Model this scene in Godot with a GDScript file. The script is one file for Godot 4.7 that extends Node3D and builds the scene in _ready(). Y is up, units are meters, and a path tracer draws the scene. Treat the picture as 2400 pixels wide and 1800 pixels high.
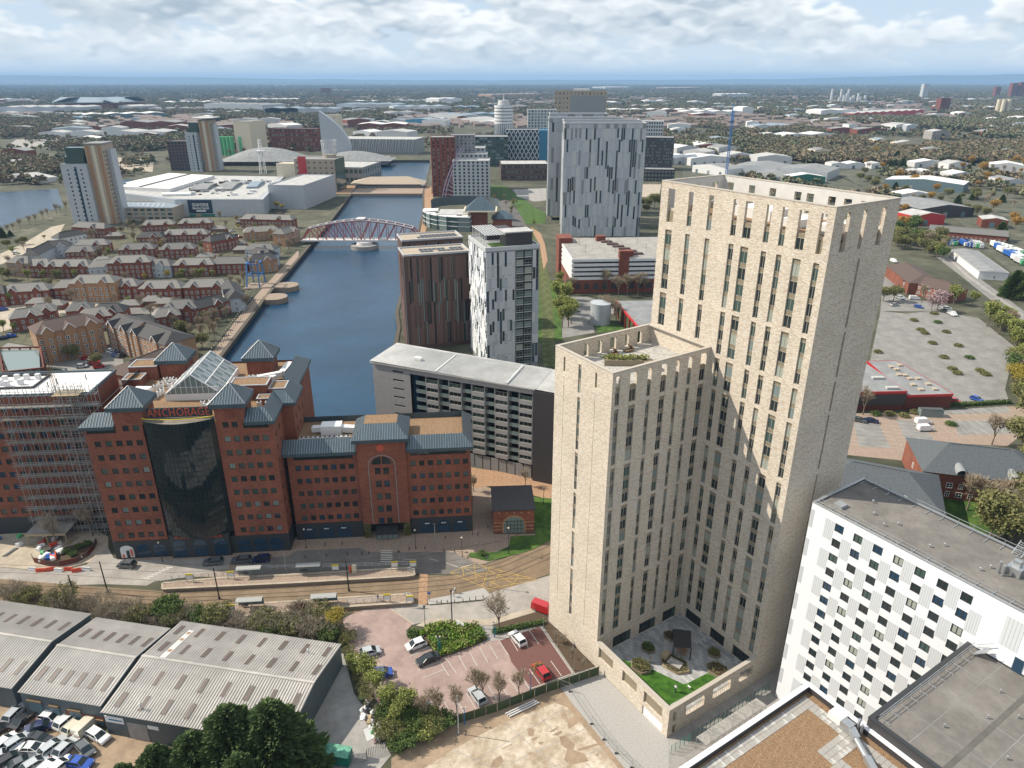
extends Node3D
# A dockside district seen from the air. Metres, y up, quay level at y = 0.
var M := {}
var T := {}
var taken := {}
var cache := {}
var rng := RandomNumberGenerator.new()
var ranks := {}
const UP := Vector3.UP
# ---------------------------------------------------------------- mesh building
class MB:
	var v := PackedVector3Array()
	var n := PackedVector3Array()
	var t := Transform3D.IDENTITY
	func tri(a: Vector3,b: Vector3,c: Vector3) -> void:
		a = t * a; b = t * b; c = t * c
		var k := (b - a).cross(c - a).normalized()
		v.append(a); v.append(c); v.append(b)
		n.append(k); n.append(k); n.append(k)
	func quad(a: Vector3,b: Vector3,c: Vector3,d: Vector3) -> void:
		a = t * a; b = t * b; c = t * c; d = t * d
		var k := (c - a).cross(d - b).normalized()
		v.append(a); v.append(c); v.append(b); v.append(a); v.append(d); v.append(c)
		for i in 6: n.append(k)
	func box(lo: Vector3,hi: Vector3,bottom := true) -> void:
		var p := func(x,y,z): return Vector3(hi.x if x else lo.x,hi.y if y else lo.y,hi.z if z else lo.z)
		quad(p.call(0,0,1),p.call(1,0,1),p.call(1,1,1),p.call(0,1,1))
		quad(p.call(1,0,0),p.call(0,0,0),p.call(0,1,0),p.call(1,1,0))
		quad(p.call(1,0,1),p.call(1,0,0),p.call(1,1,0),p.call(1,1,1))
		quad(p.call(0,0,0),p.call(0,0,1),p.call(0,1,1),p.call(0,1,0))
		quad(p.call(0,1,1),p.call(1,1,1),p.call(1,1,0),p.call(0,1,0))
		if bottom: quad(p.call(0,0,0),p.call(1,0,0),p.call(1,0,1),p.call(0,0,1))
	func bc(c: Vector3,s: Vector3) -> void:
		box(c - s * 0.5,c + s * 0.5)
	func bar(a: Vector3,b: Vector3,w: float,h := -1.0) -> void:   # rectangular bar between two points
		if h < 0.0: h = w
		var d := (b - a).normalized()
		var s := d.cross(Vector3.UP)
		if s.length() < 0.01: s = Vector3.RIGHT
		s = s.normalized() * w * 0.5
		var q := s.cross(d).normalized() * h * 0.5
		quad(a - s - q,a - s + q,b - s + q,b - s - q)
		quad(a + s + q,a + s - q,b + s - q,b + s + q)
		quad(a - s + q,a + s + q,b + s + q,b - s + q)
		quad(a + s - q,a - s - q,b - s - q,b + s - q)
		quad(a - s - q,a + s - q,a + s + q,a - s + q)
		quad(b + s - q,b - s - q,b - s + q,b + s + q)
	func cyl(a: Vector3,b: Vector3,r0: float,r1: float,k := 8,caps := true) -> void:
		var d := (b - a).normalized()
		var s := d.cross(Vector3.FORWARD if absf(d.y) > 0.9 else Vector3.UP).normalized()
		var q := d.cross(s)
		for i in k:
			var a0 := TAU * i / k
			var a1 := TAU * (i + 1) / k
			var e0 := s * cos(a0) + q * sin(a0)
			var e1 := s * cos(a1) + q * sin(a1)
			quad(a + e0 * r0,a + e1 * r0,b + e1 * r1,b + e0 * r1)
			if caps:
				if r1 > 0.0: tri(b,b + e0 * r1,b + e1 * r1)
				if r0 > 0.0: tri(a,a + e1 * r0,a + e0 * r0)
	func poly(pts: PackedVector2Array,y: float) -> void:   # flat sheet facing up
		var ix := Geometry2D.triangulate_polygon(pts)
		for i in range(0,ix.size(),3):
			var a := pts[ix[i]]
			var b := pts[ix[i + 1]]
			var c := pts[ix[i + 2]]
			if (b - a).cross(c - a) > 0.0:
				var m := b; b = c; c = m
			tri(Vector3(a.x,y,a.y),Vector3(b.x,y,b.y),Vector3(c.x,y,c.y))
	func prism(pts: PackedVector2Array,y0: float,y1: float,top := true) -> void:
		var p := pts
		if Geometry2D.is_polygon_clockwise(p):
			p = p.duplicate(); p.reverse()
		var k := p.size()
		for i in k:
			var a := p[(i + 1) % k]
			var b := p[i]
			quad(Vector3(a.x,y0,a.y),Vector3(b.x,y0,b.y),Vector3(b.x,y1,b.y),Vector3(a.x,y1,a.y))
		if top: poly(p,y1)
	# hipped roof over a rectangle x0..x1, z0..z1; hip = run of the hip at each end (0 = gable)
	func roof(x0: float,x1: float,z0: float,z1: float,y: float,h: float,hip0: float,hip1: float,gable: MB = null) -> void:
		var zm := (z0 + z1) * 0.5
		var r0 := Vector3(x0 + hip0,y + h,zm)
		var r1 := Vector3(x1 - hip1,y + h,zm)
		var a := Vector3(x0,y,z1)
		var b := Vector3(x1,y,z1)
		var c := Vector3(x1,y,z0)
		var d := Vector3(x0,y,z0)
		quad(a,b,r1,r0); quad(c,d,r0,r1)
		var g: MB = gable if gable != null else self
		if hip1 > 0.0: tri(b,c,r1)
		else: g.tri(b,c,r1)
		if hip0 > 0.0: tri(d,a,r0)
		else: g.tri(d,a,r0)
	# a wall seen from the side its normal (u x up) points to, with rectangular openings [x, y, w, h] and reveals
	func wall(o: Vector3,u: Vector3,l: float,y0: float,y1: float,holes := [],d := 0.2) -> void:
		var nn := u.cross(Vector3.UP)
		var xs := [0.0,l]
		var ys := [y0,y1]
		for h in holes:
			for e in [h[0],h[0] + h[2]]:
				if not xs.has(e) and e > 0.0 and e < l: xs.append(e)
			for e in [h[1],h[1] + h[3]]:
				if not ys.has(e) and e > y0 and e < y1: ys.append(e)
		xs.sort(); ys.sort()
		var open := {}
		for h in holes:
			var i0 := xs.find(h[0])
			var i1 := xs.find(h[0] + h[2])
			var j0 := ys.find(h[1])
			var j1 := ys.find(h[1] + h[3])
			for j in range(maxi(j0,0),j1 if j1 >= 0 else ys.size() - 1):
				for i in range(maxi(i0,0),i1 if i1 >= 0 else xs.size() - 1):
					open[j * 4096 + i] = true
			var a := o + u * float(h[0]) + Vector3.UP * float(h[1])
			var b := a + u * float(h[2])
			var up := Vector3.UP * float(h[3])
			var k := -nn * d
			quad(a,b,b + k,a + k)
			quad(b + up,a + up,a + up + k,b + up + k)
			quad(a + up,a,a + k,a + up + k)
			quad(b,b + up,b + up + k,b + k)
		for j in ys.size() - 1:
			var i := 0
			while i < xs.size() - 1:
				if open.has(j * 4096 + i):
					i += 1
					continue
				var e := i
				while e < xs.size() - 1 and not open.has(j * 4096 + e): e += 1
				var p := o + u * float(xs[i])
				var q := o + u * float(xs[e])
				quad(p + Vector3.UP * ys[j],q + Vector3.UP * ys[j],q + Vector3.UP * ys[j + 1],p + Vector3.UP * ys[j + 1])
				i = e
	func mesh(m: Material,into: ArrayMesh = null) -> ArrayMesh:
		var am := into if into != null else ArrayMesh.new()
		if v.size() == 0: return am
		var arr := []
		arr.resize(Mesh.ARRAY_MAX)
		arr[Mesh.ARRAY_VERTEX] = v
		arr[Mesh.ARRAY_NORMAL] = n
		am.add_surface_from_arrays(Mesh.PRIMITIVE_TRIANGLES,arr)
		am.surface_set_material(am.get_surface_count() - 1,m)
		return am
func mb(t := Transform3D.IDENTITY) -> MB:
	var b := MB.new()
	b.t = t
	return b
func pv(a: Array) -> PackedVector2Array:
	var p := PackedVector2Array()
	for i in range(0,a.size(),2): p.append(Vector2(a[i],a[i + 1]))
	return p
func rect(x0: float,z0: float,x1: float,z1: float) -> PackedVector2Array:
	return PackedVector2Array([Vector2(x0,z0),Vector2(x1,z0),Vector2(x1,z1),Vector2(x0,z1)])
# ---------------------------------------------------------------- nodes
func numbered(called: String) -> String:
	var k: int = taken.get(called,0)
	taken[called] = k + 1
	return called if k == 0 else "%s_%03d" % [called,k]
func tag(o: Node3D,label: String,category: String,group := "",kind := "") -> Node3D:
	if label: o.set_meta("label",label)
	if category: o.set_meta("category",category)
	if group: o.set_meta("group",group)
	if kind: o.set_meta("kind",kind)
	return o
func thing(called: String,label: String,category: String,at := Vector3.ZERO,yaw := 0.0,group := "") -> Node3D:
	var o := Node3D.new()
	o.name = numbered(called)
	add_child(o)
	o.position = at
	o.rotation.y = yaw
	return tag(o,label,category,group)
func part(called: String,b,m: Material,parent: Node3D) -> MeshInstance3D:
	var o := MeshInstance3D.new()
	o.mesh = b.mesh(m) if b is MB else b
	o.name = called
	parent.add_child(o,true)
	return o
func put(called: String,mesh: Mesh,parent: Node3D,t: Transform3D,m: Material = null) -> MeshInstance3D:
	var o := MeshInstance3D.new()
	o.mesh = mesh
	o.name = called
	o.transform = t
	if m: o.material_override = m
	parent.add_child(o,true)
	return o
func single(called: String,b: MB,m: Material,label: String,category: String,group := "",at := Vector3.ZERO,yaw := 0.0) -> MeshInstance3D:
	var o := MeshInstance3D.new()
	o.mesh = b.mesh(m)
	o.name = numbered(called)
	o.position = at
	o.rotation.y = yaw
	add_child(o)
	tag(o,label,category,group)
	return o
func ground(called: String,pts: PackedVector2Array,y: float,m: Material) -> MeshInstance3D:
	var b := mb()
	b.poly(pts,y)
	return struct(called,b,m)
func struct(called: String,b: MB,m: Material) -> MeshInstance3D:
	var o := MeshInstance3D.new()
	o.mesh = b.mesh(m)
	o.name = numbered(called)
	add_child(o)
	o.set_meta("kind","structure")
	return o
func copy(o: Node3D,at: Vector3,yaw: float,label: String,s := 1.0,group := "") -> Node3D:
	var c: Node3D = o.duplicate()
	c.name = numbered(str(o.get_meta("base",o.name)))
	add_child(c)
	c.transform = Transform3D(Basis(UP,yaw).scaled(Vector3(s,s,s)),at)
	c.set_meta("label",label)
	if group: c.set_meta("group",group)
	return c
# things of one kind told apart by their order along the picture: «{n}» in the label becomes first, second ... from the left
func ranked(o: Node3D,key: String) -> Node3D:
	if not ranks.has(key): ranks[key] = []
	ranks[key].append(o)
	return o
func ordinal(k: int) -> String:
	var w := ["first","second","third","fourth","fifth","sixth","seventh","eighth","ninth","tenth","eleventh","twelfth"]
	if k < w.size(): return w[k]
	k += 1
	var e := "th"
	if k % 100 < 11 or k % 100 > 13: e = {1: "st",2: "nd",3: "rd"}.get(k % 10,"th")
	return str(k) + e
func rank_all() -> void:
	for key in ranks:
		var l: Array = ranks[key]
		l.sort_custom(func(a,b): return a.position.x / -a.position.z < b.position.x / -b.position.z)
		for i in l.size():
			l[i].set_meta("label",str(l[i].get_meta("label")).replace("{n}",ordinal(i)))
# ---------------------------------------------------------------- materials
func lin(r: float,g: float,b: float) -> Color:
	return Color(r,g,b).linear_to_srgb()
func mat(key: String,c: Color,rough := 0.85,tex := "",size := 4.0,metal := 0.0) -> StandardMaterial3D:
	var m := StandardMaterial3D.new()
	m.albedo_color = c.linear_to_srgb()
	m.roughness = rough
	m.metallic = metal
	if tex:
		m.albedo_texture = T[tex]
		m.uv1_triplanar = true
		m.uv1_scale = Vector3.ONE / size
		m.uv1_triplanar_sharpness = 6.0
	M[key] = m
	return m
func noise(s: int,f: float,oct := 4) -> FastNoiseLite:
	var z := FastNoiseLite.new()
	z.seed = s
	z.frequency = f
	z.fractal_octaves = oct
	z.noise_type = FastNoiseLite.TYPE_SIMPLEX_SMOOTH
	return z
# grey texture lo..hi made of layers of seamless noise [seed, frequency, weight]
func blotch(key: String,px: int,layers: Array,lo: float,hi: float,tint := Color(1,1,1),tint2 := Color(1,1,1)) -> void:
	var ims := []
	for l in layers: ims.append(noise(l[0],l[1],4).get_seamless_image(px,px))
	var im := Image.create(px,px,false,Image.FORMAT_RGB8)
	var tot := 0.0
	for l in layers: tot += l[2]
	for y in px:
		for x in px:
			var s := 0.0
			for i in ims.size(): s += ims[i].get_pixel(x,y).r * float(layers[i][2])
			s = clampf((s / tot - 0.5) * 1.5 + 0.5,0.0,1.0)
			var k := lerpf(lo,hi,s)
			var c := tint2.lerp(tint,s)
			im.set_pixel(x,y,Color(k * c.r,k * c.g,k * c.b))
	im.generate_mipmaps()
	T[key] = ImageTexture.create_from_image(im)
# courses of brick: tones is a list of colours, bw x bh pixels a brick
func bricks(key: String,px: int,bw: int,bh: int,tones: Array,mortar: Color,joint := 1) -> void:
	var im := Image.create(px,px,false,Image.FORMAT_RGB8)
	im.fill(mortar)
	var g := RandomNumberGenerator.new()
	g.seed = hash(key)
	for j in px / bh:
		var off := (bw / 2) * (j % 2)
		for i in px / bw:
			var c: Color = tones[g.randi() % tones.size()] * g.randf_range(0.86,1.1)
			var x := i * bw + off
			im.fill_rect(Rect2i(x,j * bh,bw - joint,bh - joint),c)
			if x + bw > px: im.fill_rect(Rect2i(0,j * bh,x + bw - px - joint,bh - joint),c)
	im.generate_mipmaps()
	T[key] = ImageTexture.create_from_image(im)
func _ready() -> void:
	# camera, sky, sun, exposure
	var cam := Camera3D.new()
	cam.name = "camera"
	cam.fov = 56.7
	cam.near = 0.5
	cam.far = 60000.0
	cam.position = Vector3(0,100,0)
	cam.rotation_degrees = Vector3(-23.1,0,0)
	add_child(cam)
	cam.current = true
	var env := Environment.new()
	env.background_mode = Environment.BG_SKY
	env.sky = Sky.new()
	var pan := PanoramaSkyMaterial.new()
	pan.panorama = sky_image()
	env.sky.sky_material = pan
	env.tonemap_mode = Environment.TONE_MAPPER_LINEAR
	env.tonemap_exposure = 1.38
	env.fog_enabled = true
	env.fog_density = 0.00006
	env.fog_light_color = Color(0.56,0.71,0.87)
	env.sdfgi_enabled = true
	env.ssao_enabled = true
	env.ssil_enabled = true
	var we := WorldEnvironment.new()
	we.name = "surroundings"
	we.environment = env
	add_child(we)
	var sun := DirectionalLight3D.new()
	sun.name = "sun"
	sun.light_color = Color(1.0,0.955,0.88)
	sun.light_energy = 1.5
	sun.light_angular_distance = 0.5
	sun.shadow_enabled = true
	var el := deg_to_rad(42.6)
	var az := deg_to_rad(10.5)
	sun.look_at_from_position(Vector3.ZERO,Vector3(cos(el) * cos(az),-sin(el),cos(el) * sin(az)))
	add_child(sun)
	rng.seed = 7
	textures()
	materials()
	for step in [build_land,build_tower,build_hotel,build_anchorage,build_scaffold,build_tram,build_car_park,build_yard,build_basin,build_grey_flats,build_brown_white,build_estate,build_quays_far,build_media,build_right_side,build_far,build_trees]:
		step.call()
	rank_all()
func sky_at(d: Vector3,n1: FastNoiseLite,n2: FastNoiseLite,n3: FastNoiseLite) -> Color:
	var e := clampf(d.y,0.0,1.0)
	var blue := Color(0.55,0.63,0.68).lerp(Color(0.20,0.36,0.62),pow(clampf(e - 0.03,0.0,1.0),0.5))
	var q := Vector3(d.x,d.y * 2.5,d.z) * 13.0
	q += Vector3(n2.get_noise_3dv(q * 3.0),n2.get_noise_3dv(q * 3.0 + Vector3(9,0,0)),0.0) * 0.35
	var w := n2.get_noise_3dv(q * 0.22) * 0.55 + 0.30
	var a := n1.get_noise_3dv(q) * 0.75 - n3.get_noise_3dv(q) * 0.42 - 0.22 + w
	var u := q + Vector3(0,0.34,0)
	var b := n1.get_noise_3dv(u) * 0.75 - n3.get_noise_3dv(u) * 0.42 - 0.22 + w
	var cover := smoothstep(-0.12,0.06,a) * smoothstep(0.0,0.03,e)
	var lit := clampf(0.66 + (a - b) * 1.6 - maxf(a,0.0) * 0.4,0.0,1.0)
	var cloud := Color(0.29,0.36,0.43).lerp(Color(0.82,0.83,0.82),lit)
	cloud = cloud.lerp(Color(0.57,0.635,0.675),exp(-e * 24.0) * 0.75)
	return blue.lerp(cloud,cover * 0.96)
func sky_image() -> ImageTexture:
	var n1 := noise(11,0.55,5)
	var n2 := noise(23,0.6,2)
	n1.fractal_gain = 0.55
	var n3 := noise(37,0.75,3)
	n3.noise_type = FastNoiseLite.TYPE_CELLULAR
	n3.cellular_return_type = FastNoiseLite.RETURN_DISTANCE
	var small := Image.create(384,384,false,Image.FORMAT_RGBF)
	for y in 384:
		var el := (0.5 - (y + 0.5) / 384.0) * PI
		for x in 384:
			var az := ((x + 0.5) / 384.0 - 0.5) * TAU
			var d := Vector3(sin(az) * cos(el),sin(el),-cos(az) * cos(el))
			small.set_pixel(x,y,sky_at(d,n1,n2,n3) if y < 194 else Color(0.30,0.34,0.36))
	small.resize(2048,2048,Image.INTERPOLATE_BILINEAR)
	for y in range(860,1024):
		var el := (0.5 - (y + 0.5) / 2048.0) * PI
		for x in 2048:
			var az := ((x + 0.5) / 2048.0 - 0.5) * TAU
			small.set_pixel(x,y,sky_at(Vector3(sin(az) * cos(el),sin(el),-cos(az) * cos(el)),n1,n2,n3))
	for y in range(1024,1032):
		for x in 2048: small.set_pixel(x,y,Color(0.45,0.55,0.63))
	return ImageTexture.create_from_image(small)
func textures() -> void:
	blotch("patch",256,[[1,0.012,1.0],[2,0.05,0.7],[3,0.2,0.5]],0.80,1.0)
	blotch("speck",256,[[4,0.09,0.6],[5,0.32,1.0]],0.74,1.0)
	blotch("soft",256,[[6,0.015,1.0],[7,0.11,0.35]],0.94,1.0)
	blotch("water",256,[[8,0.02,1.0],[9,0.08,0.5]],0.82,1.0)
	blotch("land",512,[[10,0.008,0.8],[12,0.035,1.0],[13,0.16,1.2]],0.5,1.0,Color(1.0,0.98,0.94),Color(0.84,0.92,0.74))
	blotch("lawn",256,[[14,0.012,0.8],[15,0.16,0.8]],0.55,1.0,Color(1,1,0.85),Color(0.75,1,0.7))
	blotch("slate",256,[[16,0.03,0.6],[17,0.3,0.8]],0.74,1.0)
	blotch("stain",512,[[18,0.012,1.0],[19,0.05,0.6],[20,0.25,0.6]],0.62,1.0,Color(1,1,1),Color(1,0.92,0.82))
	bricks("pebble",256,4,4,[Color(1,0.95,0.86),Color(0.72,0.62,0.52),Color(0.9,0.76,0.6),Color(0.6,0.55,0.5),Color(0.98,0.9,0.8)],Color(0.5,0.42,0.36),1)
	bricks("cream_brick",512,26,4,[Color(1.0,0.97,0.93),Color(0.95,0.905,0.84),Color(0.99,0.955,0.9),Color(0.87,0.805,0.73),Color(0.8,0.73,0.665),Color(0.99,0.965,0.935),Color(0.94,0.885,0.815)],Color(0.92,0.88,0.83))
	bricks("red_brick",512,16,6,[Color(1.0,0.93,0.9),Color(0.9,0.78,0.74),Color(0.97,0.86,0.8),Color(0.84,0.74,0.72)],Color(0.88,0.86,0.84))
	bricks("pavers",256,16,8,[Color(1,1,1),Color(0.88,0.88,0.88),Color(0.94,0.92,0.9)],Color(0.72,0.72,0.72))
	bricks("slabs",256,32,16,[Color(1,1,1),Color(0.9,0.9,0.9),Color(0.95,0.95,0.94)],Color(0.66,0.66,0.66))
	bricks("shingles",512,12,12,[Color(1,1,1),Color(0.88,0.88,0.9),Color(0.94,0.93,0.92),Color(0.8,0.8,0.8)],Color(0.74,0.74,0.74))
func materials() -> void:
	mat("cream",Color(0.68,0.665,0.64),0.9,"cream_brick",8.0)
	mat("cream_cap",Color(0.42,0.385,0.34),0.6)
	mat("bronze",Color(0.28,0.24,0.175),0.5,"soft",3.0,0.2)
	mat("slab_pale",Color(0.46,0.45,0.43),0.9,"slabs",5.0)
	mat("slab_grey",Color(0.42,0.43,0.44),0.9,"slabs",9.0)
	mat("red",Color(0.32,0.137,0.095),0.9,"red_brick",8.0)
	mat("red2",Color(0.28,0.105,0.075),0.9,"red_brick",8.0)
	mat("tan",Color(0.42,0.30,0.19),0.9,"red_brick",8.0)
	mat("render_blue",Color(0.42,0.47,0.52),0.9,"soft",6.0)
	mat("white_paint",Color(0.74,0.74,0.74),0.6)
	mat("road_paint",Color(0.62,0.61,0.57),0.8,"speck",3.0)
	mat("yellow_paint",Color(0.55,0.38,0.12),0.8,"speck",3.0)
	mat("sheet_blue",Color(0.088,0.135,0.17),0.42,"soft",5.0,0.3)
	mat("dark_trim",Color(0.03,0.04,0.05),0.6)
	mat("plinth",Color(0.034,0.04,0.046),0.6,"soft",4.0)
	mat("flat_roof",Color(0.24,0.215,0.185),0.95,"patch",12.0)
	mat("gravel_roof",Color(0.47,0.385,0.305),1.0,"pebble",5.0)
	mat("felt",Color(0.25,0.235,0.22),0.9,"patch",22.0)
	mat("roof_pale",Color(0.50,0.50,0.49),0.7,"patch",30.0)
	mat("roof_white",Color(0.66,0.66,0.66),0.7,"soft",20.0)
	mat("roof_grey",Color(0.27,0.28,0.29),0.8,"patch",25.0)
	mat("roof_blue",Color(0.22,0.28,0.34),0.6,"soft",25.0)
	mat("roof_dark",Color(0.09,0.095,0.1),0.8,"patch",25.0)
	mat("slate",Color(0.19,0.185,0.18),0.85,"slate",6.0)
	mat("slate_dark",Color(0.055,0.055,0.06),0.8,"slate",6.0)
	mat("slate_lichen",Color(0.27,0.26,0.245),0.9,"slate",7.0)
	mat("slate_blue",Color(0.10,0.115,0.13),0.75,"slate",6.0)
	mat("tile_brown",Color(0.12,0.085,0.075),0.9,"slate",5.0)
	mat("corrugated",Color(0.52,0.495,0.47),0.7,"patch",30.0)
	mat("rooflight",Color(0.14,0.112,0.10),0.5,"patch",9.0)
	mat("shed_wall",Color(0.085,0.11,0.125),0.6,"soft",8.0)
	mat("shed_blue",Color(0.10,0.16,0.19),0.6,"soft",8.0)
	mat("asphalt",Color(0.26,0.255,0.245),0.95,"patch",26.0)
	mat("asphalt_warm",Color(0.37,0.345,0.32),0.95,"patch",30.0)
	mat("asphalt_dark",Color(0.13,0.125,0.12),0.95,"patch",20.0)
	mat("carpark_red",Color(0.37,0.275,0.25),0.95,"patch",24.0)
	mat("carpark_new",Color(0.18,0.085,0.075),0.95,"speck",10.0)
	mat("track_bed",Color(0.235,0.17,0.11),0.95,"patch",16.0)
	mat("pave_pink",Color(0.36,0.28,0.225),0.95,"pavers",4.0)
	mat("pave_orange",Color(0.42,0.265,0.165),0.95,"pavers",5.0)
	mat("pave_beige",Color(0.46,0.40,0.32),0.95,"patch",18.0)
	mat("concrete",Color(0.64,0.59,0.52),0.95,"stain",34.0)
	mat("concrete_grey",Color(0.36,0.345,0.33),0.95,"patch",20.0)
	mat("kerb",Color(0.42,0.40,0.37),0.9,"speck",3.0)
	mat("road_grey",Color(0.19,0.178,0.168),0.95,"patch",24.0)
	mat("estate_ground",Color(0.19,0.172,0.135),1.0,"land",90.0)
	mat("yard_grey",Color(0.18,0.175,0.16),1.0,"land",120.0)
	mat("jetty_brick",Color(0.34,0.27,0.215),0.95,"pavers",5.0)
	mat("lining",Color(0.58,0.58,0.57),0.9,"soft",9.0)
	mat("glass_sky",Color(0.30,0.345,0.35),0.12)
	mat("sign_navy",Color(0.008,0.035,0.07),0.5)
	mat("shelter_roof",Color(0.33,0.34,0.335),0.4)
	mat("track_grass",Color(0.17,0.155,0.085),1.0,"lawn",12.0)
	mat("deck_grey",Color(0.36,0.345,0.325),0.95,"patch",24.0)
	mat("dirt",Color(0.36,0.27,0.19),1.0,"patch",16.0)
	mat("soil",Color(0.10,0.07,0.045),1.0,"speck",4.0)
	mat("loose_gravel",Color(0.46,0.45,0.44),1.0,"speck",8.0)
	mat("grass",Color(0.10,0.165,0.035),1.0,"lawn",14.0)
	mat("turf",Color(0.075,0.18,0.02),1.0,"lawn",5.0)
	mat("land",Color(0.145,0.14,0.115),1.0,"land",900.0)
	mat("water",Color(0.010,0.056,0.118),0.12)
	for e in [["cream","soft",34.0],["red","patch",30.0],["red2","patch",30.0],["water","water",220.0],["felt","patch",45.0],["corrugated","soft",40.0],["sheet_blue","patch",18.0]]:   # coarse weathering over the fine pattern
		M[e[0]].detail_enabled = true
		M[e[0]].detail_albedo = T[e[1]]
		M[e[0]].detail_blend_mode = BaseMaterial3D.BLEND_MODE_MUL
		M[e[0]].detail_uv_layer = BaseMaterial3D.DETAIL_UV_2
		M[e[0]].uv2_triplanar = true
		M[e[0]].uv2_scale = Vector3.ONE / float(e[2])
	M.water.normal_enabled = true
	M.water.normal_texture = ripple()
	M.water.metallic_specular = 0.36
	M.water.normal_scale = 0.6
	M.water.uv1_triplanar = true
	M.water.uv1_scale = Vector3.ONE / 9.0
	mat("stone",Color(0.11,0.095,0.075),0.95,"slabs",3.0)
	mat("glass",Color(0.022,0.032,0.036),0.06)
	mat("glass_green",Color(0.05,0.085,0.08),0.08)
	mat("glass_pale",Color(0.17,0.22,0.22),0.12)
	mat("glass_blue",Color(0.02,0.05,0.09),0.06)
	mat("curtain",Color(0.30,0.33,0.29),0.35)
	mat("frame_grey",Color(0.30,0.28,0.24),0.5)
	mat("frame_pale",Color(0.40,0.40,0.39),0.5)
	mat("frame_dark",Color(0.03,0.033,0.038),0.5)
	mat("clad_white",Color(0.70,0.73,0.775),0.55)
	mat("clad_rib",Color(0.56,0.585,0.615),0.55)
	mat("curved_mirror",Color(0.012,0.022,0.026),0.04)
	mat("clad_grey",Color(0.50,0.51,0.525),0.55)
	mat("clad_silver",Color(0.44,0.47,0.51),0.45,"soft",14.0,0.15)
	mat("clad_mid",Color(0.235,0.245,0.255),0.5)
	mat("clad_pale",Color(0.50,0.52,0.54),0.5,"soft",14.0)
	mat("clad_brown",Color(0.105,0.063,0.055),0.6,"soft",8.0)
	mat("clad_brown_pale",Color(0.155,0.092,0.078),0.6,"soft",8.0)
	mat("clad_dark",Color(0.045,0.042,0.045),0.6,"soft",8.0)
	mat("clad_lines",Color(0.33,0.33,0.335),0.5,"soft",9.0)
	mat("beige",Color(0.40,0.335,0.265),0.9,"soft",9.0)
	mat("beige_pale",Color(0.62,0.56,0.44),0.9,"soft",9.0)
	mat("white_wall",Color(0.66,0.67,0.68),0.8,"soft",12.0)
	mat("steel",Color(0.42,0.44,0.46),0.35,"",1.0,0.7)
	mat("galvanised",Color(0.40,0.42,0.44),0.4,"soft",3.0,0.5)
	mat("duct_white",Color(0.66,0.66,0.66),0.5)
	mat("black_metal",Color(0.02,0.022,0.025),0.5)
	mat("red_paint",Color(0.42,0.03,0.03),0.5)
	mat("bridge_red",Color(0.33,0.075,0.08),0.6)
	mat("bridge_pale",Color(0.52,0.50,0.50),0.6)
	mat("crane_blue",Color(0.03,0.16,0.42),0.5)
	mat("sign_red",Color(0.46,0.085,0.05),0.5)
	mat("teal",Color(0.02,0.20,0.15),0.6,"patch",6.0)
	mat("timber",Color(0.30,0.20,0.11),0.85,"speck",3.0)
	mat("timber_pale",Color(0.45,0.36,0.23),0.85,"speck",3.0)
	mat("bark",Color(0.16,0.13,0.10),1.0)
	mat("twig",Color(0.33,0.27,0.195),1.0)
	mat("twig_grey",Color(0.36,0.315,0.245),1.0)
	mat("tyre",Color(0.015,0.015,0.016),0.9)
	mat("plastic_red",Color(0.60,0.09,0.05),0.5)
	mat("plastic_blue",Color(0.02,0.10,0.38),0.5)
	mat("fence_green",Color(0.05,0.075,0.035),0.8)
	mat("pole_grey",Color(0.25,0.26,0.26),0.5)
	mat("sign_yellow",Color(0.62,0.50,0.04),0.5)
	mat("mural_green",Color(0.10,0.38,0.18),0.8)
	mat("tint_blue",Color(0.03,0.17,0.30),0.4)
	mat("purple_steel",Color(0.42,0.38,0.50),0.5)
	for k in [["leaf_yellow",0.30,0.24,0.035],["leaf_lime",0.21,0.235,0.06],["leaf_green",0.08,0.125,0.03],["leaf_dark",0.06,0.10,0.028],["leaf_olive",0.15,0.15,0.055],["leaf_bright",0.11,0.20,0.02],["leaf_gold",0.33,0.20,0.045],["leaf_red",0.12,0.035,0.025],["leaf_pink",0.36,0.26,0.27],["leaf_far",0.14,0.14,0.08],["leaf_far2",0.195,0.16,0.105],["leaf_far3",0.08,0.098,0.055],["hill",0.05,0.06,0.05]]:
		var m := mat(k[0],Color(k[1],k[2],k[3]),0.9)
		m.backlight_enabled = true
		m.backlight = Color(k[1],k[2],k[3]) * 0.35
func ripple() -> ImageTexture:
	var im := noise(31,0.03,4).get_seamless_image(512,512)
	im.convert(Image.FORMAT_RGBA8)
	im.bump_map_to_normal_map(4.0)
	im.generate_mipmaps()
	return ImageTexture.create_from_image(im)
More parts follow.
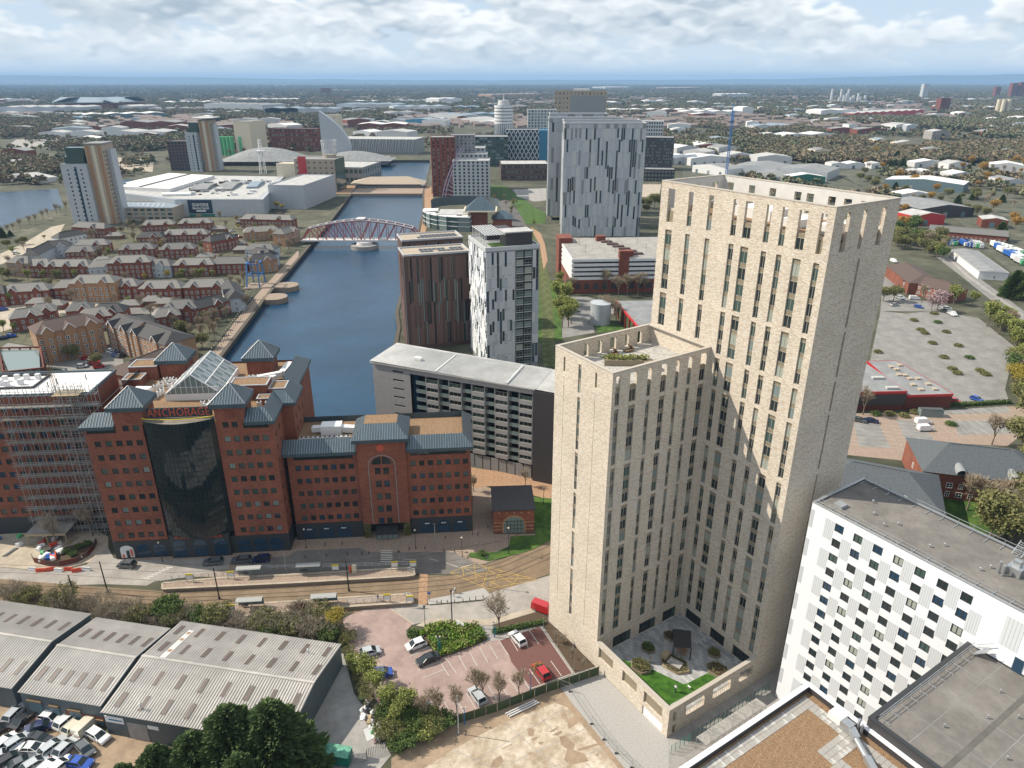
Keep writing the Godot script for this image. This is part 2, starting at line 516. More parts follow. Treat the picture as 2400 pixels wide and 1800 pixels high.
# ---------------------------------------------------------------- shared bits of building
# a window: a frame with bars round a pane, centred on its foot, facing +z
func window_mesh(w: float,h: float,cols: int,rows: int,frame: String,glass: String,t := 0.07) -> ArrayMesh:
	var key := "win%.2f_%.2f_%d_%d_%s_%s" % [w,h,cols,rows,frame,glass]
	if cache.has(key): return cache[key]
	var f := mb()
	f.box(Vector3(-w / 2,0,-0.05),Vector3(-w / 2 + t,h,0.05))
	f.box(Vector3(w / 2 - t,0,-0.05),Vector3(w / 2,h,0.05))
	f.box(Vector3(-w / 2 + t,0,-0.05),Vector3(w / 2 - t,t,0.05))
	f.box(Vector3(-w / 2 + t,h - t,-0.05),Vector3(w / 2 - t,h,0.05))
	for i in range(1,cols):
		var x := -w / 2 + w * i / cols
		f.box(Vector3(x - t * 0.4,t,-0.03),Vector3(x + t * 0.4,h - t,0.03))
	for i in range(1,rows):
		var y := h * i / rows
		f.box(Vector3(-w / 2 + t,y - t * 0.4,-0.04),Vector3(w / 2 - t,y + t * 0.4,0.04))
	var am := f.mesh(M[frame])
	var g := mb()
	g.quad(Vector3(-w / 2 + t,t,0),Vector3(w / 2 - t,t,0),Vector3(w / 2 - t,h - t,0),Vector3(-w / 2 + t,h - t,0))
	g.mesh(M[glass],am)
	cache[key] = am
	return am
# stand windows into the openings [x, y, w, h] of a wall that starts at o and runs along u
func windows(parent: Node3D,o: Vector3,u: Vector3,holes: Array,inset: float,cols: int,rows: int,frame: String,glasses: Array,called := "window") -> void:
	var nn := u.cross(UP)
	for h in holes:
		var g: String = glasses[rng.randi() % glasses.size()]
		put(called,window_mesh(h[2],h[3],cols,rows,frame,g),parent,Transform3D(Basis(u,UP,nn),o + u * (float(h[0]) + float(h[2]) * 0.5) + UP * float(h[1]) - nn * inset))
func unit_box(key: String) -> ArrayMesh:   # 1 x 1 x 1 on its foot
	if not cache.has("box" + key):
		var b := mb()
		b.box(Vector3(-0.5,0,-0.5),Vector3(0.5,1,0.5))
		cache["box" + key] = b.mesh(M[key])
	return cache["box" + key]
func block(called: String,key: String,parent: Node3D,lo: Vector3,hi: Vector3) -> MeshInstance3D:
	var b := mb()
	b.box(lo,hi)
	return part(called,b,M[key],parent)
# four walls of a rectangle with the same windows on chosen sides; f, r, b, l: arrays of openings
func shell(b: MB,x0: float,x1: float,z0: float,z1: float,y0: float,y1: float,f := [],r := [],k := [],l := [],d := 0.2) -> void:
	b.wall(Vector3(x0,0,z1),Vector3.RIGHT,x1 - x0,y0,y1,f,d)
	b.wall(Vector3(x1,0,z1),Vector3.FORWARD,z1 - z0,y0,y1,r,d)
	b.wall(Vector3(x1,0,z0),Vector3.LEFT,x1 - x0,y0,y1,k,d)
	b.wall(Vector3(x0,0,z0),Vector3.BACK,z1 - z0,y0,y1,l,d)
# a parapet round a flat roof: outer box ring with a top
func ring(b: MB,x0: float,x1: float,z0: float,z1: float,y0: float,y1: float,t: float) -> void:
	b.box(Vector3(x0,y0,z1 - t),Vector3(x1,y1,z1))
	b.box(Vector3(x0,y0,z0),Vector3(x1,y1,z0 + t))
	b.box(Vector3(x0,y0,z0 + t),Vector3(x0 + t,y1,z1 - t))
	b.box(Vector3(x1 - t,y0,z0 + t),Vector3(x1,y1,z1 - t))
func grid(x0: float,dx: float,nx: int,y0: float,dy: float,ny: int,w: float,h: float) -> Array:
	var a := []
	for j in ny:
		for i in nx: a.append([x0 + dx * i,y0 + dy * j,w,h])
	return a
const CITY := Vector3(43.5,0,-96.9)
const CITY_YAW := -0.9963
# fill tall slots [x, y0, y1, w] of a wall with storeys: a window above a bronze panel on each
func slots(parent: Node3D,panels: MB,o: Vector3,u: Vector3,list: Array,inset: float,odd: Node3D = null) -> void:
	var nn := u.cross(UP)
	for s in list:
		var k := int(round((s[2] - s[1]) / 2.55))
		var st: float = (s[2] - s[1]) / k
		for i in k:
			var y: float = s[1] + st * i
			var wh := st * 0.74
			var p := o + u * float(s[0]) - nn * inset
			var q := p + u * float(s[3])
			panels.quad(p + UP * (y + wh),q + UP * (y + wh),q + UP * (y + st),p + UP * (y + st))
			var g: String = ["glass","glass","glass_green","glass","curtain","glass_green","glass_pale","glass"][rng.randi() % 8]
			put("window",window_mesh(s[3],wh,2 if s[3] > 0.7 else 1,1 if s[3] > 0.7 else 2,"frame_grey",g,0.085),parent,Transform3D(Basis(u,UP,nn),p + u * float(s[3]) * 0.5 + UP * y))
func build_tower() -> void:
	# the tall slab
	var t := thing("apartment_tower","tallest cream brick apartment tower with slotted windows and an open parapet","tower",CITY,CITY_YAW)
	var w := mb()
	var pan := mb()
	var tiers := [[66.0,76.45],[58.0,65.35],[52.2,57.3],[41.8,51.6],[33.3,40.9],[25.0,32.7],[17.1,24.5],[5.95,16.4]]
	var cols := [[31.4,1.55],[26.7,1.0],[22.35,1.0],[17.4,1.0],[15.05,1.5],[11.15,0.95],[8.4,0.95],[5.55,1.4],[2.1,0.95]]
	var holes := []
	var open := []
	var sl := []
	for i in cols.size():
		var x: float = 33.1 - cols[i][0]
		var ww: float = cols[i][1]
		holes.append([x,77.7,ww,5.6])
		open.append([x,80.1,ww,3.2])
		if i == 0 or i == 8:
			pan.quad(Vector3(-33.1 + x,77.7,-0.4),Vector3(-33.1 + x + ww,77.7,-0.4),Vector3(-33.1 + x + ww,79.6,-0.4),Vector3(-33.1 + x,79.6,-0.4))
		else:
			sl.append([x,77.7,80.1,ww])
		for j in tiers.size():
			if i < 3 and j > 1: continue
			var y0: float = 59.3 if i < 3 and j == 1 else tiers[j][0]
			holes.append([x,y0,ww,tiers[j][1] - y0])
			sl.append([x,y0,tiers[j][1],ww])
	for d in [[17.2,13.25],[10.85,7.4],[5.4,1.4]]: holes.append([33.1 - d[0],2.4,d[0] - d[1],2.45])
	w.wall(Vector3(-33.1,0,0),Vector3.RIGHT,33.1,0,84.3,holes,0.5)
	w.wall(Vector3(0,0,-0.5),Vector3.LEFT,33.1,79.6,84.3,open.map(func(h): return [33.1 - h[0] - h[2],h[1],h[2],h[3]]),0.0)
	slots(t,pan,Vector3(-33.1,0,0),Vector3.RIGHT,sl,0.22)
	# shaded end
	var eh := [[2.2,77.9,1.3,5.5],[6.5,77.9,0.85,5.5],[10.85,77.9,1.2,5.5]]
	var es := []
	for j in tiers: 
		eh.append([7.3,j[0],0.5,j[1] - j[0]])
		es.append([7.3,j[0],j[1],0.5])
	w.wall(Vector3(0,0,0),Vector3.FORWARD,15.2,0,84.3,eh,0.5)
	w.wall(Vector3(-0.5,0,-15.2),Vector3.BACK,15.2,79.6,84.3,[[3.15,80.1,1.2,3.3],[7.85,80.1,0.85,3.3],[11.7,80.1,1.3,3.3]],0.0)
	slots(t,pan,Vector3.ZERO,Vector3.FORWARD,es,0.22)
	for e in [2.2,6.5,10.85]: pan.quad(Vector3(-0.5,77.9,-e),Vector3(-0.5,77.9,-e - 1.3),Vector3(-0.5,80.1,-e - 1.3),Vector3(-0.5,80.1,-e))
	# back and far end, seen from inside above the roof
	var bh := []
	for c in cols: bh.append([float(c[0]) - 1.2,80.1,1.3,3.2])
	w.wall(Vector3(0,0,-15.2),Vector3.LEFT,33.1,0,84.3,bh,0.5)
	w.wall(Vector3(-33.1,0,-15.2),Vector3.BACK,15.2,0,84.3,[[2.0,80.1,1.3,3.2],[6.6,80.1,1.3,3.2],[11.0,80.1,1.3,3.2]],0.5)
	part("wall",w,M.cream,t)
	var inner := mb()
	inner.wall(Vector3(-33.1,0,-14.7),Vector3.RIGHT,33.1,79.6,84.3,bh.map(func(h): return [33.1 - h[0] - h[2],h[1],h[2],h[3]]),0.0)
	inner.wall(Vector3(-32.6,0,0),Vector3.FORWARD,15.2,79.6,84.3,[[2.9,80.1,1.3,3.2],[7.3,80.1,1.3,3.2],[11.9,80.1,1.3,3.2]],0.0)
	part("parapet_lining",inner,M.lining,t)
	part("spandrel_panels",pan,M.bronze,t)
	block("roof","gravel_roof",t,Vector3(-32.6,79.2,-14.7),Vector3(-0.5,79.6,-0.5))
	var cap := mb()
	ring(cap,-33.15,0.05,-15.25,0.05,84.3,84.45,0.6)
	part("coping",cap,M.cream_cap,t)
	var pl := mb()
	pl.box(Vector3(-22,79.6,-11),Vector3(-15,81.2,-6))
	pl.box(Vector3(-12,79.6,-10),Vector3(-9,80.8,-5))
	pl.box(Vector3(-5.5,79.6,-9),Vector3(-3,81.0,-4))
	part("roof_plant",pl,M.duct_white,t)
	var dl := mb()
	for d in [[17.2,13.25],[10.85,7.4],[5.4,1.4]]:
		for i in 4:
			var x0: float = -d[0] + (d[0] - d[1]) * i / 4.0
			put("patio_door",window_mesh((d[0] - d[1]) / 4.0,2.45,1,1,"frame_dark","glass",0.06),t,Transform3D(Basis.IDENTITY,Vector3(x0 + (d[0] - d[1]) / 8.0,2.4,-0.3)))
	# the lower wing and the walled terrace below it
	var g := thing("apartment_wing","lower cream brick wing with a roof terrace and a walled courtyard deck","building",CITY,CITY_YAW)
	var a := mb()
	pan = mb()
	var wt := [[42.3,52.4],[34.2,41.7],[26.2,33.7],[18.1,25.6],[6.9,17.3]]
	var wc := [[0.7,0.9],[3.6,1.4],[7.35,0.8],[10.3,1.2],[13.5,0.8],[16.35,0.85],[19.25,1.35]]
	holes = []
	open = []
	sl = []
	for i in wc.size():
		var x: float = wc[i][0]
		var ww: float = wc[i][1]
		holes.append([x,53.0,ww,5.0])
		open.append([x,55.9,ww,2.1])
		sl.append([x,53.0,55.9,ww])
		for j in wt:
			holes.append([x,j[0],ww,j[1] - j[0]])
			sl.append([x,j[0],j[1],ww])
	for d in [[3.9,4.4],[10.4,4.2],[16.5,3.5]]: holes.append([d[0],2.4,d[1],2.6])
	a.wall(Vector3(-18.5,0,21.4),Vector3.FORWARD,21.4,0,58.7,holes,0.45)
	a.wall(Vector3(-18.95,0,0),Vector3.BACK,21.4,55.5,58.7,open.map(func(h): return [21.4 - h[0] - h[2],h[1],h[2],h[3]]),0.0)
	slots(g,pan,Vector3(-18.5,0,21.4),Vector3.FORWARD,sl,0.2)
	for d in [[3.9,4.4],[10.4,4.2],[16.5,3.5]]:
		for i in 4: put("patio_door",window_mesh(d[1] / 4.0,2.6,1,1,"frame_dark","glass_green" if i == 3 else "glass",0.06),g,Transform3D(Basis(Vector3.FORWARD,UP,Vector3.RIGHT),Vector3(-18.75,2.4,21.4 - d[0] - d[1] * (i + 0.5) / 4.0)))
	# sunlit end of the wing
	var lt := [[52.4,57.5],[41.8,51.7],[33.9,41.3],[25.7,33.3],[17.4,25.1],[6.3,16.9]]
	holes = [[2.35,54.9,0.5,2.6],[10.7,54.9,0.5,2.6],[2.55,6.5,0.09,47.5],[10.85,6.5,0.09,47.5]]
	sl = []
	for j in lt:
		holes.append([6.4,j[0],0.75,j[1] - j[0]])
		sl.append([6.4,j[0],j[1],0.75])
	a.wall(Vector3(-33.4,0,21.4),Vector3.RIGHT,14.9,0,58.7,holes,0.3)
	slots(g,pan,Vector3(-33.4,0,21.4),Vector3.RIGHT,sl,0.15)
	a.wall(Vector3(-18.95,0,21.0),Vector3.LEFT,14.0,55.5,58.7)
	pan.quad(Vector3(-31.1,54.8,21.2),Vector3(-30.5,54.8,21.2),Vector3(-30.5,57.6,21.2),Vector3(-31.1,57.6,21.2))
	pan.quad(Vector3(-22.8,54.8,21.2),Vector3(-22.1,54.8,21.2),Vector3(-22.1,57.6,21.2),Vector3(-22.8,57.6,21.2))
	# far side of the wing with its openings seen from the terrace
	bh = [[2.2,55.6,1.0,2.4],[5.3,55.6,0.9,2.4],[8.3,55.6,1.4,2.4],[11.6,55.6,0.9,2.4],[14.6,55.6,0.9,2.4]]
	a.wall(Vector3(-33.4,0,0),Vector3.BACK,21.4,0,58.7,bh,0.45)
	a.wall(Vector3(-32.95,0,21.4),Vector3.FORWARD,21.4,55.5,58.7,bh.map(func(h): return [21.4 - h[0] - h[2],h[1],h[2],h[3]]),0.0)
	# deck walls round the courtyard
	var lo := [[0.6,2.8,4.0,2.4],[7.1,2.8,3.7,2.4],[12.6,2.8,4.4,2.4],[12.5,0.0,4.8,1.9]]
	a.wall(Vector3(-18.5,0,21.4),Vector3.RIGHT,18.5,0,6.0,lo,0.35)
	a.wall(Vector3(0,0,20.8),Vector3.LEFT,18.5,2.4,6.0)
	var ro := [[1.0,2.6,0.9,2.6],[4.0,2.5,4.4,2.3],[10.35,2.5,4.55,2.3],[17.0,2.5,3.5,2.3],[1.1,0.0,0.9,2.0]]
	a.wall(Vector3(0,0,21.4),Vector3.FORWARD,21.4,0,6.0,ro,0.6)
	a.wall(Vector3(-0.6,0,0),Vector3.BACK,20.8,2.4,6.0,[[0.9,2.5,3.5,2.3],[6.5,2.5,4.55,2.3],[13.0,2.5,4.4,2.3],[19.5,2.6,0.9,2.6]],0.0)
	part("wall",a,M.cream,g)
	for h in lo.slice(0,3): pan.quad(Vector3(-18.5 + h[0],h[1],21.07),Vector3(-18.5 + h[0] + h[2],h[1],21.07),Vector3(-18.5 + h[0] + h[2],h[1] + h[3],21.07),Vector3(-18.5 + h[0],h[1] + h[3],21.07))
	part("spandrel_panels",pan,M.bronze,g)
	block("garage_door","white_paint",g,Vector3(-6.0,0,21.1),Vector3(-1.2,1.9,21.2))
	block("service_door","bronze",g,Vector3(-0.4,0,19.4),Vector3(-0.25,2.0,20.3))
	cap = mb()
	ring(cap,-33.45,-18.45,0.05,21.45,58.7,58.85,0.55)
	part("terrace_coping",cap,M.cream_cap,g)
	cap = mb()
	cap.box(Vector3(-18.4,6.0,20.75),Vector3(0.06,6.14,21.46))
	cap.box(Vector3(-0.66,6.0,0.05),Vector3(0.06,6.14,20.75))
	part("coping",cap,M.cream_cap,g)
	block("terrace","slab_pale",g,Vector3(-32.95,55.2,0.0),Vector3(-18.95,55.5,21.0))
	block("courtyard_deck","slab_grey",g,Vector3(-18.5,2.1,0.0),Vector3(-0.6,2.4,20.8))
	var rail := mb()
	for h in ro.slice(1,4):
		for i in 9:
			var z: float = 21.4 - h[0] - h[2] * (i + 0.5) / 9.0
			rail.box(Vector3(-0.2,2.5,z - 0.02),Vector3(-0.16,3.6,z + 0.02))
		rail.box(Vector3(-0.22,3.6,21.4 - h[0] - h[2]),Vector3(-0.14,3.66,21.4 - h[0]))
	part("balustrade",rail,M.bronze,g)
	part("turf",poly_mb(pv([-15.7,17.95,-14.14,17.03,-11.89,16.08,-10.47,14.8,-5.13,12.6,-4.92,12,-4.62,7.18,-2.86,6.57,-3.15,18.01]),2.412),M.turf,g)
	var lane := mb(Transform3D(Basis(UP,CITY_YAW),CITY))
	lane.poly(rect(-40,-22,70,46),-0.012)
	struct("pavement",lane,M.concrete_grey)
	# what stands in the courtyard and on the terrace
	for k in [[-14.63,12.14,1.45,0],[-14.71,6.37,1.5,1],[-12.05,16.33,2.05,2],[-9.16,10.79,2.35,3],[-7.09,2.78,1.3,4],[-3.99,5.32,2.1,5]]:
		var names := ["round hexagonal planter with dark shrubs near the patio doors","low bronze planter half under the pergola","big hexagonal planter of flowering shrubs beside the deck wall","long planter with a pale table slab in the courtyard middle","small hexagonal planter with one flowering shrub by the tower","wide bronze planter of bare soil in the deck corner"]
		planter(k[0],k[1],2.4,k[2],names[k[3]],k[3])
	pergola()
	picnic("picnic_table","orange timber picnic table under the courtyard pergola",Vector3(-10.64,2.4,7.32))
	picnic("picnic_table","pink timber picnic table on the roof terrace",Vector3(-21.6,55.5,4.2))
	for i in 2:
		var s := thing("sun_lounger",["brown slatted lounger by the terrace parapet, further from the tower","brown slatted lounger by the terrace parapet, closer to the tower"][i],"lounger",CITY + Basis(UP,CITY_YAW) * Vector3(-31.0,55.5,10.6 - 3.6 * i),CITY_YAW,"terrace loungers")
		block("seat","timber",s,Vector3(-0.5,0.25,-0.9),Vector3(0.5,0.42,0.9))
		var bk := mb(Transform3D(Basis(Vector3.RIGHT,0.7),Vector3(0,0.42,-0.8)))
		bk.box(Vector3(-0.5,0,-0.1),Vector3(0.5,1.2,0.0))
		part("backrest",bk,M.timber,s)
		for q in [[-0.4,-0.8],[0.4,-0.8],[-0.4,0.8],[0.4,0.8]]: block("leg","timber",s,Vector3(q[0] - 0.05,0,q[1] - 0.05),Vector3(q[0] + 0.05,0.25,q[1] + 0.05))
	var lp := thing("terrace_planter","angled bronze planter bench with green shrubs on the roof terrace","planter",CITY,CITY_YAW)
	var pb := mb()
	for sgm in [[-28.6,14.6,-24.6,8.6],[-24.6,8.6,-21.4,9.6]]: pb.bar(Vector3(sgm[0],56.0,sgm[1]),Vector3(sgm[2],56.0,sgm[3]),1.7,1.0)
	part("box",pb,M.bronze,lp)
	var lf := mb()
	for i in 420:
		var f := rng.randf()
		var p := Vector3(-28.6,56.5,14.6).lerp(Vector3(-24.6,56.5,8.6),f) + Vector3(rng.randf_range(-0.6,0.6),rng.randf_range(0,0.7),rng.randf_range(-0.6,0.6))
		leaf(lf,p,0.22)
	part("shrubs",lf,M.leaf_lime,lp)
	person(CITY + Basis(UP,CITY_YAW) * Vector3(-4.63,2.412,15.09),2.1,"person in a white top and navy trousers on the courtyard lawn","clad_white","glass_blue",false)
	person(CITY + Basis(UP,CITY_YAW) * Vector3(-11.92,2.4,14.15),0.6,"person in a pink top sitting by the big courtyard planter","leaf_pink","clad_grey",false)
	dog(CITY + Basis(UP,CITY_YAW) * Vector3(-4,2.412,12.44),0.4)
func poly_mb(p: PackedVector2Array,y: float) -> MB:
	var b := mb()
	b.poly(p,y)
	return b
func leaf(b: MB,p: Vector3,s: float) -> void:
	var d := Vector3(rng.randf_range(-1,1),rng.randf_range(-0.3,1),rng.randf_range(-1,1)).normalized() * s
	var e := d.cross(Vector3(rng.randf_range(-1,1),rng.randf_range(-1,1),rng.randf_range(-1,1))).normalized() * s * 0.7
	b.quad(p - d,p - e * 0.8,p + d,p + e)
func planter(x: float,z: float,y: float,r: float,label: String,k: int) -> void:
	var o := thing("courtyard_planter",label,"planter",CITY + Basis(UP,CITY_YAW) * Vector3(x,y,z),CITY_YAW + 0.3,"courtyard planters")
	var p := PackedVector2Array()
	for i in 6: p.append(Vector2(cos(TAU * i / 6.0) * r * (1.25 if k == 3 else 1.0),sin(TAU * i / 6.0) * r * 0.85))
	var b := mb()
	b.prism(p,0,0.55)
	part("box",b,M.timber_pale if k == 3 else M.bronze,o)
	var s := mb()
	var q := PackedVector2Array()
	for v in p: q.append(v * 0.92)
	s.prism(q,0.4,0.58)
	part("soil",s,M.soil,o)
	if k == 3:
		block("table_slab","slab_pale",o,Vector3(-1.2,0.5,-0.8),Vector3(1.4,0.75,0.8))
		block("tool_crate","timber_pale",o,Vector3(-2.6,0.4,-1.0),Vector3(-1.5,1.5,0.6))
	if k == 1: return
	var lf := mb()
	for i in int(260 * r * (0.3 if k == 5 or k == 3 else 1.0)):
		var a := rng.randf() * TAU
		var rr := sqrt(rng.randf()) * r * 0.85
		if k == 3: rr = r * rng.randf_range(0.75,1.1)
		leaf(lf,Vector3(cos(a) * rr,0.55 + rng.randf() * (1.1 - 0.5 * rr / r) * (0.45 if k == 3 else 1.0),sin(a) * rr * 0.8),0.14)
	part("shrubs",lf,M[["leaf_green","leaf_olive","leaf_olive","leaf_green","leaf_olive","leaf_olive"][k]],o)
func pergola() -> void:
	var o := thing("pergola","dark flat-roofed pergola on posts in the courtyard","pergola",CITY,CITY_YAW)
	var p := pv([-13.9,6.76,-11.7,4.37,-8.59,7.48,-10.56,9.96])
	var b := mb()
	b.prism(p,5.1,5.3)
	part("roof",b,M.clad_dark,o)
	for v in p: block("post","frame_dark",o,Vector3(v.x - 0.08,2.4,v.y - 0.08),Vector3(v.x + 0.08,5.1,v.y + 0.08))
func picnic(called: String,label: String,at: Vector3) -> void:
	var o := thing(called,label,"table",CITY + Basis(UP,CITY_YAW) * at,CITY_YAW + 0.5)
	block("table_top","pave_orange",o,Vector3(-0.9,0.7,-0.4),Vector3(0.9,0.78,0.4))
	for s in [-1,1]:
		block("bench","pave_orange",o,Vector3(-0.9,0.42,s * 0.75 - 0.15),Vector3(0.9,0.48,s * 0.75 + 0.15))
		var f := mb()
		f.bar(Vector3(s * 0.6,0,-0.7),Vector3(s * 0.6,0.7,-0.1),0.08)
		f.bar(Vector3(s * 0.6,0,0.7),Vector3(s * 0.6,0.7,0.1),0.08)
		f.bar(Vector3(s * 0.6,0.4,-0.8),Vector3(s * 0.6,0.4,0.8),0.07)
		part("frame",f,M.timber,o)
# a small standing figure: one continuous body skin of rings, with head, hair and clothes
func person(at: Vector3,yaw: float,label: String,top: String,legs: String,walking := true) -> void:
	var o := thing("person",label,"person",at,yaw)
	var st := 0.28 if walking else 0.06
	var skin: Material = mat("skin",Color(0.42,0.27,0.19),0.7) if not M.has("skin") else M.skin
	var b := mb()
	for s in [-1,1]:   # legs with feet
		var hip := Vector3(s * 0.09,0.92,0)
		var knee := Vector3(s * 0.1,0.5,st * s * 0.5 + 0.03)
		var foot := Vector3(s * 0.11,0.07,st * s - 0.02)
		b.cyl(hip,knee,0.095,0.065,8)
		b.cyl(knee,foot,0.065,0.045,8)
		b.box(foot + Vector3(-0.045,-0.07,-0.07),foot + Vector3(0.045,0.02,0.19))
	b.cyl(Vector3(0,0.85,0),Vector3(0,1.02,0),0.155,0.15,10)
	part("trousers",b,M[legs],o)
	var c := mb()
	c.cyl(Vector3(0,1.0,0),Vector3(0,1.25,0),0.155,0.18,10)
	c.cyl(Vector3(0,1.25,0),Vector3(0,1.43,0),0.18,0.14,10)
	c.cyl(Vector3(0,1.43,0),Vector3(0,1.49,0),0.14,0.06,10)
	for s in [-1,1]:
		c.cyl(Vector3(s * 0.17,1.42,0),Vector3(s * 0.25,1.14,-st * s * 0.4),0.06,0.045,8)
		c.cyl(Vector3(s * 0.25,1.14,-st * s * 0.4),Vector3(s * 0.24,0.9,-st * s * 0.5 + 0.08),0.045,0.035,8)
	part("top",c,M[top],o)
	var h := mb()
	h.cyl(Vector3(0,1.45,0),Vector3(0,1.55,0.01),0.05,0.05,8)
	h.cyl(Vector3(0,1.53,0.01),Vector3(0,1.6,0.015),0.06,0.095,10)
	h.cyl(Vector3(0,1.6,0.015),Vector3(0,1.7,0.01),0.095,0.09,10)
	h.bc(Vector3(0,1.61,0.115),Vector3(0.025,0.05,0.03))
	for s in [-1,1]:
		h.cyl(Vector3(s * 0.24,0.9,-st * s * 0.5 + 0.08),Vector3(s * 0.235,0.83,-st * s * 0.5 + 0.1),0.035,0.04,6)
		for f in 4: h.bar(Vector3(s * 0.235,0.84,-st * s * 0.5 + 0.07 + f * 0.018),Vector3(s * 0.23,0.76 + absf(f - 1.5) * 0.008,-st * s * 0.5 + 0.09 + f * 0.018),0.014)
	part("skin",h,skin,o)
	var k := mb()
	k.cyl(Vector3(0,1.66,-0.02),Vector3(0,1.75,-0.01),0.108,0.06,10)
	k.cyl(Vector3(0,1.55,-0.045),Vector3(0,1.66,-0.03),0.085,0.1,10)
	part("hair",k,M.bark,o)
func dog(at: Vector3,yaw: float) -> void:
	var o := thing("dog","small white dog on the courtyard lawn","dog",at,yaw)
	var b := mb()
	b.cyl(Vector3(0,0.34,-0.26),Vector3(0,0.36,0.02),0.09,0.1,8)
	b.cyl(Vector3(0,0.36,0.02),Vector3(0,0.37,0.24),0.1,0.12,8)
	b.cyl(Vector3(0,0.4,0.22),Vector3(0,0.56,0.34),0.085,0.07,8)
	b.cyl(Vector3(0,0.58,0.3),Vector3(0,0.56,0.44),0.08,0.06,8)
	b.cyl(Vector3(0,0.55,0.43),Vector3(0,0.53,0.54),0.045,0.03,6)
	for s in [-1,1]:
		b.cyl(Vector3(s * 0.07,0.34,0.2),Vector3(s * 0.07,0,0.21),0.04,0.025,6)
		b.cyl(Vector3(s * 0.07,0.34,-0.22),Vector3(s * 0.07,0.16,-0.27),0.055,0.03,6)
		b.cyl(Vector3(s * 0.07,0.16,-0.27),Vector3(s * 0.07,0,-0.24),0.03,0.025,6)
		b.tri(Vector3(s * 0.03,0.63,0.3),Vector3(s * 0.075,0.62,0.3),Vector3(s * 0.06,0.7,0.28))
	b.cyl(Vector3(0,0.4,-0.26),Vector3(0,0.55,-0.4),0.025,0.012,6)
	part("body",b,M.clad_white,o)
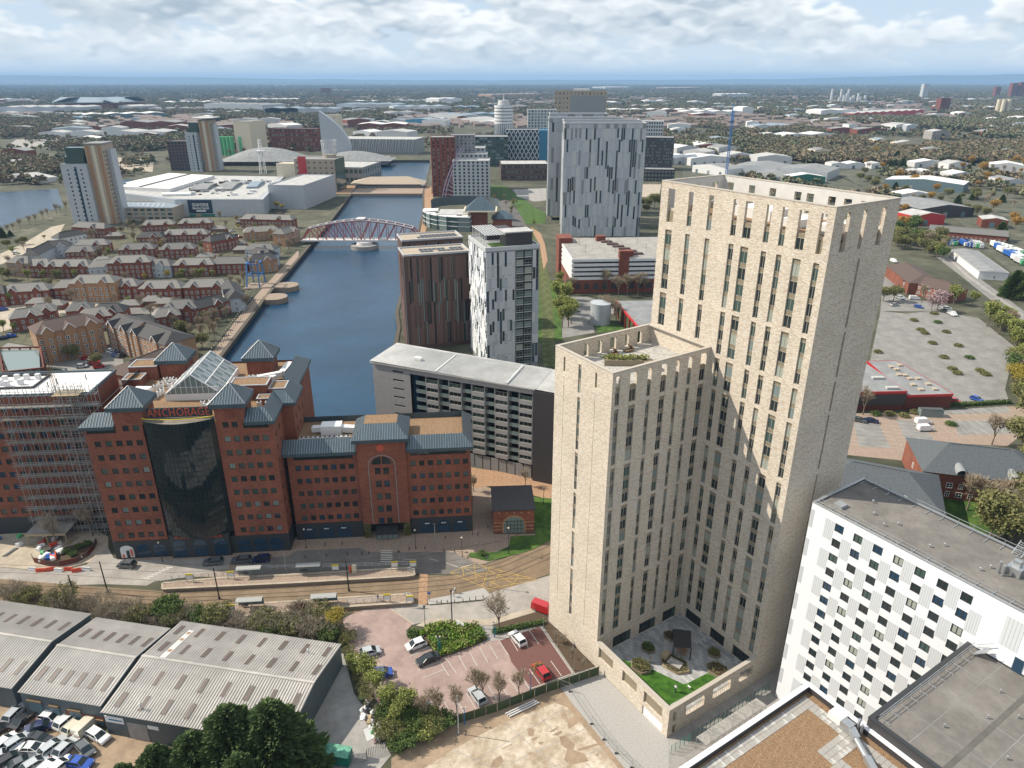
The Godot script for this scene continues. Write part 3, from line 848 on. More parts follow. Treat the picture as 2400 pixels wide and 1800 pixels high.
# ---------------------------------------------------------------- the white hotel and the roofs beside it
func build_hotel() -> void:
	var t := thing("hotel","white panelled hotel block with rows of small square windows","hotel",CITY,CITY_YAW)
	var w := mb()
	var win := grid(4.24,3.08,7,5.05,2.68,13,1.45,1.4)
	win = win.filter(func(h): return not (h[0] > 24.5 and h[1] < 30.0))
	w.wall(Vector3(4.0,0,-1.0),Vector3.RIGHT,46.0,0,40.0,win,0.18)
	w.wall(Vector3(4.0,0,-14.3),Vector3.BACK,13.3,0,40.0)
	w.wall(Vector3(50.0,0,-14.3),Vector3.LEFT,46.0,0,40.0)
	w.wall(Vector3(50.0,0,-1.0),Vector3.FORWARD,13.3,0,40.0)
	part("wall",w,M.clad_white,t)
	for h in win:
		put("window",window_mesh(1.45,1.4,2,1,"frame_dark",["glass","glass","glass_green","glass","curtain","glass_blue"][rng.randi() % 6],0.14),t,Transform3D(Basis.IDENTITY,Vector3(4.0 + h[0] + 0.725,h[1],-1.12)))
	# ribbed grey panels between the windows, two storeys to a panel
	var pk := []
	for c in 9:
		for k in 7:
			var x: float = 4.0 + [2.55,5.65][0] + 3.08 * c if c < 1 else 4.0 + 5.62 + 3.08 * (c - 1)
			var y: float = 38.7 - 5.36 * k - (0.0 if c % 2 == 0 else 2.0)
			if c > 7: continue
			pk.append([x,y - 3.4 if y < 38.9 else y - 3.4,1.55,3.4])
	for k in 7: pk.append([4.02,38.9 - 5.36 * k - 3.2,0.62,3.2])
	for k in [[32.2,34.2,2.2,4.4],[36.5,29.0,1.6,4.6],[31.4,27.0,1.4,2.2]]: pk.append([4.0 + k[0] - 4.0,k[1],k[2],k[3]])
	for p in pk:
		if p[1] < 1.0: continue
		var key := "rib%.2f_%.2f" % [p[2],p[3]]
		if not cache.has(key):
			var b := mb()
			var k := 5
			for i in k: b.box(Vector3(p[2] * i / k + 0.02,0,-0.02),Vector3(p[2] * (i + 1) / k - 0.02,p[3],0.035))
			cache[key] = b.mesh(M.clad_rib)
		put("ribbed_panel",cache[key],t,Transform3D(Basis.IDENTITY,Vector3(p[0],p[1],-1.0)))
	block("roof","felt",t,Vector3(4.3,39.5,-14.0),Vector3(49.7,39.8,-1.3))
	var r := mb()
	ring(r,3.95,50.05,-14.35,-0.95,40.0,40.12,0.4)
	part("parapet_cap",r,M.galvanised,t)
	var g := mb()
	for i in 22:
		var x := 4.6 + i * 2.1
		for z in [-1.5,-13.8]:
			g.bar(Vector3(x,39.8,z),Vector3(x,40.9,z),0.05)
			g.bar(Vector3(x,39.85,z),Vector3(x,39.85,z - (1.2 if z > -5 else -1.2)),0.1)
	for y in [40.4,40.9]:
		for z in [-1.5,-13.8]: g.bar(Vector3(4.6,y,z),Vector3(49.5,y,z),0.06)
		g.bar(Vector3(4.6,y,-1.5),Vector3(4.6,y,-13.8),0.06)
	part("guard_rail",g,M.galvanised,t)
	block("roof_hatch","galvanised",t,Vector3(6.2,39.8,-4.6),Vector3(7.6,40.3,-3.0))
	var vents := mb()
	for p in [[9,-9],[13.5,-4.5],[14.5,-6.5],[20,-5],[21,-7],[26.5,-5.5],[27,-7.2],[11,-6]]:
		vents.cyl(Vector3(p[0],39.8,p[1]),Vector3(p[0],40.25,p[1]),0.1,0.1,8)
		vents.cyl(Vector3(p[0],40.25,p[1]),Vector3(p[0],40.35,p[1]),0.2,0.05,8)
	part("roof_vent",vents,M.galvanised,t)
	var pl := mb()
	pl.box(Vector3(28.4,39.8,-9.6),Vector3(30.2,41.0,-7.8))
	pl.box(Vector3(28.8,41.0,-9.2),Vector3(29.7,41.8,-8.4))
	pl.cyl(Vector3(28.0,39.8,-7.0),Vector3(28.0,41.6,-7.0),0.2,0.2,8)
	pl.cyl(Vector3(28.6,39.8,-6.8),Vector3(28.6,41.4,-6.8),0.2,0.2,8)
	part("air_unit",pl,M.steel,t)
	var ld := mb()
	for i in 8: ld.bar(Vector3(27.0,39.9 + 0.18 * i,-12.9 - 0.25 * i),Vector3(28.2,39.9 + 0.18 * i,-12.9 - 0.25 * i),0.1,0.05)
	for x in [27.0,28.2]: ld.bar(Vector3(x,39.9,-12.9),Vector3(x,41.3,-14.9),0.08)
	part("roof_step",ld,M.galvanised,t)
	# the lower grey-roofed block
	var o := thing("grey_roofed_block","lower block with a wide grey felt roof and steel edge rail","building",CITY,CITY_YAW)
	w = mb()
	shell(w,29.1,64.0,-1.0,21.3,0,31.8)
	part("wall",w,M.clad_dark,o)
	block("roof","felt",o,Vector3(29.5,31.3,-0.95),Vector3(63.6,31.6,20.9))
	r = mb()
	r.box(Vector3(29.05,31.8,-0.98),Vector3(29.6,31.95,21.35))
	r.box(Vector3(29.6,31.8,20.8),Vector3(64.0,31.95,21.35))
	part("parapet_cap",r,M.frame_dark,o)
	g = mb()
	for i in 11:
		var z := 0.2 + i * 1.98
		g.bar(Vector3(30.0,31.6,z),Vector3(30.0,32.7,z),0.05)
		g.bar(Vector3(30.0,31.65,z),Vector3(31.0,31.65,z),0.1)
	for y in [32.2,32.7]: g.bar(Vector3(30.0,y,-0.6),Vector3(30.0,y,20.8),0.06)
	part("guard_rail",g,M.galvanised,o)
	ld = mb()
	for i in 9: ld.bar(Vector3(30.6 + i * 0.14,31.7 + 0.16 * i,-0.5),Vector3(30.6 + i * 0.14,31.7 + 0.16 * i,0.6),0.25,0.04)
	for z in [-0.5,0.6]:
		ld.bar(Vector3(30.4,31.7,z),Vector3(32.0,33.1,z),0.06)
		ld.bar(Vector3(30.4,32.7,z),Vector3(32.0,34.1,z),0.05)
	part("steel_steps",ld,M.galvanised,o)
	block("roof_door","glass_blue",o,Vector3(34.4,31.6,-0.94),Vector3(35.5,33.7,-0.9))
	var seam := mb()
	for z in [4.0,10.0,16.0]: seam.box(Vector3(30.5,31.6,z - 0.04),Vector3(63.6,31.615,z + 0.04))
	for x in [33.5,40.0,46.0]: seam.box(Vector3(x - 0.04,31.6,-0.9),Vector3(x + 0.04,31.612,20.8))
	part("felt_seam",seam,M.roof_grey,o)
	block("drain_channel","asphalt_dark",o,Vector3(37.2,31.6,0.5),Vector3(37.8,31.62,21.0))
	vents = mb()
	for p in [[35.5,4.2],[38.5,6.5],[36.6,9.5],[34.5,15.0],[40.5,13.5],[43.0,18.0]]: vents.cyl(Vector3(p[0],31.6,p[1]),Vector3(p[0],32.1,p[1]),0.1,0.12,8)
	part("roof_vent",vents,M.galvanised,o)
	# the gravel-topped roof in the corner
	o = thing("gravel_roofed_block","block with a gravel and paving slab roof behind a pale parapet","building",CITY + Basis(UP,CITY_YAW) * Vector3(12.2,21.1,19.0),CITY_YAW)
	o.scale = Vector3(0.79,0.79,0.79)
	w = mb()
	shell(w,11.5,40.0,3.0,40.0,-26.7,12.0)
	part("wall",w,M.clad_dark,o)
	block("roof","gravel_roof",o,Vector3(12.0,10.7,3.5),Vector3(39.5,11.0,39.5))
	r = mb()
	ring(r,11.45,40.05,2.95,40.05,12.0,12.15,0.75)
	part("parapet_cap",r,M.clad_white,o)
	r = mb()
	ring(r,11.9,39.6,3.4,39.6,11.0,12.0,0.3)
	part("parapet_lining",r,M.clad_dark,o)
	var sm := []
	for k in 3:
		var b := mb()
		b.box(Vector3(-0.43,0,-0.43),Vector3(0.43,0.06,0.43))
		sm.append(b.mesh([M.slab_pale,M.kerb,M.concrete_grey][k]))
	var spots := []
	for j in 30: for i in 2: spots.append(Vector2(13.0 + i * 0.9,5.3 + j * 0.9))
	for i in 19: for j in 2: if i > 1: spots.append(Vector2(13.0 + i * 0.9,5.3 + j * 0.9))
	for i in 3: for j in 6: spots.append(Vector2(20.2 + i * 0.9,7.1 + j * 0.9))
	for i in 5: for j in 3: spots.append(Vector2(22.9 + i * 0.9,10.7 + j * 0.9))
	for s in spots: put("paving_slab",sm[rng.randi() % 3],o,Transform3D(Basis(UP,rng.randf_range(-0.03,0.03)),Vector3(s.x,11.0 + rng.randf() * 0.01,s.y)))
	var du := mb()
	du.box(Vector3(19.0,11.3,4.4),Vector3(20.6,12.5,5.8))
	du.bar(Vector3(20.5,11.9,5.2),Vector3(22.0,11.9,6.2),1.0,1.0)
	du.cyl(Vector3(21.8,11.9,6.1),Vector3(24.8,11.9,7.9),0.45,0.45,12)
	du.bar(Vector3(24.6,11.9,7.8),Vector3(26.4,11.9,8.9),0.95,0.95)
	for p in [[22.5,6.6],[24.4,7.6],[25.8,8.6]]: du.bar(Vector3(p[0],11.0,p[1]),Vector3(p[0],11.5,p[1]),0.08)
	part("air_duct",du,M.steel,o)
	var ac := mb()
	for i in 4: ac.box(Vector3(16.9,11.2 + i * 0.3,3.9),Vector3(19.0,11.44 + i * 0.3,5.6))
	part("air_handler",ac,M.duct_white,o)
	var fl := mb()
	for p in [[20.9,4.2,2.6],[21.5,4.2,2.0]]: fl.cyl(Vector3(p[0],11,p[1]),Vector3(p[0],11 + p[2],p[1]),0.22,0.22,10)
	part("flue",fl,M.steel,o)
	# the slatted store between the deck and the roof
	o = thing("cycle_store","long cycle store with a slatted glass roof beside the deck wall","shelter",CITY,CITY_YAW)
	var fr := mb()
	var ro := mb()
	for i in 12:
		var z := 4.6 + i * 1.3
		fr.bar(Vector3(4.0,2.55,z),Vector3(6.1,2.75,z),0.07)
		for x in [4.0,6.1]: fr.bar(Vector3(x,0,z),Vector3(x,2.6,z),0.07)
	for i in 9: ro.box(Vector3(4.02 + i * 0.235,2.62 + i * 0.022,4.5),Vector3(4.02 + i * 0.235 + 0.16,2.66 + i * 0.022,19.0))
	part("frame",fr,M.galvanised,o)
	part("roof_slats",ro,M.slab_pale,o)
	o = thing("mesh_fence","blue-green mesh fence along the lane behind the deck","fence",CITY,CITY_YAW)
	fr = mb()
	for i in 25:
		fr.bar(Vector3(2.6,0,-1.0 + i),Vector3(2.6,2.0,-1.0 + i),0.06)
		if i < 24:
			for k in 5: fr.bar(Vector3(2.6,0.3 + k * 0.4,-1.0 + i),Vector3(2.6,0.3 + k * 0.4,i),0.025)
	part("panel",fr,M.teal,o)
func letters(called: String,text: String,h: float,m: Material,parent: Node3D,t: Transform3D,wide := 0.0,bold := true) -> MeshInstance3D:
	var tm := TextMesh.new()
	var f := SystemFont.new()
	f.font_names = PackedStringArray(["Droid Sans"])
	if bold: f.font_weight = 700
	tm.font = f
	tm.text = text
	tm.font_size = 32
	tm.pixel_size = h / 23.0
	tm.depth = 0.08
	tm.curve_step = 4.0
	tm.material = m
	var s := 1.0
	if wide > 0.0:
		var b := tm.get_aabb()
		if b.size.x > 0.01: s = wide / b.size.x
	return put(called,tm,parent,t * Transform3D(Basis.from_scale(Vector3(s,1,1)),Vector3.ZERO))
# ribbed metal roof slope between eave a-b and ridge d-c
func ribbed(plain: MB,ribs: MB,a: Vector3,b: Vector3,c: Vector3,d: Vector3,step := 0.55) -> void:
	if c.distance_to(d) < 0.01: plain.tri(a,b,c)
	else: plain.quad(a,b,c,d)
	var k := int(a.distance_to(b) / step)
	var nn := (b - a).cross(d - a).normalized() * 0.04
	var run := (b - a).normalized()
	var x0 := (d - a).dot(run)
	var x1 := (c - a).dot(run)
	var l := a.distance_to(b)
	for i in range(1,k):
		var s := l * i / k
		var p := a.lerp(b,float(i) / k)
		var f := 1.0
		if s < x0: f = s / x0
		elif s > x1: f = (l - s) / maxf(l - x1,0.001)
		var up := (d - a) - run * x0
		ribs.bar(p + nn,p + up * f * 0.985 + nn,0.06,0.08)
func pyramid(parent: Node3D,x0: float,x1: float,z0: float,z1: float,y: float,h: float) -> void:
	var p := mb()
	var r := mb()
	var t := Vector3((x0 + x1) / 2,y + h,(z0 + z1) / 2)
	var a := Vector3(x0,y,z1)
	var b := Vector3(x1,y,z1)
	var c := Vector3(x1,y,z0)
	var d := Vector3(x0,y,z0)
	for e in [[a,b],[b,c],[c,d],[d,a]]: ribbed(p,r,e[0],e[1],t,t)
	for e in [a,b,c,d]: r.bar(e + UP * 0.05,t + UP * 0.05,0.14)
	p.box(Vector3(x0,y - 0.9,z0),Vector3(x1,y,z1))
	var o := part("pyramid_roof",p,M.sheet_blue,parent)
	part("seam",r,M.galvanised,o)
func arch_shape(w: float,h: float,spring: float) -> PackedVector2Array:
	var p := PackedVector2Array([Vector2(-w / 2,0),Vector2(w / 2,0),Vector2(w / 2,spring)])
	for i in range(1,8):
		var a := PI * i / 8.0
		p.append(Vector2(cos(a) * w / 2,spring + sin(a) * (h - spring)))
	p.append(Vector2(-w / 2,spring))
	return p
# shape in x, y pushed out along +z
func plate(b: MB,pts: PackedVector2Array,z0: float,z1: float) -> void:
	var t := b.t
	b.t = t * Transform3D(Basis(Vector3.RIGHT,Vector3.FORWARD,Vector3.UP),Vector3.ZERO)
	var q := PackedVector2Array()
	for p in pts: q.append(Vector2(p.x,-p.y))
	b.t = t * Transform3D(Basis(Vector3(1,0,0),Vector3(0,0,1),Vector3(0,-1,0)),Vector3.ZERO)
	b.prism(q,z0,z1)
	b.t = t
func arches(parent: Node3D,list: Array,z: float,sign: String,wide: float) -> void:
	for e in list:   # [x,w,h]
		var b := mb(Transform3D(Basis.IDENTITY,Vector3(e[0],0.3,z)))
		plate(b,arch_shape(e[1],e[2],e[2] * 0.68),0.0,0.05)
		var o := part("arched_window",b,M.glass_blue,parent)
		var f := mb(Transform3D(Basis.IDENTITY,Vector3(e[0],0.3,z)))
		for i in range(1,4): f.box(Vector3(-e[1] / 2 + e[1] * i / 4.0 - 0.03,0,0.05),Vector3(-e[1] / 2 + e[1] * i / 4.0 + 0.03,e[2] * 0.7,0.09))
		f.box(Vector3(-e[1] / 2,e[2] * 0.55,0.05),Vector3(e[1] / 2,e[2] * 0.6,0.1))
		part("glazing_bar",f,M.frame_dark,o)
		if sign:
			var s := mb()
			s.box(Vector3(e[0] - wide / 2,0.3 + e[2] * 0.76,z + 0.1),Vector3(e[0] + wide / 2,0.3 + e[2] * 0.76 + 0.34,z + 0.14))
			part("sign_board",s,M.plinth,o)
			letters("lettering",sign,0.26,M.white_paint,o,Transform3D(Basis.IDENTITY,Vector3(e[0],0.3 + e[2] * 0.76 + 0.17,z + 0.2)),wide * 0.86)
func build_anchorage() -> void:
	var t := thing("brick_office","red brick office block with pyramid roofs and a dark curved glass front","office building",Vector3(-89.7,0,-133.2),0.0866)
	var w := mb()
	var tops := []
	for k in 8: tops.append(6.8 + 3.3 * k)
	var lf := []
	for x in [1.5,3.75,5.9,8.0,10.1]:
		for y in tops: lf.append([x,y - 1.35,1.25,1.35])
	for x in [7.9,10.0]: lf.append([x,32.0,1.25,1.35])
	lf.append([0.5,31.7,5.9,1.25])
	w.wall(Vector3(0,0,0),Vector3.RIGHT,12.0,4.6,33.4,lf,0.25)
	w.wall(Vector3(6.4,0,0),Vector3.RIGHT,6.0,33.4,36.9)
	var rf := []
	for x in [1.4,3.4,5.4,7.4,9.4]:
		for y in tops: rf.append([x,y - 1.35,1.25,1.35])
	for x in [1.5,3.4]: rf.append([x,32.0,1.25,1.35])
	rf.append([5.7,31.7,5.3,1.25])
	w.wall(Vector3(26.8,0,0),Vector3.RIGHT,11.8,4.6,33.4,rf,0.25)
	w.wall(Vector3(27.0,0,0),Vector3.RIGHT,6.0,33.4,36.9)
	# towers above the eaves, flanks and back
	for x in [6.4,27.0]:
		for z in [[-6.2,0.0],[-33.0,-27.0]]:
			w.wall(Vector3(x + 6.0,0,z[1]),Vector3.FORWARD,z[1] - z[0],33.0,36.9)
			w.wall(Vector3(x,0,z[0]),Vector3.BACK,z[1] - z[0],33.0,36.9)
			if z[1] < -1: w.wall(Vector3(x,0,z[1]),Vector3.RIGHT,6.0,33.0,36.9)
	var side := []
	for x in [1.5,5.0]:
		for y in tops: side.append([x,y - 1.35,0.9,1.35])
	w.wall(Vector3(38.6,0,0),Vector3.FORWARD,9.0,0,33.4,side,0.25)
	w.wall(Vector3(38.6,0,-9.0),Vector3.RIGHT,2.6,0,33.4)
	w.wall(Vector3(41.2,0,-9.0),Vector3.FORWARD,9.0,0,33.4,side,0.25)
	w.wall(Vector3(40.0,0,-18.0),Vector3.FORWARD,18.0,0,33.4,side,0.25)
	w.wall(Vector3(40.0,0,-36.0),Vector3.LEFT,40.0,0,33.4)
	w.wall(Vector3(0,0,-36.0),Vector3.BACK,36.0,0,33.4)
	w.wall(Vector3(12.0,0,-0.05),Vector3.FORWARD,3.0,33.0,36.5)
	# brick boxes on the roof
	var tops2 := [[-0.6,6.0,-31.5,-26.3,36.3],[-0.4,3.8,-25.5,-21.5,35.0],[26.8,35.2,-17.2,-12.2,36.4],[35.4,39.2,-16.8,-12.2,35.4],[33.4,37.0,-11.5,-9.0,34.4]]
	for b in tops2: w.box(Vector3(b[0],33.0,b[2]),Vector3(b[1],b[4],b[3]))
	part("wall",w,M.red,t)
	windows(t,Vector3.ZERO,Vector3.RIGHT,lf.slice(0,-1),0.18,2,1,"frame_dark",["glass","glass_green","glass","glass","glass_green","glass_pale"])
	windows(t,Vector3(26.8,0,0),Vector3.RIGHT,rf.slice(0,-1),0.18,2,1,"frame_dark",["glass","glass_green","glass","glass","glass_green","glass_pale"])
	windows(t,Vector3.ZERO,Vector3.RIGHT,[lf[-1]],0.18,5,1,"frame_dark",["glass"],"strip_window")
	windows(t,Vector3(26.8,0,0),Vector3.RIGHT,[rf[-1]],0.18,5,1,"frame_dark",["glass"],"strip_window")
	windows(t,Vector3(38.6,0,0),Vector3.FORWARD,side,0.18,1,1,"frame_dark",["glass"])
	windows(t,Vector3(41.2,0,-9.0),Vector3.FORWARD,side,0.18,1,1,"frame_dark",["glass"])
	# gravel tops with pale edges
	var gt := mb()
	var ge := mb()
	for b in tops2:
		gt.box(Vector3(b[0] + 0.3,b[4],b[2] + 0.3),Vector3(b[1] - 0.3,b[4] + 0.03,b[3] - 0.3))
		ring(ge,b[0] - 0.05,b[1] + 0.05,b[2] - 0.05,b[3] + 0.05,b[4],b[4] + 0.18,0.3)
	gt.box(Vector3(0.4,32.6,-35.6),Vector3(38.2,33.0,-1.0))
	part("roof",gt,M.gravel_roof,t)
	part("roof_edge",ge,M.clad_silver,t)
	# dark plinth, bands and panels between the windows
	var p := mb()
	p.box(Vector3(-0.12,0,-8),Vector3(12.6,4.6,0.12))
	p.box(Vector3(25.6,0,-8),Vector3(38.72,4.6,0.12))
	p.box(Vector3(12.6,0,-1.0),Vector3(25.6,6.2,0.9))
	part("plinth",p,M.plinth,t)
	arches(t,[[6.2,2.7,3.4],[9.8,2.7,3.4]],0.12,"",0.0)
	arches(t,[[28.6,2.9,3.3],[32.2,2.9,3.3],[35.8,2.9,3.3]],0.12,"",0.0)
	arches(t,[[14.6,2.8,4.6],[19.1,2.8,4.6],[23.6,2.8,4.6]],0.9,"",0.0)
	var mural := mb(Transform3D(Basis.IDENTITY,Vector3(2.6,0.3,0.12)))
	plate(mural,arch_shape(2.9,3.2,2.2),0.0,0.05)
	var mu := part("printed_panel",mural,M.white_wall,t)
	var mp := mb(Transform3D(Basis.IDENTITY,Vector3(2.6,0.3,0.18)))
	mp.box(Vector3(-0.2,0,0),Vector3(0.5,1.9,0.03))
	part("printed_door",mp,M.frame_dark,mu)
	mp = mb(Transform3D(Basis.IDENTITY,Vector3(2.6,0.3,0.18)))
	mp.box(Vector3(0.75,0.4,0),Vector3(1.2,2.2,0.03))
	mp.box(Vector3(-1.2,0.1,0),Vector3(-0.7,0.9,0.03))
	part("printed_flag",mp,M.plastic_red,mu)
	letters("entrance_lettering","ANCHORAGE",0.7,M.sign_red,t,Transform3D(Basis.IDENTITY,Vector3(19.1,5.5,0.98)),10.5)
	var em := mb()
	for x in [9.4,30.0]:
		em.cyl(Vector3(x,35.1,0),Vector3(x,35.1,0.12),1.15,1.15,6)
	part("emblem",em,M.red2,t)
	# bowed glass front: storeys of mirror glass between thin bars
	var gl := mb()
	var bars := mb()
	var n := 18
	var pt := func(i: int) -> Vector3:
		var f := float(i) / n
		return Vector3(lerpf(12.0,26.8,f),0,0.35 + 2.1 * sin(PI * f) - (0.6 if i == 0 or i == n else 0.0))
	for j in 22:
		var y0 := 6.2 + 28.2 * j / 22.0
		var y1 := 6.2 + 28.2 * (j + 1) / 22.0
		for i in n:
			var a: Vector3 = pt.call(i)
			var b: Vector3 = pt.call(i + 1)
			var q := Vector3(0,0,rng.randf_range(-0.012,0.012))
			gl.quad(a + UP * y0 + q,b + UP * y0 - q,b + UP * y1 + q,a + UP * y1 - q)
			bars.bar(a + UP * y0 + Vector3(0,0,0.03),b + UP * y0 + Vector3(0,0,0.03),0.05)
	for i in n + 1: bars.bar(pt.call(i) + UP * 6.2 + Vector3(0,0,0.03),pt.call(i) + UP * 34.4 + Vector3(0,0,0.03),0.05)
	var cw := part("curved_glass",gl,M.curved_mirror,t)
	part("glazing_bar",bars,M.frame_dark,cw)
	var cap := mb()
	for i in n: cap.quad(pt.call(i) + UP * 34.4,pt.call(i + 1) + UP * 34.4,Vector3(lerpf(12.0,26.8,(i + 1.0) / n),34.4,-1.0),Vector3(lerpf(12.0,26.8,float(i) / n),34.4,-1.0))
	part("glass_top",cap,M.flat_roof,t)
	var yb := mb()
	for i in n: yb.bar(pt.call(i) * Vector3(1,1,0.5) + UP * 34.9,pt.call(i + 1) * Vector3(1,1,0.5) + UP * 34.9,0.14)
	part("yellow_rail",yb,M.sign_yellow,t)
	block("sign_panel","dark_trim",t,Vector3(13.0,34.6,-0.9),Vector3(26.4,36.8,-0.6))
	letters("roof_lettering","ANCHORAGE",1.65,M.sign_red,t,Transform3D(Basis.IDENTITY,Vector3(19.7,35.75,-0.5)),12.8,false)
	# roofs
	pyramid(t,5.6,13.2,-6.9,0.7,37.7,3.4)
	pyramid(t,26.2,33.8,-6.9,0.7,37.7,3.4)
	pyramid(t,5.6,13.2,-33.7,-26.3,37.7,3.4)
	pyramid(t,26.2,33.8,-33.7,-26.3,37.7,3.4)
	var rp := mb()
	var rr := mb()
	var Y := 33.5
	var R := 35.7
	ribbed(rp,rr,Vector3(-0.7,Y,0.7),Vector3(6.4,Y,0.7),Vector3(6.4,R,-2.0),Vector3(1.8,R,-2.0))
	ribbed(rp,rr,Vector3(-0.7,Y,-34.0),Vector3(-0.7,Y,0.7),Vector3(1.8,R,-2.0),Vector3(1.8,R,-32.0))
	rp.box(Vector3(-0.7,Y - 0.75,-1.0),Vector3(6.4,Y - 0.01,0.7))
	part("seam",rr,M.galvanised,part("eaves_roof",rp,M.sheet_blue,t))
	rp = mb()
	rr = mb()
	ribbed(rp,rr,Vector3(33.0,Y,0.7),Vector3(39.3,Y,0.7),Vector3(36.8,R,-2.0),Vector3(33.0,R,-2.0))
	ribbed(rp,rr,Vector3(39.3,Y,0.7),Vector3(39.3,Y,-9.0),Vector3(36.8,R,-11.0),Vector3(36.8,R,-2.0))
	ribbed(rp,rr,Vector3(39.3,Y,-8.4),Vector3(41.9,Y,-8.4),Vector3(39.3,R,-11.0),Vector3(36.8,R,-11.0))
	ribbed(rp,rr,Vector3(41.9,Y,-8.4),Vector3(41.9,Y,-18.0),Vector3(39.3,R,-18.0),Vector3(39.3,R,-11.0))
	ribbed(rp,rr,Vector3(40.7,Y,-18.0),Vector3(40.7,Y,-36.0),Vector3(37.6,R,-33.0),Vector3(37.6,R,-18.0))
	for q in [[33.0,39.3,-1.0,0.7],[38.5,39.28,-8.4,-1.0],[38.6,41.9,-18.0,-8.4],[39.9,40.7,-36.0,-18.0]]: rp.box(Vector3(q[0],Y - 0.75,q[2]),Vector3(q[1],Y - 0.01,q[3]))
	var ro := part("eaves_roof",rp,M.sheet_blue,t)
	part("seam",rr,M.galvanised,ro)
	# glazed atrium roof: panes between white bars
	var pane := mb()
	pane.quad(Vector3(0,0,0),Vector3(1,0,0),Vector3(1,1,0),Vector3(0,1,0))
	var pm := [pane.mesh(M.glass_sky),pane.mesh(M.glass_pale)]
	var at := part("atrium_frame",atrium_frame(),M.white_paint,t)
	var A := [Vector3(12.4,34.6,-13.0),Vector3(18.6,39.2,-13.0),Vector3(24.4,34.6,-13.0)]
	for sgn in 2:
		var e: Vector3 = A[0] if sgn == 0 else A[2]
		for i in 9:
			for j in 4:
				var z := -13.0 - 1.7 * i
				var a := e.lerp(A[1],j / 4.0)
				var b := e.lerp(A[1],(j + 1) / 4.0)
				a.z = z; b.z = z
				var d := Vector3(0,0,-1.7)
				if sgn == 1: put("roof_pane",pm[(i + j) % 2],at,Transform3D(Basis(d,b - a,d.cross(b - a).normalized()),a))
				else: put("roof_pane",pm[(i * 3 + j) % 2],at,Transform3D(Basis(-d,b - a,(-d).cross(b - a).normalized()),a + d))
	var gb := mb()
	gb.tri(A[0],A[2],A[1])
	part("gable_glass",gb,M.glass_pale,at)
	# machines on the roof: white ducts, air units, water tanks
	var du := mb()
	for s in [[1.2,34.2,-9.5,4.8,34.2,-6.5,1.6],[4.8,34.2,-6.5,1.5,34.2,-4.2,1.3],[4.8,34.3,-12.2,1.2,34.3,-12.6,1.9],[1.2,34.2,-12.4,1.0,34.2,-9.4,1.4]]: du.bar(Vector3(s[0] + 3.2,s[1],s[2] - 4),Vector3(s[3] + 3.2,s[4],s[5] - 4),s[6],1.5)
	for s in [[30.5,34.0,-22.5,36.0,34.4,-24.0,1.2],[36.0,34.4,-24.0,36.8,34.6,-30.0,1.5],[33.0,34.0,-21.0,34.6,34.0,-22.8,1.2]]: du.bar(Vector3(s[0],s[1],s[2]),Vector3(s[3],s[4],s[5]),s[6],1.3)
	part("air_duct",du,M.duct_white,t)
	var unit := mb()
	unit.box(Vector3(-0.45,0,-0.45),Vector3(0.45,1.25,0.45))
	var um := unit.mesh(M.duct_white)
	unit = mb()
	unit.cyl(Vector3(0,1.25,0),Vector3(0,1.32,0),0.36,0.36,10)
	var uf := unit.mesh(M.black_metal)
	for q in [[9.0,-14.2],[9.3,-15.3],[9.6,-16.4],[9.9,-17.5],[7.6,-20.0],[8.7,-20.6],[8.0,-22.0],[9.4,-22.6],[8.4,-24.2],[9.8,-24.4],[10.6,-20.8],[10.8,-23.4],[23.2,-10.0],[24.4,-9.6],[22.6,-8.4],[21.6,-9.4],[23.4,-7.6],[28.5,-24.0],[29.6,-24.1],[34.2,-8.0],[36.0,-8.0]]:
		var u := put("air_unit",um,t,Transform3D(Basis(UP,rng.randf() * 0.2),Vector3(q[0],33.0,q[1])))
		put("fan",uf,u,Transform3D.IDENTITY)
	# ---- the lower wing
	var g := thing("brick_office_wing","lower red brick wing with blue metal roof and arched centre bay","office building",Vector3(-50.6,0,-140.5),0.0898)
	w = mb()
	var rows := [19.85,16.5,13.15,9.8,6.5]
	var wl := []
	var wr := []
	var wc := []
	for y in rows:
		for i in 7:
			wl.append([1.6 + 1.98 * i,y - 1.35,1.2,1.35])
			wr.append([0.9 + 2.0 * i,y - 1.35,1.2,1.35])
	for y in [18.8,15.4,12.0,8.65,5.3]:
		wc.append([3.7,y - 1.7,1.3,1.7])
		wc.append([5.6,y - 1.7,1.3,1.7])
	wl.append([1.4,21.25,13.2,1.2])
	wr.append([1.0,21.25,12.8,1.2])
	w.wall(Vector3(0,0,0),Vector3.RIGHT,15.6,4.4,22.8,wl,0.25)
	w.wall(Vector3(26.5,0,0),Vector3.RIGHT,14.7,4.4,22.8,wr,0.25)
	w.wall(Vector3(15.6,0,0.6),Vector3.RIGHT,10.9,3.7,25.4,wc,0.25)
	w.wall(Vector3(15.6,0,-9.6),Vector3.BACK,10.2,4.4,25.4)
	w.wall(Vector3(26.5,0,0.6),Vector3.FORWARD,10.2,4.4,25.4)
	w.wall(Vector3(41.2,0,0),Vector3.FORWARD,16.0,0,22.8)
	w.wall(Vector3(41.2,0,-16),Vector3.LEFT,41.2,0,22.8)
	w.wall(Vector3(0,0,-16),Vector3.BACK,16.0,0,22.8)
	part("wall",w,M.red,g)
	var gs := ["glass","glass","glass_green","glass","glass_blue"]
	windows(g,Vector3.ZERO,Vector3.RIGHT,wl.slice(0,-1),0.18,2,1,"frame_dark",gs)
	windows(g,Vector3(26.5,0,0),Vector3.RIGHT,wr.slice(0,-1),0.18,2,1,"frame_dark",gs)
	windows(g,Vector3(15.6,0,0.6),Vector3.RIGHT,wc,0.18,2,2,"frame_dark",gs)
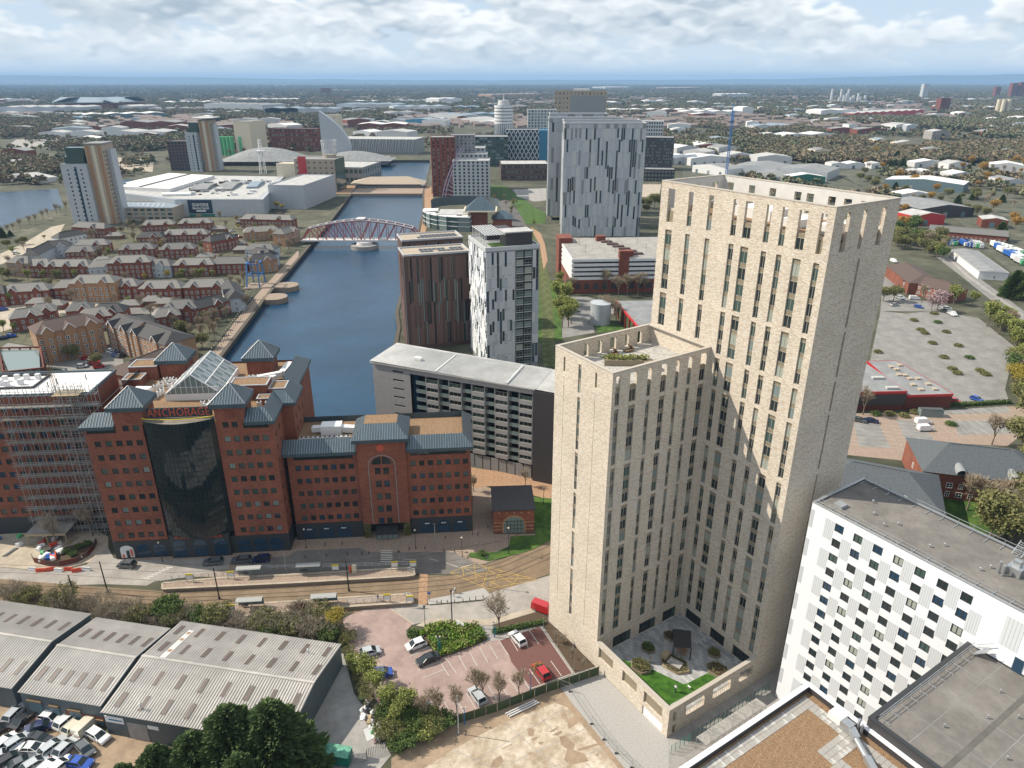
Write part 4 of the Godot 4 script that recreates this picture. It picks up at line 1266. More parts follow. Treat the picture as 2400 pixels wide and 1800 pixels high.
	windows(g,Vector3.ZERO,Vector3.RIGHT,[wl[-1]],0.18,9,1,"frame_dark",["glass"],"strip_window")
	windows(g,Vector3(26.5,0,0),Vector3.RIGHT,[wr[-1]],0.18,9,1,"frame_dark",["glass"],"strip_window")
	for s in [-1,1]:   # the lunette over the centre bay in two halves,with a grey outline
		var q := PackedVector2Array([Vector2(s * 0.15,0)])
		for i in 9: q.append(Vector2(s * (0.15 + 2.1 * sin(PI / 2 * i / 8.0)),1.9 * cos(PI / 2 * i / 8.0)))
		var b := mb(Transform3D(Basis.IDENTITY,Vector3(20.95,19.7,0.6)))
		plate(b,q,0.0,0.05)
		part("lunette",b,M.glass,g)
	var ol := mb()
	for i in 12:
		var a0 := PI * i / 12.0
		var a1 := PI * (i + 1) / 12.0
		ol.bar(Vector3(20.95 + cos(a0) * 3.0,19.6 + sin(a0) * 2.4,0.62),Vector3(20.95 + cos(a1) * 3.0,19.6 + sin(a1) * 2.4,0.62),0.16)
	for s in [-1,1]: ol.bar(Vector3(20.95 + s * 3.0,3.8,0.62),Vector3(20.95 + s * 3.0,19.6,0.62),0.16)
	part("arch_outline",ol,M.clad_mid,g)
	em = mb()
	em.cyl(Vector3(20.9,23.9,0.6),Vector3(20.9,23.9,0.7),0.9,0.9,6)
	part("emblem",em,M.sign_red,g)
	p = mb()
	p.box(Vector3(-0.1,0,-4),Vector3(15.5,4.4,0.12))
	p.box(Vector3(26.6,0,-4),Vector3(41.3,4.4,0.12))
	p.box(Vector3(15.5,0,-4),Vector3(26.6,3.7,-2.0))
	part("plinth",p,M.plinth,g)
	arches(g,[[3.0,3.2,3.2],[6.9,3.2,3.2],[10.9,3.2,3.2]],0.12,"REED",1.3)
	arches(g,[[30.5,3.1,3.2],[34.4,3.1,3.2],[38.3,3.1,3.2]],0.12,"REED",1.3)
	var en := mb()
	en.box(Vector3(18.6,2.7,-1.0),Vector3(23.6,2.9,2.6))
	en.box(Vector3(18.6,1.9,2.4),Vector3(23.6,2.7,2.6))
	part("entrance_canopy",en,M.frame_dark,g)
	windows(g,Vector3(18.6,0,1.6),Vector3.RIGHT,[[0.0,0.0,1.25,2.6],[1.25,0.0,1.25,2.6],[2.5,0.0,1.25,2.6],[3.75,0.0,1.25,2.6]],0.0,1,1,"frame_dark",["glass_pale"],"entrance_door")
	for s in [[15.7,17.2],[25.0,26.5]]:
		var iv := mb()
		for i in 700: leaf(iv,Vector3(rng.randf_range(s[0],s[1]),rng.randf_range(0.0,3.9),rng.randf_range(0.3,0.9)),0.17)
		part("ivy",iv,M.leaf_olive,g)
	rp = mb()
	rr = mb()
	Y = 23.2
	R = 25.4
	ribbed(rp,rr,Vector3(-1.6,Y,0.7),Vector3(15.4,Y,0.7),Vector3(15.4,R,-2.2),Vector3(-1.6,R,-2.2))
	ribbed(rp,rr,Vector3(26.6,Y,0.7),Vector3(41.9,Y,0.7),Vector3(39.6,R,-2.2),Vector3(26.6,R,-2.2))
	ribbed(rp,rr,Vector3(41.9,Y,0.7),Vector3(41.9,Y,-16.6),Vector3(39.6,R,-14.0),Vector3(39.6,R,-2.2))
	ribbed(rp,rr,Vector3(41.9,Y,-16.6),Vector3(-1.6,Y,-16.6),Vector3(-1.6,R,-14.0),Vector3(39.6,R,-14.0))
	rp.quad(Vector3(-1.6,R,-14.0),Vector3(39.6,R,-14.0),Vector3(39.6,23.9,-14.0),Vector3(-1.6,23.9,-14.0))
	for q in [[-1.6,15.4,-0.6,0.7],[26.6,41.9,-0.6,0.7],[41.2,41.9,-16.0,-0.6]]: rp.box(Vector3(q[0],Y - 0.8,q[2]),Vector3(q[1],Y - 0.01,q[3]))
	# centre pavilion
	ribbed(rp,rr,Vector3(14.7,26.2,1.2),Vector3(27.3,26.2,1.2),Vector3(24.7,28.4,-2.8),Vector3(17.3,28.4,-2.8))
	ribbed(rp,rr,Vector3(27.3,26.2,1.2),Vector3(27.3,26.2,-10.2),Vector3(24.7,28.4,-7.4),Vector3(24.7,28.4,-2.8))
	ribbed(rp,rr,Vector3(14.7,26.2,-10.2),Vector3(14.7,26.2,1.2),Vector3(17.3,28.4,-2.8),Vector3(17.3,28.4,-7.4))
	ribbed(rp,rr,Vector3(27.3,26.2,-10.2),Vector3(14.7,26.2,-10.2),Vector3(17.3,28.4,-7.4),Vector3(24.7,28.4,-7.4))
	rp.box(Vector3(14.7,25.4,-10.2),Vector3(27.3,26.19,1.2))
	ro = part("metal_roof",rp,M.sheet_blue,g)
	part("seam",rr,M.galvanised,ro)
	gt = mb()
	gt.box(Vector3(17.3,28.1,-7.4),Vector3(24.7,28.42,-2.8))
	gt.box(Vector3(-1.2,23.6,-14.2),Vector3(39.6,24.0,-2.2))
	part("roof",gt,M.gravel_roof,g)
	du = mb()
	du.box(Vector3(6.8,24.0,-9.5),Vector3(11.5,26.2,-6.5))
	du.bar(Vector3(11.2,25.0,-8.0),Vector3(14.6,24.8,-7.6),1.6,1.4)
	du.bar(Vector3(4.6,24.8,-8.6),Vector3(7.0,25.0,-8.2),1.5,1.2)
	part("air_duct",du,M.duct_white,g)
	for i in 11:
		var u := put("air_unit",um,g,Transform3D(Basis.IDENTITY,Vector3(3.0 + i * 1.05,24.0,-3.4)))
		put("fan",uf,u,Transform3D.IDENTITY)
	# the glazed link between the two blocks
	var lk := thing("glazed_link","dark glazed stair link between the two brick office blocks","building",Vector3(-50.9,0,-141.5),0.0898)
	w = mb()
	w.box(Vector3(-1.2,0,-12.0),Vector3(0.9,21.8,-0.5))
	part("glazing",w,M.glass,lk)
	var lb := mb()
	for i in 14: lb.box(Vector3(-1.2,1.5 * i,-0.5),Vector3(0.9,1.5 * i + 0.1,-0.42))
	part("transom",lb,M.frame_dark,lk)
	# brick substation with an arched glass front
	var k := thing("brick_kiosk","small red brick kiosk with a black roof and an arched window","kiosk",Vector3(-4.4,0,-143.1),0.06)
	w = mb()
	shell(w,0.0,9.7,-10.5,0.0,0,6.3,[],[],[],[],0.2)
	part("wall",w,M.red,k)
	var bd := mb()
	for y in [0.8,1.8,2.8]: bd.box(Vector3(-0.05,y,-0.3),Vector3(9.75,y + 0.25,0.06))
	for i in 5: bd.bc(Vector3(1.4 + i * 1.75,5.6,0.03),Vector3(0.4,0.4,0.1))
	part("stone_band",bd,M.tan,k)
	var ab := mb(Transform3D(Basis.IDENTITY,Vector3(4.9,0,0.07)))
	plate(ab,arch_shape(5.6,5.0,2.4),0.0,0.06)
	part("arch_surround",ab,M.tan,k)
	ab = mb(Transform3D(Basis.IDENTITY,Vector3(4.9,0.1,0.14)))
	plate(ab,arch_shape(4.9,4.5,2.2),0.0,0.05)
	var ag := part("arched_window",ab,M.glass_pale,k)
	ab = mb(Transform3D(Basis.IDENTITY,Vector3(4.9,0.1,0.2)))
	for i in range(1,6): ab.box(Vector3(-2.45 + 4.9 * i / 6.0 - 0.05,0,0),Vector3(-2.45 + 4.9 * i / 6.0 + 0.05,3.6,0.05))
	for y in [1.1,2.2,3.2]: ab.box(Vector3(-2.3,y,0),Vector3(2.3,y + 0.08,0.05))
	part("glazing_bar",ab,M.frame_dark,ag)
	var kr := mb()
	kr.box(Vector3(-0.3,6.3,-10.8),Vector3(10.0,6.55,0.3))
	part("roof",kr,M.clad_dark,k)
# ---------------------------------------------------------------- the block wrapped in scaffolding
func build_scaffold() -> void:
	var o := thing("refurbished_block","brick block with a pale new roof wrapped in scaffolding","office building",Vector3(-89.7,0,-133.2),0.0866)
	var w := mb()
	var h := []
	for i in 18:
		for k in 9: h.append([1.0 + 2.3 * i,5.4 + 3.3 * k,1.3,1.4])
	w.wall(Vector3(-45.0,0,-12.5),Vector3.RIGHT,41.5,0,35.6,h,0.25)
	w.wall(Vector3(-3.5,0,-12.5),Vector3.FORWARD,13.5,0,35.6)
	w.wall(Vector3(-3.5,0,-26.0),Vector3.LEFT,41.5,0,35.6)
	part("wall",w,M.red,o)
	windows(o,Vector3(-45.0,0,-12.5),Vector3.RIGHT,h,0.18,2,1,"frame_dark",["glass","glass_green","glass_blue"])
	block("plinth","plinth",o,Vector3(-45.1,0,-13),Vector3(-3.4,4.4,-12.35))
	var r := mb()
	r.box(Vector3(-45,35.3,-26),Vector3(-3.5,35.7,-12.5))
	part("roof",r,M.roof_white,o)
	r = mb()
	ring(r,-45.2,-3.3,-26.2,-12.3,35.6,36.1,0.4)
	part("parapet",r,M.sheet_blue,o)
	r = mb()
	ring(r,-30.5,-17.5,-24.5,-16.5,35.7,36.2,0.3)
	part("plant_deck_edge",r,M.clad_dark,o)
	for i in 9:
		var q := Vector3(-29.0 + (i % 5) * 2.4 + rng.randf(),35.7,-22.5 + 3.0 * (i / 5) + rng.randf())
		block("air_unit","duct_white",o,q + Vector3(-0.5,0,-0.4),q + Vector3(0.5,1.3,0.4))
	var pipe := mb()
	for q in [[-33,-20],[-31,-15],[-14.5,-17.0],[-13.5,-19.0],[-8,-21],[-37,-17]]: pipe.cyl(Vector3(q[0],35.7,q[1]),Vector3(q[0],37.0,q[1]),0.12,0.12,6)
	part("vent_pipe",pipe,M.black_metal,o)
	# scaffolding: standards, ledgers and boards
	var s := thing("scaffolding","steel tube scaffolding with grey boards on the brick block front","scaffolding",Vector3(-89.7,0,-133.2),0.0866)
	var bays := 12
	var x0 := -22.4
	var dx := 1.75
	var tube := mb()
	for i in bays + 1:
		for z in [-12.0,-10.3]:
			tube.bar(Vector3(x0 + dx * i + rng.randf_range(-0.06,0.06),0,z),Vector3(x0 + dx * i,38.2,z),0.085)
	part("standard",tube,M.galvanised,s)
	tube = mb()
	for k in 13:
		var y := 1.6 + 2.9 * k
		for d in [0.12,0.6,1.1]:
			tube.bar(Vector3(x0 - 0.8,y + d,-10.26),Vector3(x0 + dx * bays + 0.6,y + d,-10.26),0.075)
		for i in bays + 1: tube.bar(Vector3(x0 + dx * i,y,-12.2),Vector3(x0 + dx * i,y,-9.9),0.075)
	part("ledger",tube,M.galvanised,s)
	tube = mb()
	for k in 12:
		for i in 4:
			var xa := x0 + dx * (i * 3 + (k % 2))
			tube.bar(Vector3(xa,1.6 + 2.9 * k,-10.2),Vector3(xa + dx,4.5 + 2.9 * k,-10.2),0.07)
	part("brace",tube,M.galvanised,s)
	var board := mb()
	board.box(Vector3(-1.8,0,-0.11),Vector3(1.8,0.05,0.11))
	var bm := [board.mesh(M.concrete_grey),board.mesh(M.timber_pale),board.mesh(M.kerb)]
	for k in 12:
		for i in 6:
			for j in 4: put("board",bm[0 if rng.randf() < 0.7 else rng.randi() % 3],s,Transform3D(Basis.IDENTITY,Vector3(x0 + 1.7 + 3.5 * i,1.72 + 2.9 * k + 0.01 * j,-11.7 + 0.36 * j)))
	# loading tower in front and the slim hoist mast
	var ld := thing("loading_tower","taller scaffold loading tower with a pale deck at the roof edge","scaffolding",Vector3(-89.7,0,-133.2),0.0866)
	tube = mb()
	for i in 4:
		for j in 3: tube.bar(Vector3(-9.6 + i * 1.6,0,-12.4 + j * 1.5),Vector3(-9.6 + i * 1.6,38.6,-12.4 + j * 1.5),0.09)
	for k in 19:
		for j in 3: tube.bar(Vector3(-10.0,1.5 + 2.0 * k,-12.4 + j * 1.5),Vector3(-4.4,1.5 + 2.0 * k,-12.4 + j * 1.5),0.08)
		tube.bar(Vector3(-9.6 + 1.6 * (k % 3),1.5 + 2.0 * k,-9.36),Vector3(-8.0 + 1.6 * (k % 3),3.5 + 2.0 * k,-9.36),0.07)
	part("tube",tube,M.galvanised,ld)
	block("deck","timber_pale",ld,Vector3(-10.0,36.6,-12.6),Vector3(-4.4,36.7,-9.2))
	var ms := thing("hoist_mast","slim orange lattice hoist mast standing beside the pale roof","mast",Vector3(-89.7,0,-133.2),0.0866)
	tube = mb()
	for q in [[-11.5,-13.2],[-10.8,-13.2],[-11.5,-13.9],[-10.8,-13.9]]: tube.bar(Vector3(q[0],35.7,q[1]),Vector3(q[0],42.5,q[1]),0.08)
	for k in 10: tube.bar(Vector3(-11.5,35.8 + 0.67 * k,-13.2),Vector3(-10.8,36.4 + 0.67 * k,-13.2),0.06)
	part("lattice",tube,M.timber,ms)
	# site hut, hoarding, planted bed and builders' clutter in front
	var hut := thing("site_canopy","flat grey timber site canopy at the foot of the scaffolding","canopy",Vector3(-108.5,0,-141.2),0.05)
	block("roof","concrete_grey",hut,Vector3(-4.6,3.0,-2.6),Vector3(4.6,3.2,3.0))
	block("fascia","timber_pale",hut,Vector3(-4.6,2.7,3.0),Vector3(4.6,3.25,3.1))
	for x in [-4.3,0.0,4.3]:
		for z in [-2.3,2.8]: block("post","timber_pale",hut,Vector3(x - 0.08,0,z - 0.08),Vector3(x + 0.08,3.0,z + 0.08))
	var hb := thing("hoarding","low curved dark red hoarding round the planted bed","hoarding",Vector3.ZERO)
	var hp := [[-109.3,-133.6],[-107.6,-131.8],[-104.3,-130.7],[-101,-130.5],[-98.2,-131.8],[-96.9,-134.1],[-96.9,-136.8],[-97.7,-139.5]]
	for i in hp.size() - 1:
		var b := mb()
		b.bar(Vector3(hp[i][0],0.65,hp[i][1]),Vector3(hp[i + 1][0],0.65,hp[i + 1][1]),0.08,1.3)
		var pn := part("panel",b,M.leaf_red if i % 2 else M.clad_brown,hb)
		if i % 3 == 1:
			var sg := mb()
			var mid := Vector3(hp[i][0] + hp[i + 1][0],1.6,hp[i][1] + hp[i + 1][1]) * 0.5
			sg.bc(mid + Vector3(0,0.05,0.1),Vector3(0.5,0.4,0.06))
			part("notice",sg,M.white_paint,pn)
	var bed := mb()
	bed.poly(pv([-105,-134.6,-103.6,-137.3,-99.2,-139.5,-97.6,-138.4,-96.9,-135.2,-98.3,-133.1,-101.9,-132]),0.35)
	struct("planted_bed",bed,M.soil)
	var clutter := [["plastic_red","barrier"],["white_paint","rubble_bag"],["duct_white","rubble_bag"],["timber_pale","timber_pile"],["plastic_blue","crate"],["galvanised","tube_bundle"],["plastic_red","crate"],["clad_dark","pallet"],["white_wall","rubble_bag"],["mural_green","crate"]]
	var rc := RandomNumberGenerator.new()
	rc.seed = 5
	for i in 46:
		var c: Array = clutter[rc.randi() % clutter.size()]
		var q := Vector3(rc.randf_range(-125,-101),0,rc.randf_range(-142,-133.5))
		if i > 33: q = Vector3(rc.randf_range(-107.5,-102.5),0.3,rc.randf_range(-135.5,-132.5))
		var b := mb(Transform3D(Basis(UP,rc.randf() * TAU),Vector3.ZERO))
		if c[1] == "tube_bundle" or c[1] == "timber_pile":
			for k in 5: b.bar(Vector3(-1.6 + k * 0.1,0.12 + 0.14 * (k % 2),k * 0.17 - 0.4),Vector3(1.6 + k * 0.1,0.12 + 0.14 * (k % 2),k * 0.17 - 0.4),0.14)
		elif c[1] == "barrier":
			b.box(Vector3(-1.0,0,-0.2),Vector3(1.0,0.25,0.2)); b.box(Vector3(-1.0,0.25,-0.1),Vector3(1.0,0.95,0.1))
		else:
			for k in 3: b.bc(Vector3(rc.randf_range(-0.4,0.4),0.3 + 0.1 * k,rc.randf_range(-0.4,0.4)),Vector3(rc.randf_range(0.6,1.1),rc.randf_range(0.4,0.7),rc.randf_range(0.5,0.9)))
		ranked(single(c[1],b,M[c[0]],{"barrier": "red plastic barrier","rubble_bag": "white builders' bag","timber_pile": "pile of pale timber","crate": "plastic crate","tube_bundle": "bundle of steel tubes","pallet": "dark pallet stack"}[c[1]] + " in the building site, {n} of its kind from the left",c[1].replace("_"," "),"building site clutter",q),"site " + c[1])
	for i in 7:
		var b := mb()
		b.box(Vector3(-0.95,0,-0.22),Vector3(0.95,0.3,0.22)); b.box(Vector3(-0.95,0.3,-0.1),Vector3(0.95,0.9,0.1))
		ranked(single("road_barrier",b,M.plastic_red if i % 3 else M.white_wall,"plastic road barrier in the row by the hoarding, {n} from the left","barrier","row of road barriers",Vector3(-106.3,0,-129) + Vector3(i * 2.0,0,0.4 * (i % 2)),0.2 * (i % 3) - 0.1),"road barriers")
func atrium_frame() -> MB:
	var f := mb()
	for i in 10:
		var z := -13.0 - 1.7 * i
		f.bar(Vector3(12.4,34.65,z),Vector3(18.6,39.25,z),0.22 if i % 3 == 0 else 0.1)
		f.bar(Vector3(18.6,39.25,z),Vector3(24.4,34.65,z),0.22 if i % 3 == 0 else 0.1)
	for p in [[12.4,34.6],[15.5,36.95],[18.6,39.25],[21.5,36.95],[24.4,34.6]]: f.bar(Vector3(p[0],p[1],-13.0),Vector3(p[0],p[1],-28.3),0.16)
	for i in range(1,10):
		var x := 12.4 + 1.2 * i
		f.bar(Vector3(x,34.0,-12.95),Vector3(x,34.6 + (minf(x - 12.4,24.4 - x)) * 0.76,-12.95),0.09)
	f.bar(Vector3(12.4,36.2,-12.95),Vector3(24.4,36.2,-12.95),0.08)
	f.box(Vector3(12.2,33.0,-28.4),Vector3(24.6,34.6,-12.98))
	return f
# ---------------------------------------------------------------- ground
func build_land() -> void:
	var basin := pv([-104,-176,-115,-264,-123.4,-343.3,-129.7,-424,-141.3,-562.7,-155.4,-712,-157,-757,-170,-866.6,-205,-984,-180,-1010,-112,-1010,-107.8,-984,-91,-773,-86,-706,-72.5,-589,-68.2,-525,-53.8,-318.7,-49.7,-297.4,-45.5,-250,-41,-176])
	var left := pv([-30000,900,-30000,-34000,-150,-34000,-150,-995,-130,-800,-100,-560,-90,-430,-82,-300,-73,-180,-73,900])
	var right := pv([30000,900,30000,-34000,-150,-34000,-150,-995,-130,-800,-100,-560,-90,-430,-82,-300,-73,-180,-73,900])
	var b := mb()
	for half in [left,right]:
		for p in Geometry2D.clip_polygons(half,basin): b.poly(p,-0.03)
	struct("ground",b,M.land)
	b = mb()
	b.poly(basin,-2.2)
	struct("water",b,M.water)
	# quay walls
	b = mb()
	for i in basin.size():
		var a := basin[i]
		var c := basin[(i + 1) % basin.size()]
		var d := (c - a).normalized()
		var nn := Vector2(d.y,-d.x) * 0.4
		for s in [1.0]:
			b.quad(Vector3(c.x,-2.6,c.y),Vector3(a.x,-2.6,a.y),Vector3(a.x,0.35,a.y),Vector3(c.x,0.35,c.y))
			b.quad(Vector3(a.x,0.35,a.y),Vector3(a.x + nn.x * 2,0.35,a.y + nn.y * 2),Vector3(c.x + nn.x * 2,0.35,c.y + nn.y * 2),Vector3(c.x,0.35,c.y))
			b.quad(Vector3(a.x - nn.x * 2,0.35,a.y - nn.y * 2),Vector3(a.x,0.35,a.y),Vector3(c.x,0.35,c.y),Vector3(c.x - nn.x * 2,0.35,c.y - nn.y * 2))
	struct("quay_wall",b,M.stone)
	# sheets laid over the land, far to near
	for e in [
		["river",pv([-537.3,-691.8,-497.8,-709.5,-455.7,-733,-384.9,-621.4,-386.7,-597.5,-385.7,-569.2,-379.8,-540.5,-367.9,-504.7,-365,-444.7]),0.05],
		["river",pv([1016.1,-1847.2,1046.7,-1827.7,1242.9,-2058.4,1297.8,-2196.5,1458.2,-2535.4,1442.7,-2535.4,1252,-2243.5]),0.3],
		["river",pv([-422.2,-757.9,-414.7,-779,-425.2,-801.2,-416.8,-812.8,-397.5,-718.7]),0.06],
		["asphalt",pv([173.6,-321.9,183.8,-318,196.1,-321.9,204.1,-318,213.5,-311.7,205.1,-272.8,173.3,-229.3,167.8,-218.1,145.1,-214.7,137.6,-255.1]),0.02],
		["asphalt",pv([261.8,-436.5,273.2,-436.5,258.2,-387.4,241.3,-321.9,229.6,-304.3,237.2,-341.4,248.6,-383.7]),0.04],
		["concrete_grey",pv([268,-436.5,269.6,-436.5,253.8,-385.5,237.5,-316.2,235.1,-312.7,251.5,-385.5]),0.05],
		["asphalt",pv([213.4,-402.6,218.2,-394.8,199.9,-359.8,197.2,-344.4,210.8,-332.8,201.6,-321.9,173.6,-321.9]),0.03],
		["pave_pink",pv([112.5,-210.2,139.1,-208.9,166.1,-215.4,170.8,-215.4,157.8,-195.8,146.9,-187.1,133.2,-189.2,118.2,-177.1,97,-182]),0.02],
		["asphalt",pv([108.4,-202.8,117,-205.8,111.9,-186.1,103.2,-187.1]),0.04],
		["asphalt",pv([123.1,-205.2,129.2,-204.6,128,-192.5,122.6,-183.5,117,-184.5]),0.04],
		["asphalt",pv([140.6,-212.1,165,-215.4,163.1,-210.8,140.2,-208.9]),0.04],
		["asphalt",pv([141,-204.6,161.8,-204.6,157.1,-195.8,136.9,-194.7]),0.04],
		["grass",pv([108.2,-161.1,134.8,-161.1,122.9,-143.1,106.7,-143.1,103.9,-156.2]),0.02],
		["asphalt",pv([27.02,-346.3,37.9,-346.3,47.2,-333.8,49.6,-319.2,43.3,-316.4,36.1,-303.1,35.6,-290.8,21.16,-283.8,23.27,-316.4,29.57,-322,27.02,-333.8]),0.03],
		["grass",pv([36.5,-303.1,45.3,-305.7,49,-298.1,48.5,-294.4,37.1,-290.8]),0.05],
		["grass",pv([17.01,-433.6,19.82,-397.7,21.77,-366.8,24.3,-346.3,21.01,-281.6,11.05,-277.1,13.67,-381.7]),0.03],
		["track_grass",pv([16.08,-540.5,20.64,-499.9,19.98,-438.5,20.58,-381.7,19.7,-327.8,16.3,-251,11.85,-251,13.66,-327.8,15.04,-424,12.15,-487.6]),0.04],
		["pave_orange",pv([13.94,-531.9,20.51,-506.6,21.85,-470.4,21.51,-424.3,18.12,-401,18.27,-470.4,15.58,-501.8]),0.05],
		["grass",pv([-23.19,-757.9,-6.39,-752.8,8.11,-683.2,19,-621.4,27.94,-587.8,25.07,-546.1,9.57,-540.5,0.49,-658.7,-21.03,-683.2]),0.03],
		["concrete_grey",pv([0.54,-728.2,34.6,-737.8,31.1,-658.7,19.85,-650.9,5.54,-679]),0.06],
		["asphalt_dark",pv([-12.83,-650.9,-5.66,-662.7,6,-594.2,13.71,-502.8,0.38,-502.8]),0.05],
		["pave_beige",pv([136.4,-766.8,156.3,-766.8,138.5,-685.7,120.9,-678.4]),0.05],
		["pave_orange",pv([-64.8,-502.8,-84.4,-700.6,-76,-700.6,-71.7,-658.7,-61.5,-502.8]),0.03],
		["pave_orange",pv([-11.5,-174.7,5.47,-170,11.56,-167.8,10.98,-157.2,5.95,-159.9,-5.67,-164.8,-10.53,-163.4]),0.02],
		["pave_pink",pv([-94.1,-128.4,-88.3,-135.6,-53.6,-142.8,-9.66,-146.4,-10.68,-166.3,-5.25,-163.4,-4.39,-142.8,5.78,-142.8,-0.63,-134.5,-7.89,-130.4,-22.19,-128.4,-62.1,-126.5]),0.015],
		["grass",pv([5.37,-159.2,11.04,-158.2,10.1,-141.1,4.94,-136.7,1.97,-135.1,-5.42,-132.2,-10,-134,-9.74,-135.3,-3.57,-135.6,-0.64,-137.8,-0.32,-141.7,5.6,-142.2]),0.13],
		["road_grey",pv([-61.9,-132.7,-50.8,-134.3,-49.8,-136.1,-35.2,-137.3,-33.2,-135.7,-26.38,-135.6,-13.34,-135.6,-11.95,-134.3,-5.35,-129.9,-7.76,-127.4,-13.37,-127.7,-21.16,-127.7,-59.6,-126.2]),0.035],
		["asphalt_warm",pv([-120.1,-131,-106.8,-129.1,-105.5,-128.6,-100.6,-129,-95.5,-131,-95,-135.2,-93.9,-137.3,-90.7,-133.5,-89,-132.8,-77.6,-132.8,-63.9,-133.5,-63.1,-129.6,-74.2,-125.9,-77.6,-125.2,-78.6,-123.8,-87.2,-124.3,-95.4,-124,-116.9,-126.4]),0.025],
		["track_bed",pv([-117.7,-126.8,-95.7,-124.2,-70.7,-121.7,-45.9,-123.9,-22,-127.1,-13.13,-127.4,-1.94,-133.1,13.44,-144.8,12.38,-130.1,-1.82,-122.1,-12.56,-120.1,-17.73,-118.1,-20.98,-115.9,-43.4,-114.9,-69.2,-114.1,-96.7,-116.8,-112.1,-118.7]),0.03],
		["asphalt_warm",pv([-31.4,-116.1,-19.94,-118,-16.69,-117.5,-5.88,-118.9,-4.66,-121.4,8.74,-127.5,8.23,-117.5,1.82,-115.7,-4.4,-112.1,-9.98,-112.5,-18.03,-112.5,-20.39,-111.6,-25.75,-114.3]),0.04],
		["pave_beige",pv([-19.15,-111.6,-16.3,-113.8,-9.41,-113.4,-4.44,-113.5,1.18,-115.6,7.61,-118.1,7.54,-116.6,-0.08,-112.5,-4.38,-111.6,-8.72,-112.1,-17.26,-111.2]),0.055],
		["carpark_red",pv([-34.2,-113.5,-32.1,-115.3,-25.32,-117.1,-19.76,-112.2,-20.92,-110.1,-16.47,-106.3,-13.85,-102.9,-4.77,-107.2,-2.46,-107.7,5.58,-111.5,11.26,-99.1,3.07,-95.2,-7.29,-90,-10.3,-89.1,-15.21,-87.5,-21.68,-90.2,-26.69,-97.1,-29.53,-102.6,-31.9,-107.2]),0.045],
		["carpark_new",pv([-2.45,-107.5,5.58,-111.4,11.09,-99.1,3.51,-95.7,-0.13,-102,-0.58,-103.8]),0.06],
		["soil",pv([5.84,-112.2,7.31,-112.8,15.87,-101.1,11.51,-99.3]),0.07],
		["dirt",pv([-19.36,-81.4,-12.48,-87,-2.21,-91.8,7.12,-95.9,8.8,-96.3,10.2,-92.8,18.57,-78.7,-18.93,-78.7]),0.01],
		["concrete",pv([-15.06,-78.7,-9.6,-83.1,-1.37,-88.3,7.48,-92.5,9.57,-91.5,17.36,-78.7]),0.03],
		["loose_gravel",pv([8.52,-96.3,15.95,-99.6,25.89,-84.9,24.19,-76.5,18.33,-78.7,10.21,-93]),0.02],
		["concrete_grey",pv([-41.9,-104.9,-32,-104.1,-27.98,-94.5,-25.42,-91.2,-21.43,-84.9,-19.45,-82,-21.35,-78.7,-34.4,-78.7]),0.02],
		["dirt",pv([-94.4,-95.9,-86.4,-92.8,-67.9,-86.4,-56.4,-84.9,-55.6,-77.5,-81.9,-77.5]),0.02],
		["estate_ground",pv([-293.6,-401,-297.1,-431.4,-305.5,-492.5,-282.6,-537.3,-220,-590.3,-167.8,-553.9,-145.8,-466.2,-133.2,-360.8,-138.7,-340.9,-123.1,-265.1,-132.5,-262.1,-191.3,-271.3,-224.6,-288,-289,-382.8]),0.0],
		["pave_beige",pv([-129.8,-132.3,-140.6,-147,-104.3,-147,-96.3,-141.8,-93.9,-137.3,-94.9,-132.3,-100.2,-129.5,-106.9,-129.3]),0.01],
		["yard_grey",pv([376.7,-875.9,472.6,-942.3,651.8,-942.3,414.5,-567.5,329,-506.1,357.4,-596.1,346.1,-644.4,381.1,-754.9,359.4,-766.8]),0.0],
		["yard_grey",pv([243.7,-1062.1,343.2,-1084.9,380.3,-979.2,378.5,-875.9,367,-791.6,343.5,-710.8,283.1,-743.4,184,-791.6]),0.0],
		["yard_grey",pv([283.4,-474.8,349,-484.8,286.3,-378.8,281,-388.8,297.9,-438.3,285,-455.9]),0.01],
		["asphalt",pv([-208.7,-277.8,-190.2,-271.3,-177.4,-277.8,-156.1,-266.6,-147.7,-252,-160.3,-245.2,-177.2,-250.6,-207.8,-271.3]),0.03],
		["pave_beige",pv([-244.8,-327.2,-233.7,-340.9,-203.6,-360.8,-166.8,-340.9,-164.7,-314.5,-193.1,-327.2,-211.4,-314.5,-221.1,-291.5]),0.02],
		["pave_beige",pv([-321,-442.5,-326.1,-474.7,-342.1,-531.9,-338.3,-542.7,-306.2,-474.7,-301.3,-431.4,-302.2,-414]),0.02],
		["pave_pink",pv([-119.3,-263.6,-115,-263.6,-120.2,-308.5,-122.6,-340.9,-129.7,-427.8,-137,-454.1,-130.1,-355.6,-125,-306.5]),0.02],
		["pave_orange",pv([-186.6,-757.9,-83.3,-757.9,-77.3,-700.6,-173.3,-700.6]),0.04],
		["concrete_grey",pv([-795.5,-1159.5,-911,-1379,-861.1,-1429.4,-787.6,-1287.9,-774.5,-1159.5]),0.05],
		["pave_beige",pv([-585.8,-1053.7,-498.6,-1034.8,-426.7,-875.9,-516.5,-933.5]),0.05],
	]: ground("water" if e[0] == "river" else "lawn" if e[0] in ["grass","turf","track_grass"] else "road" if e[0].begins_with("asphalt") or e[0] == "road_grey" else "track_bed" if e[0] == "track_bed" else "car_park_surface" if e[0].begins_with("carpark") else "pavement" if e[0].begins_with("pave") else "yard_ground",e[1],e[2],M["water" if e[0] == "river" else e[0]])
	# causeway across the basin
	b = mb()
	b.prism(pv([-154.8,-698.8,-84.2,-698.8,-88.2,-754.8,-161.6,-754.8]),-2.3,0.3)
	struct("causeway",b,M.pave_pink)
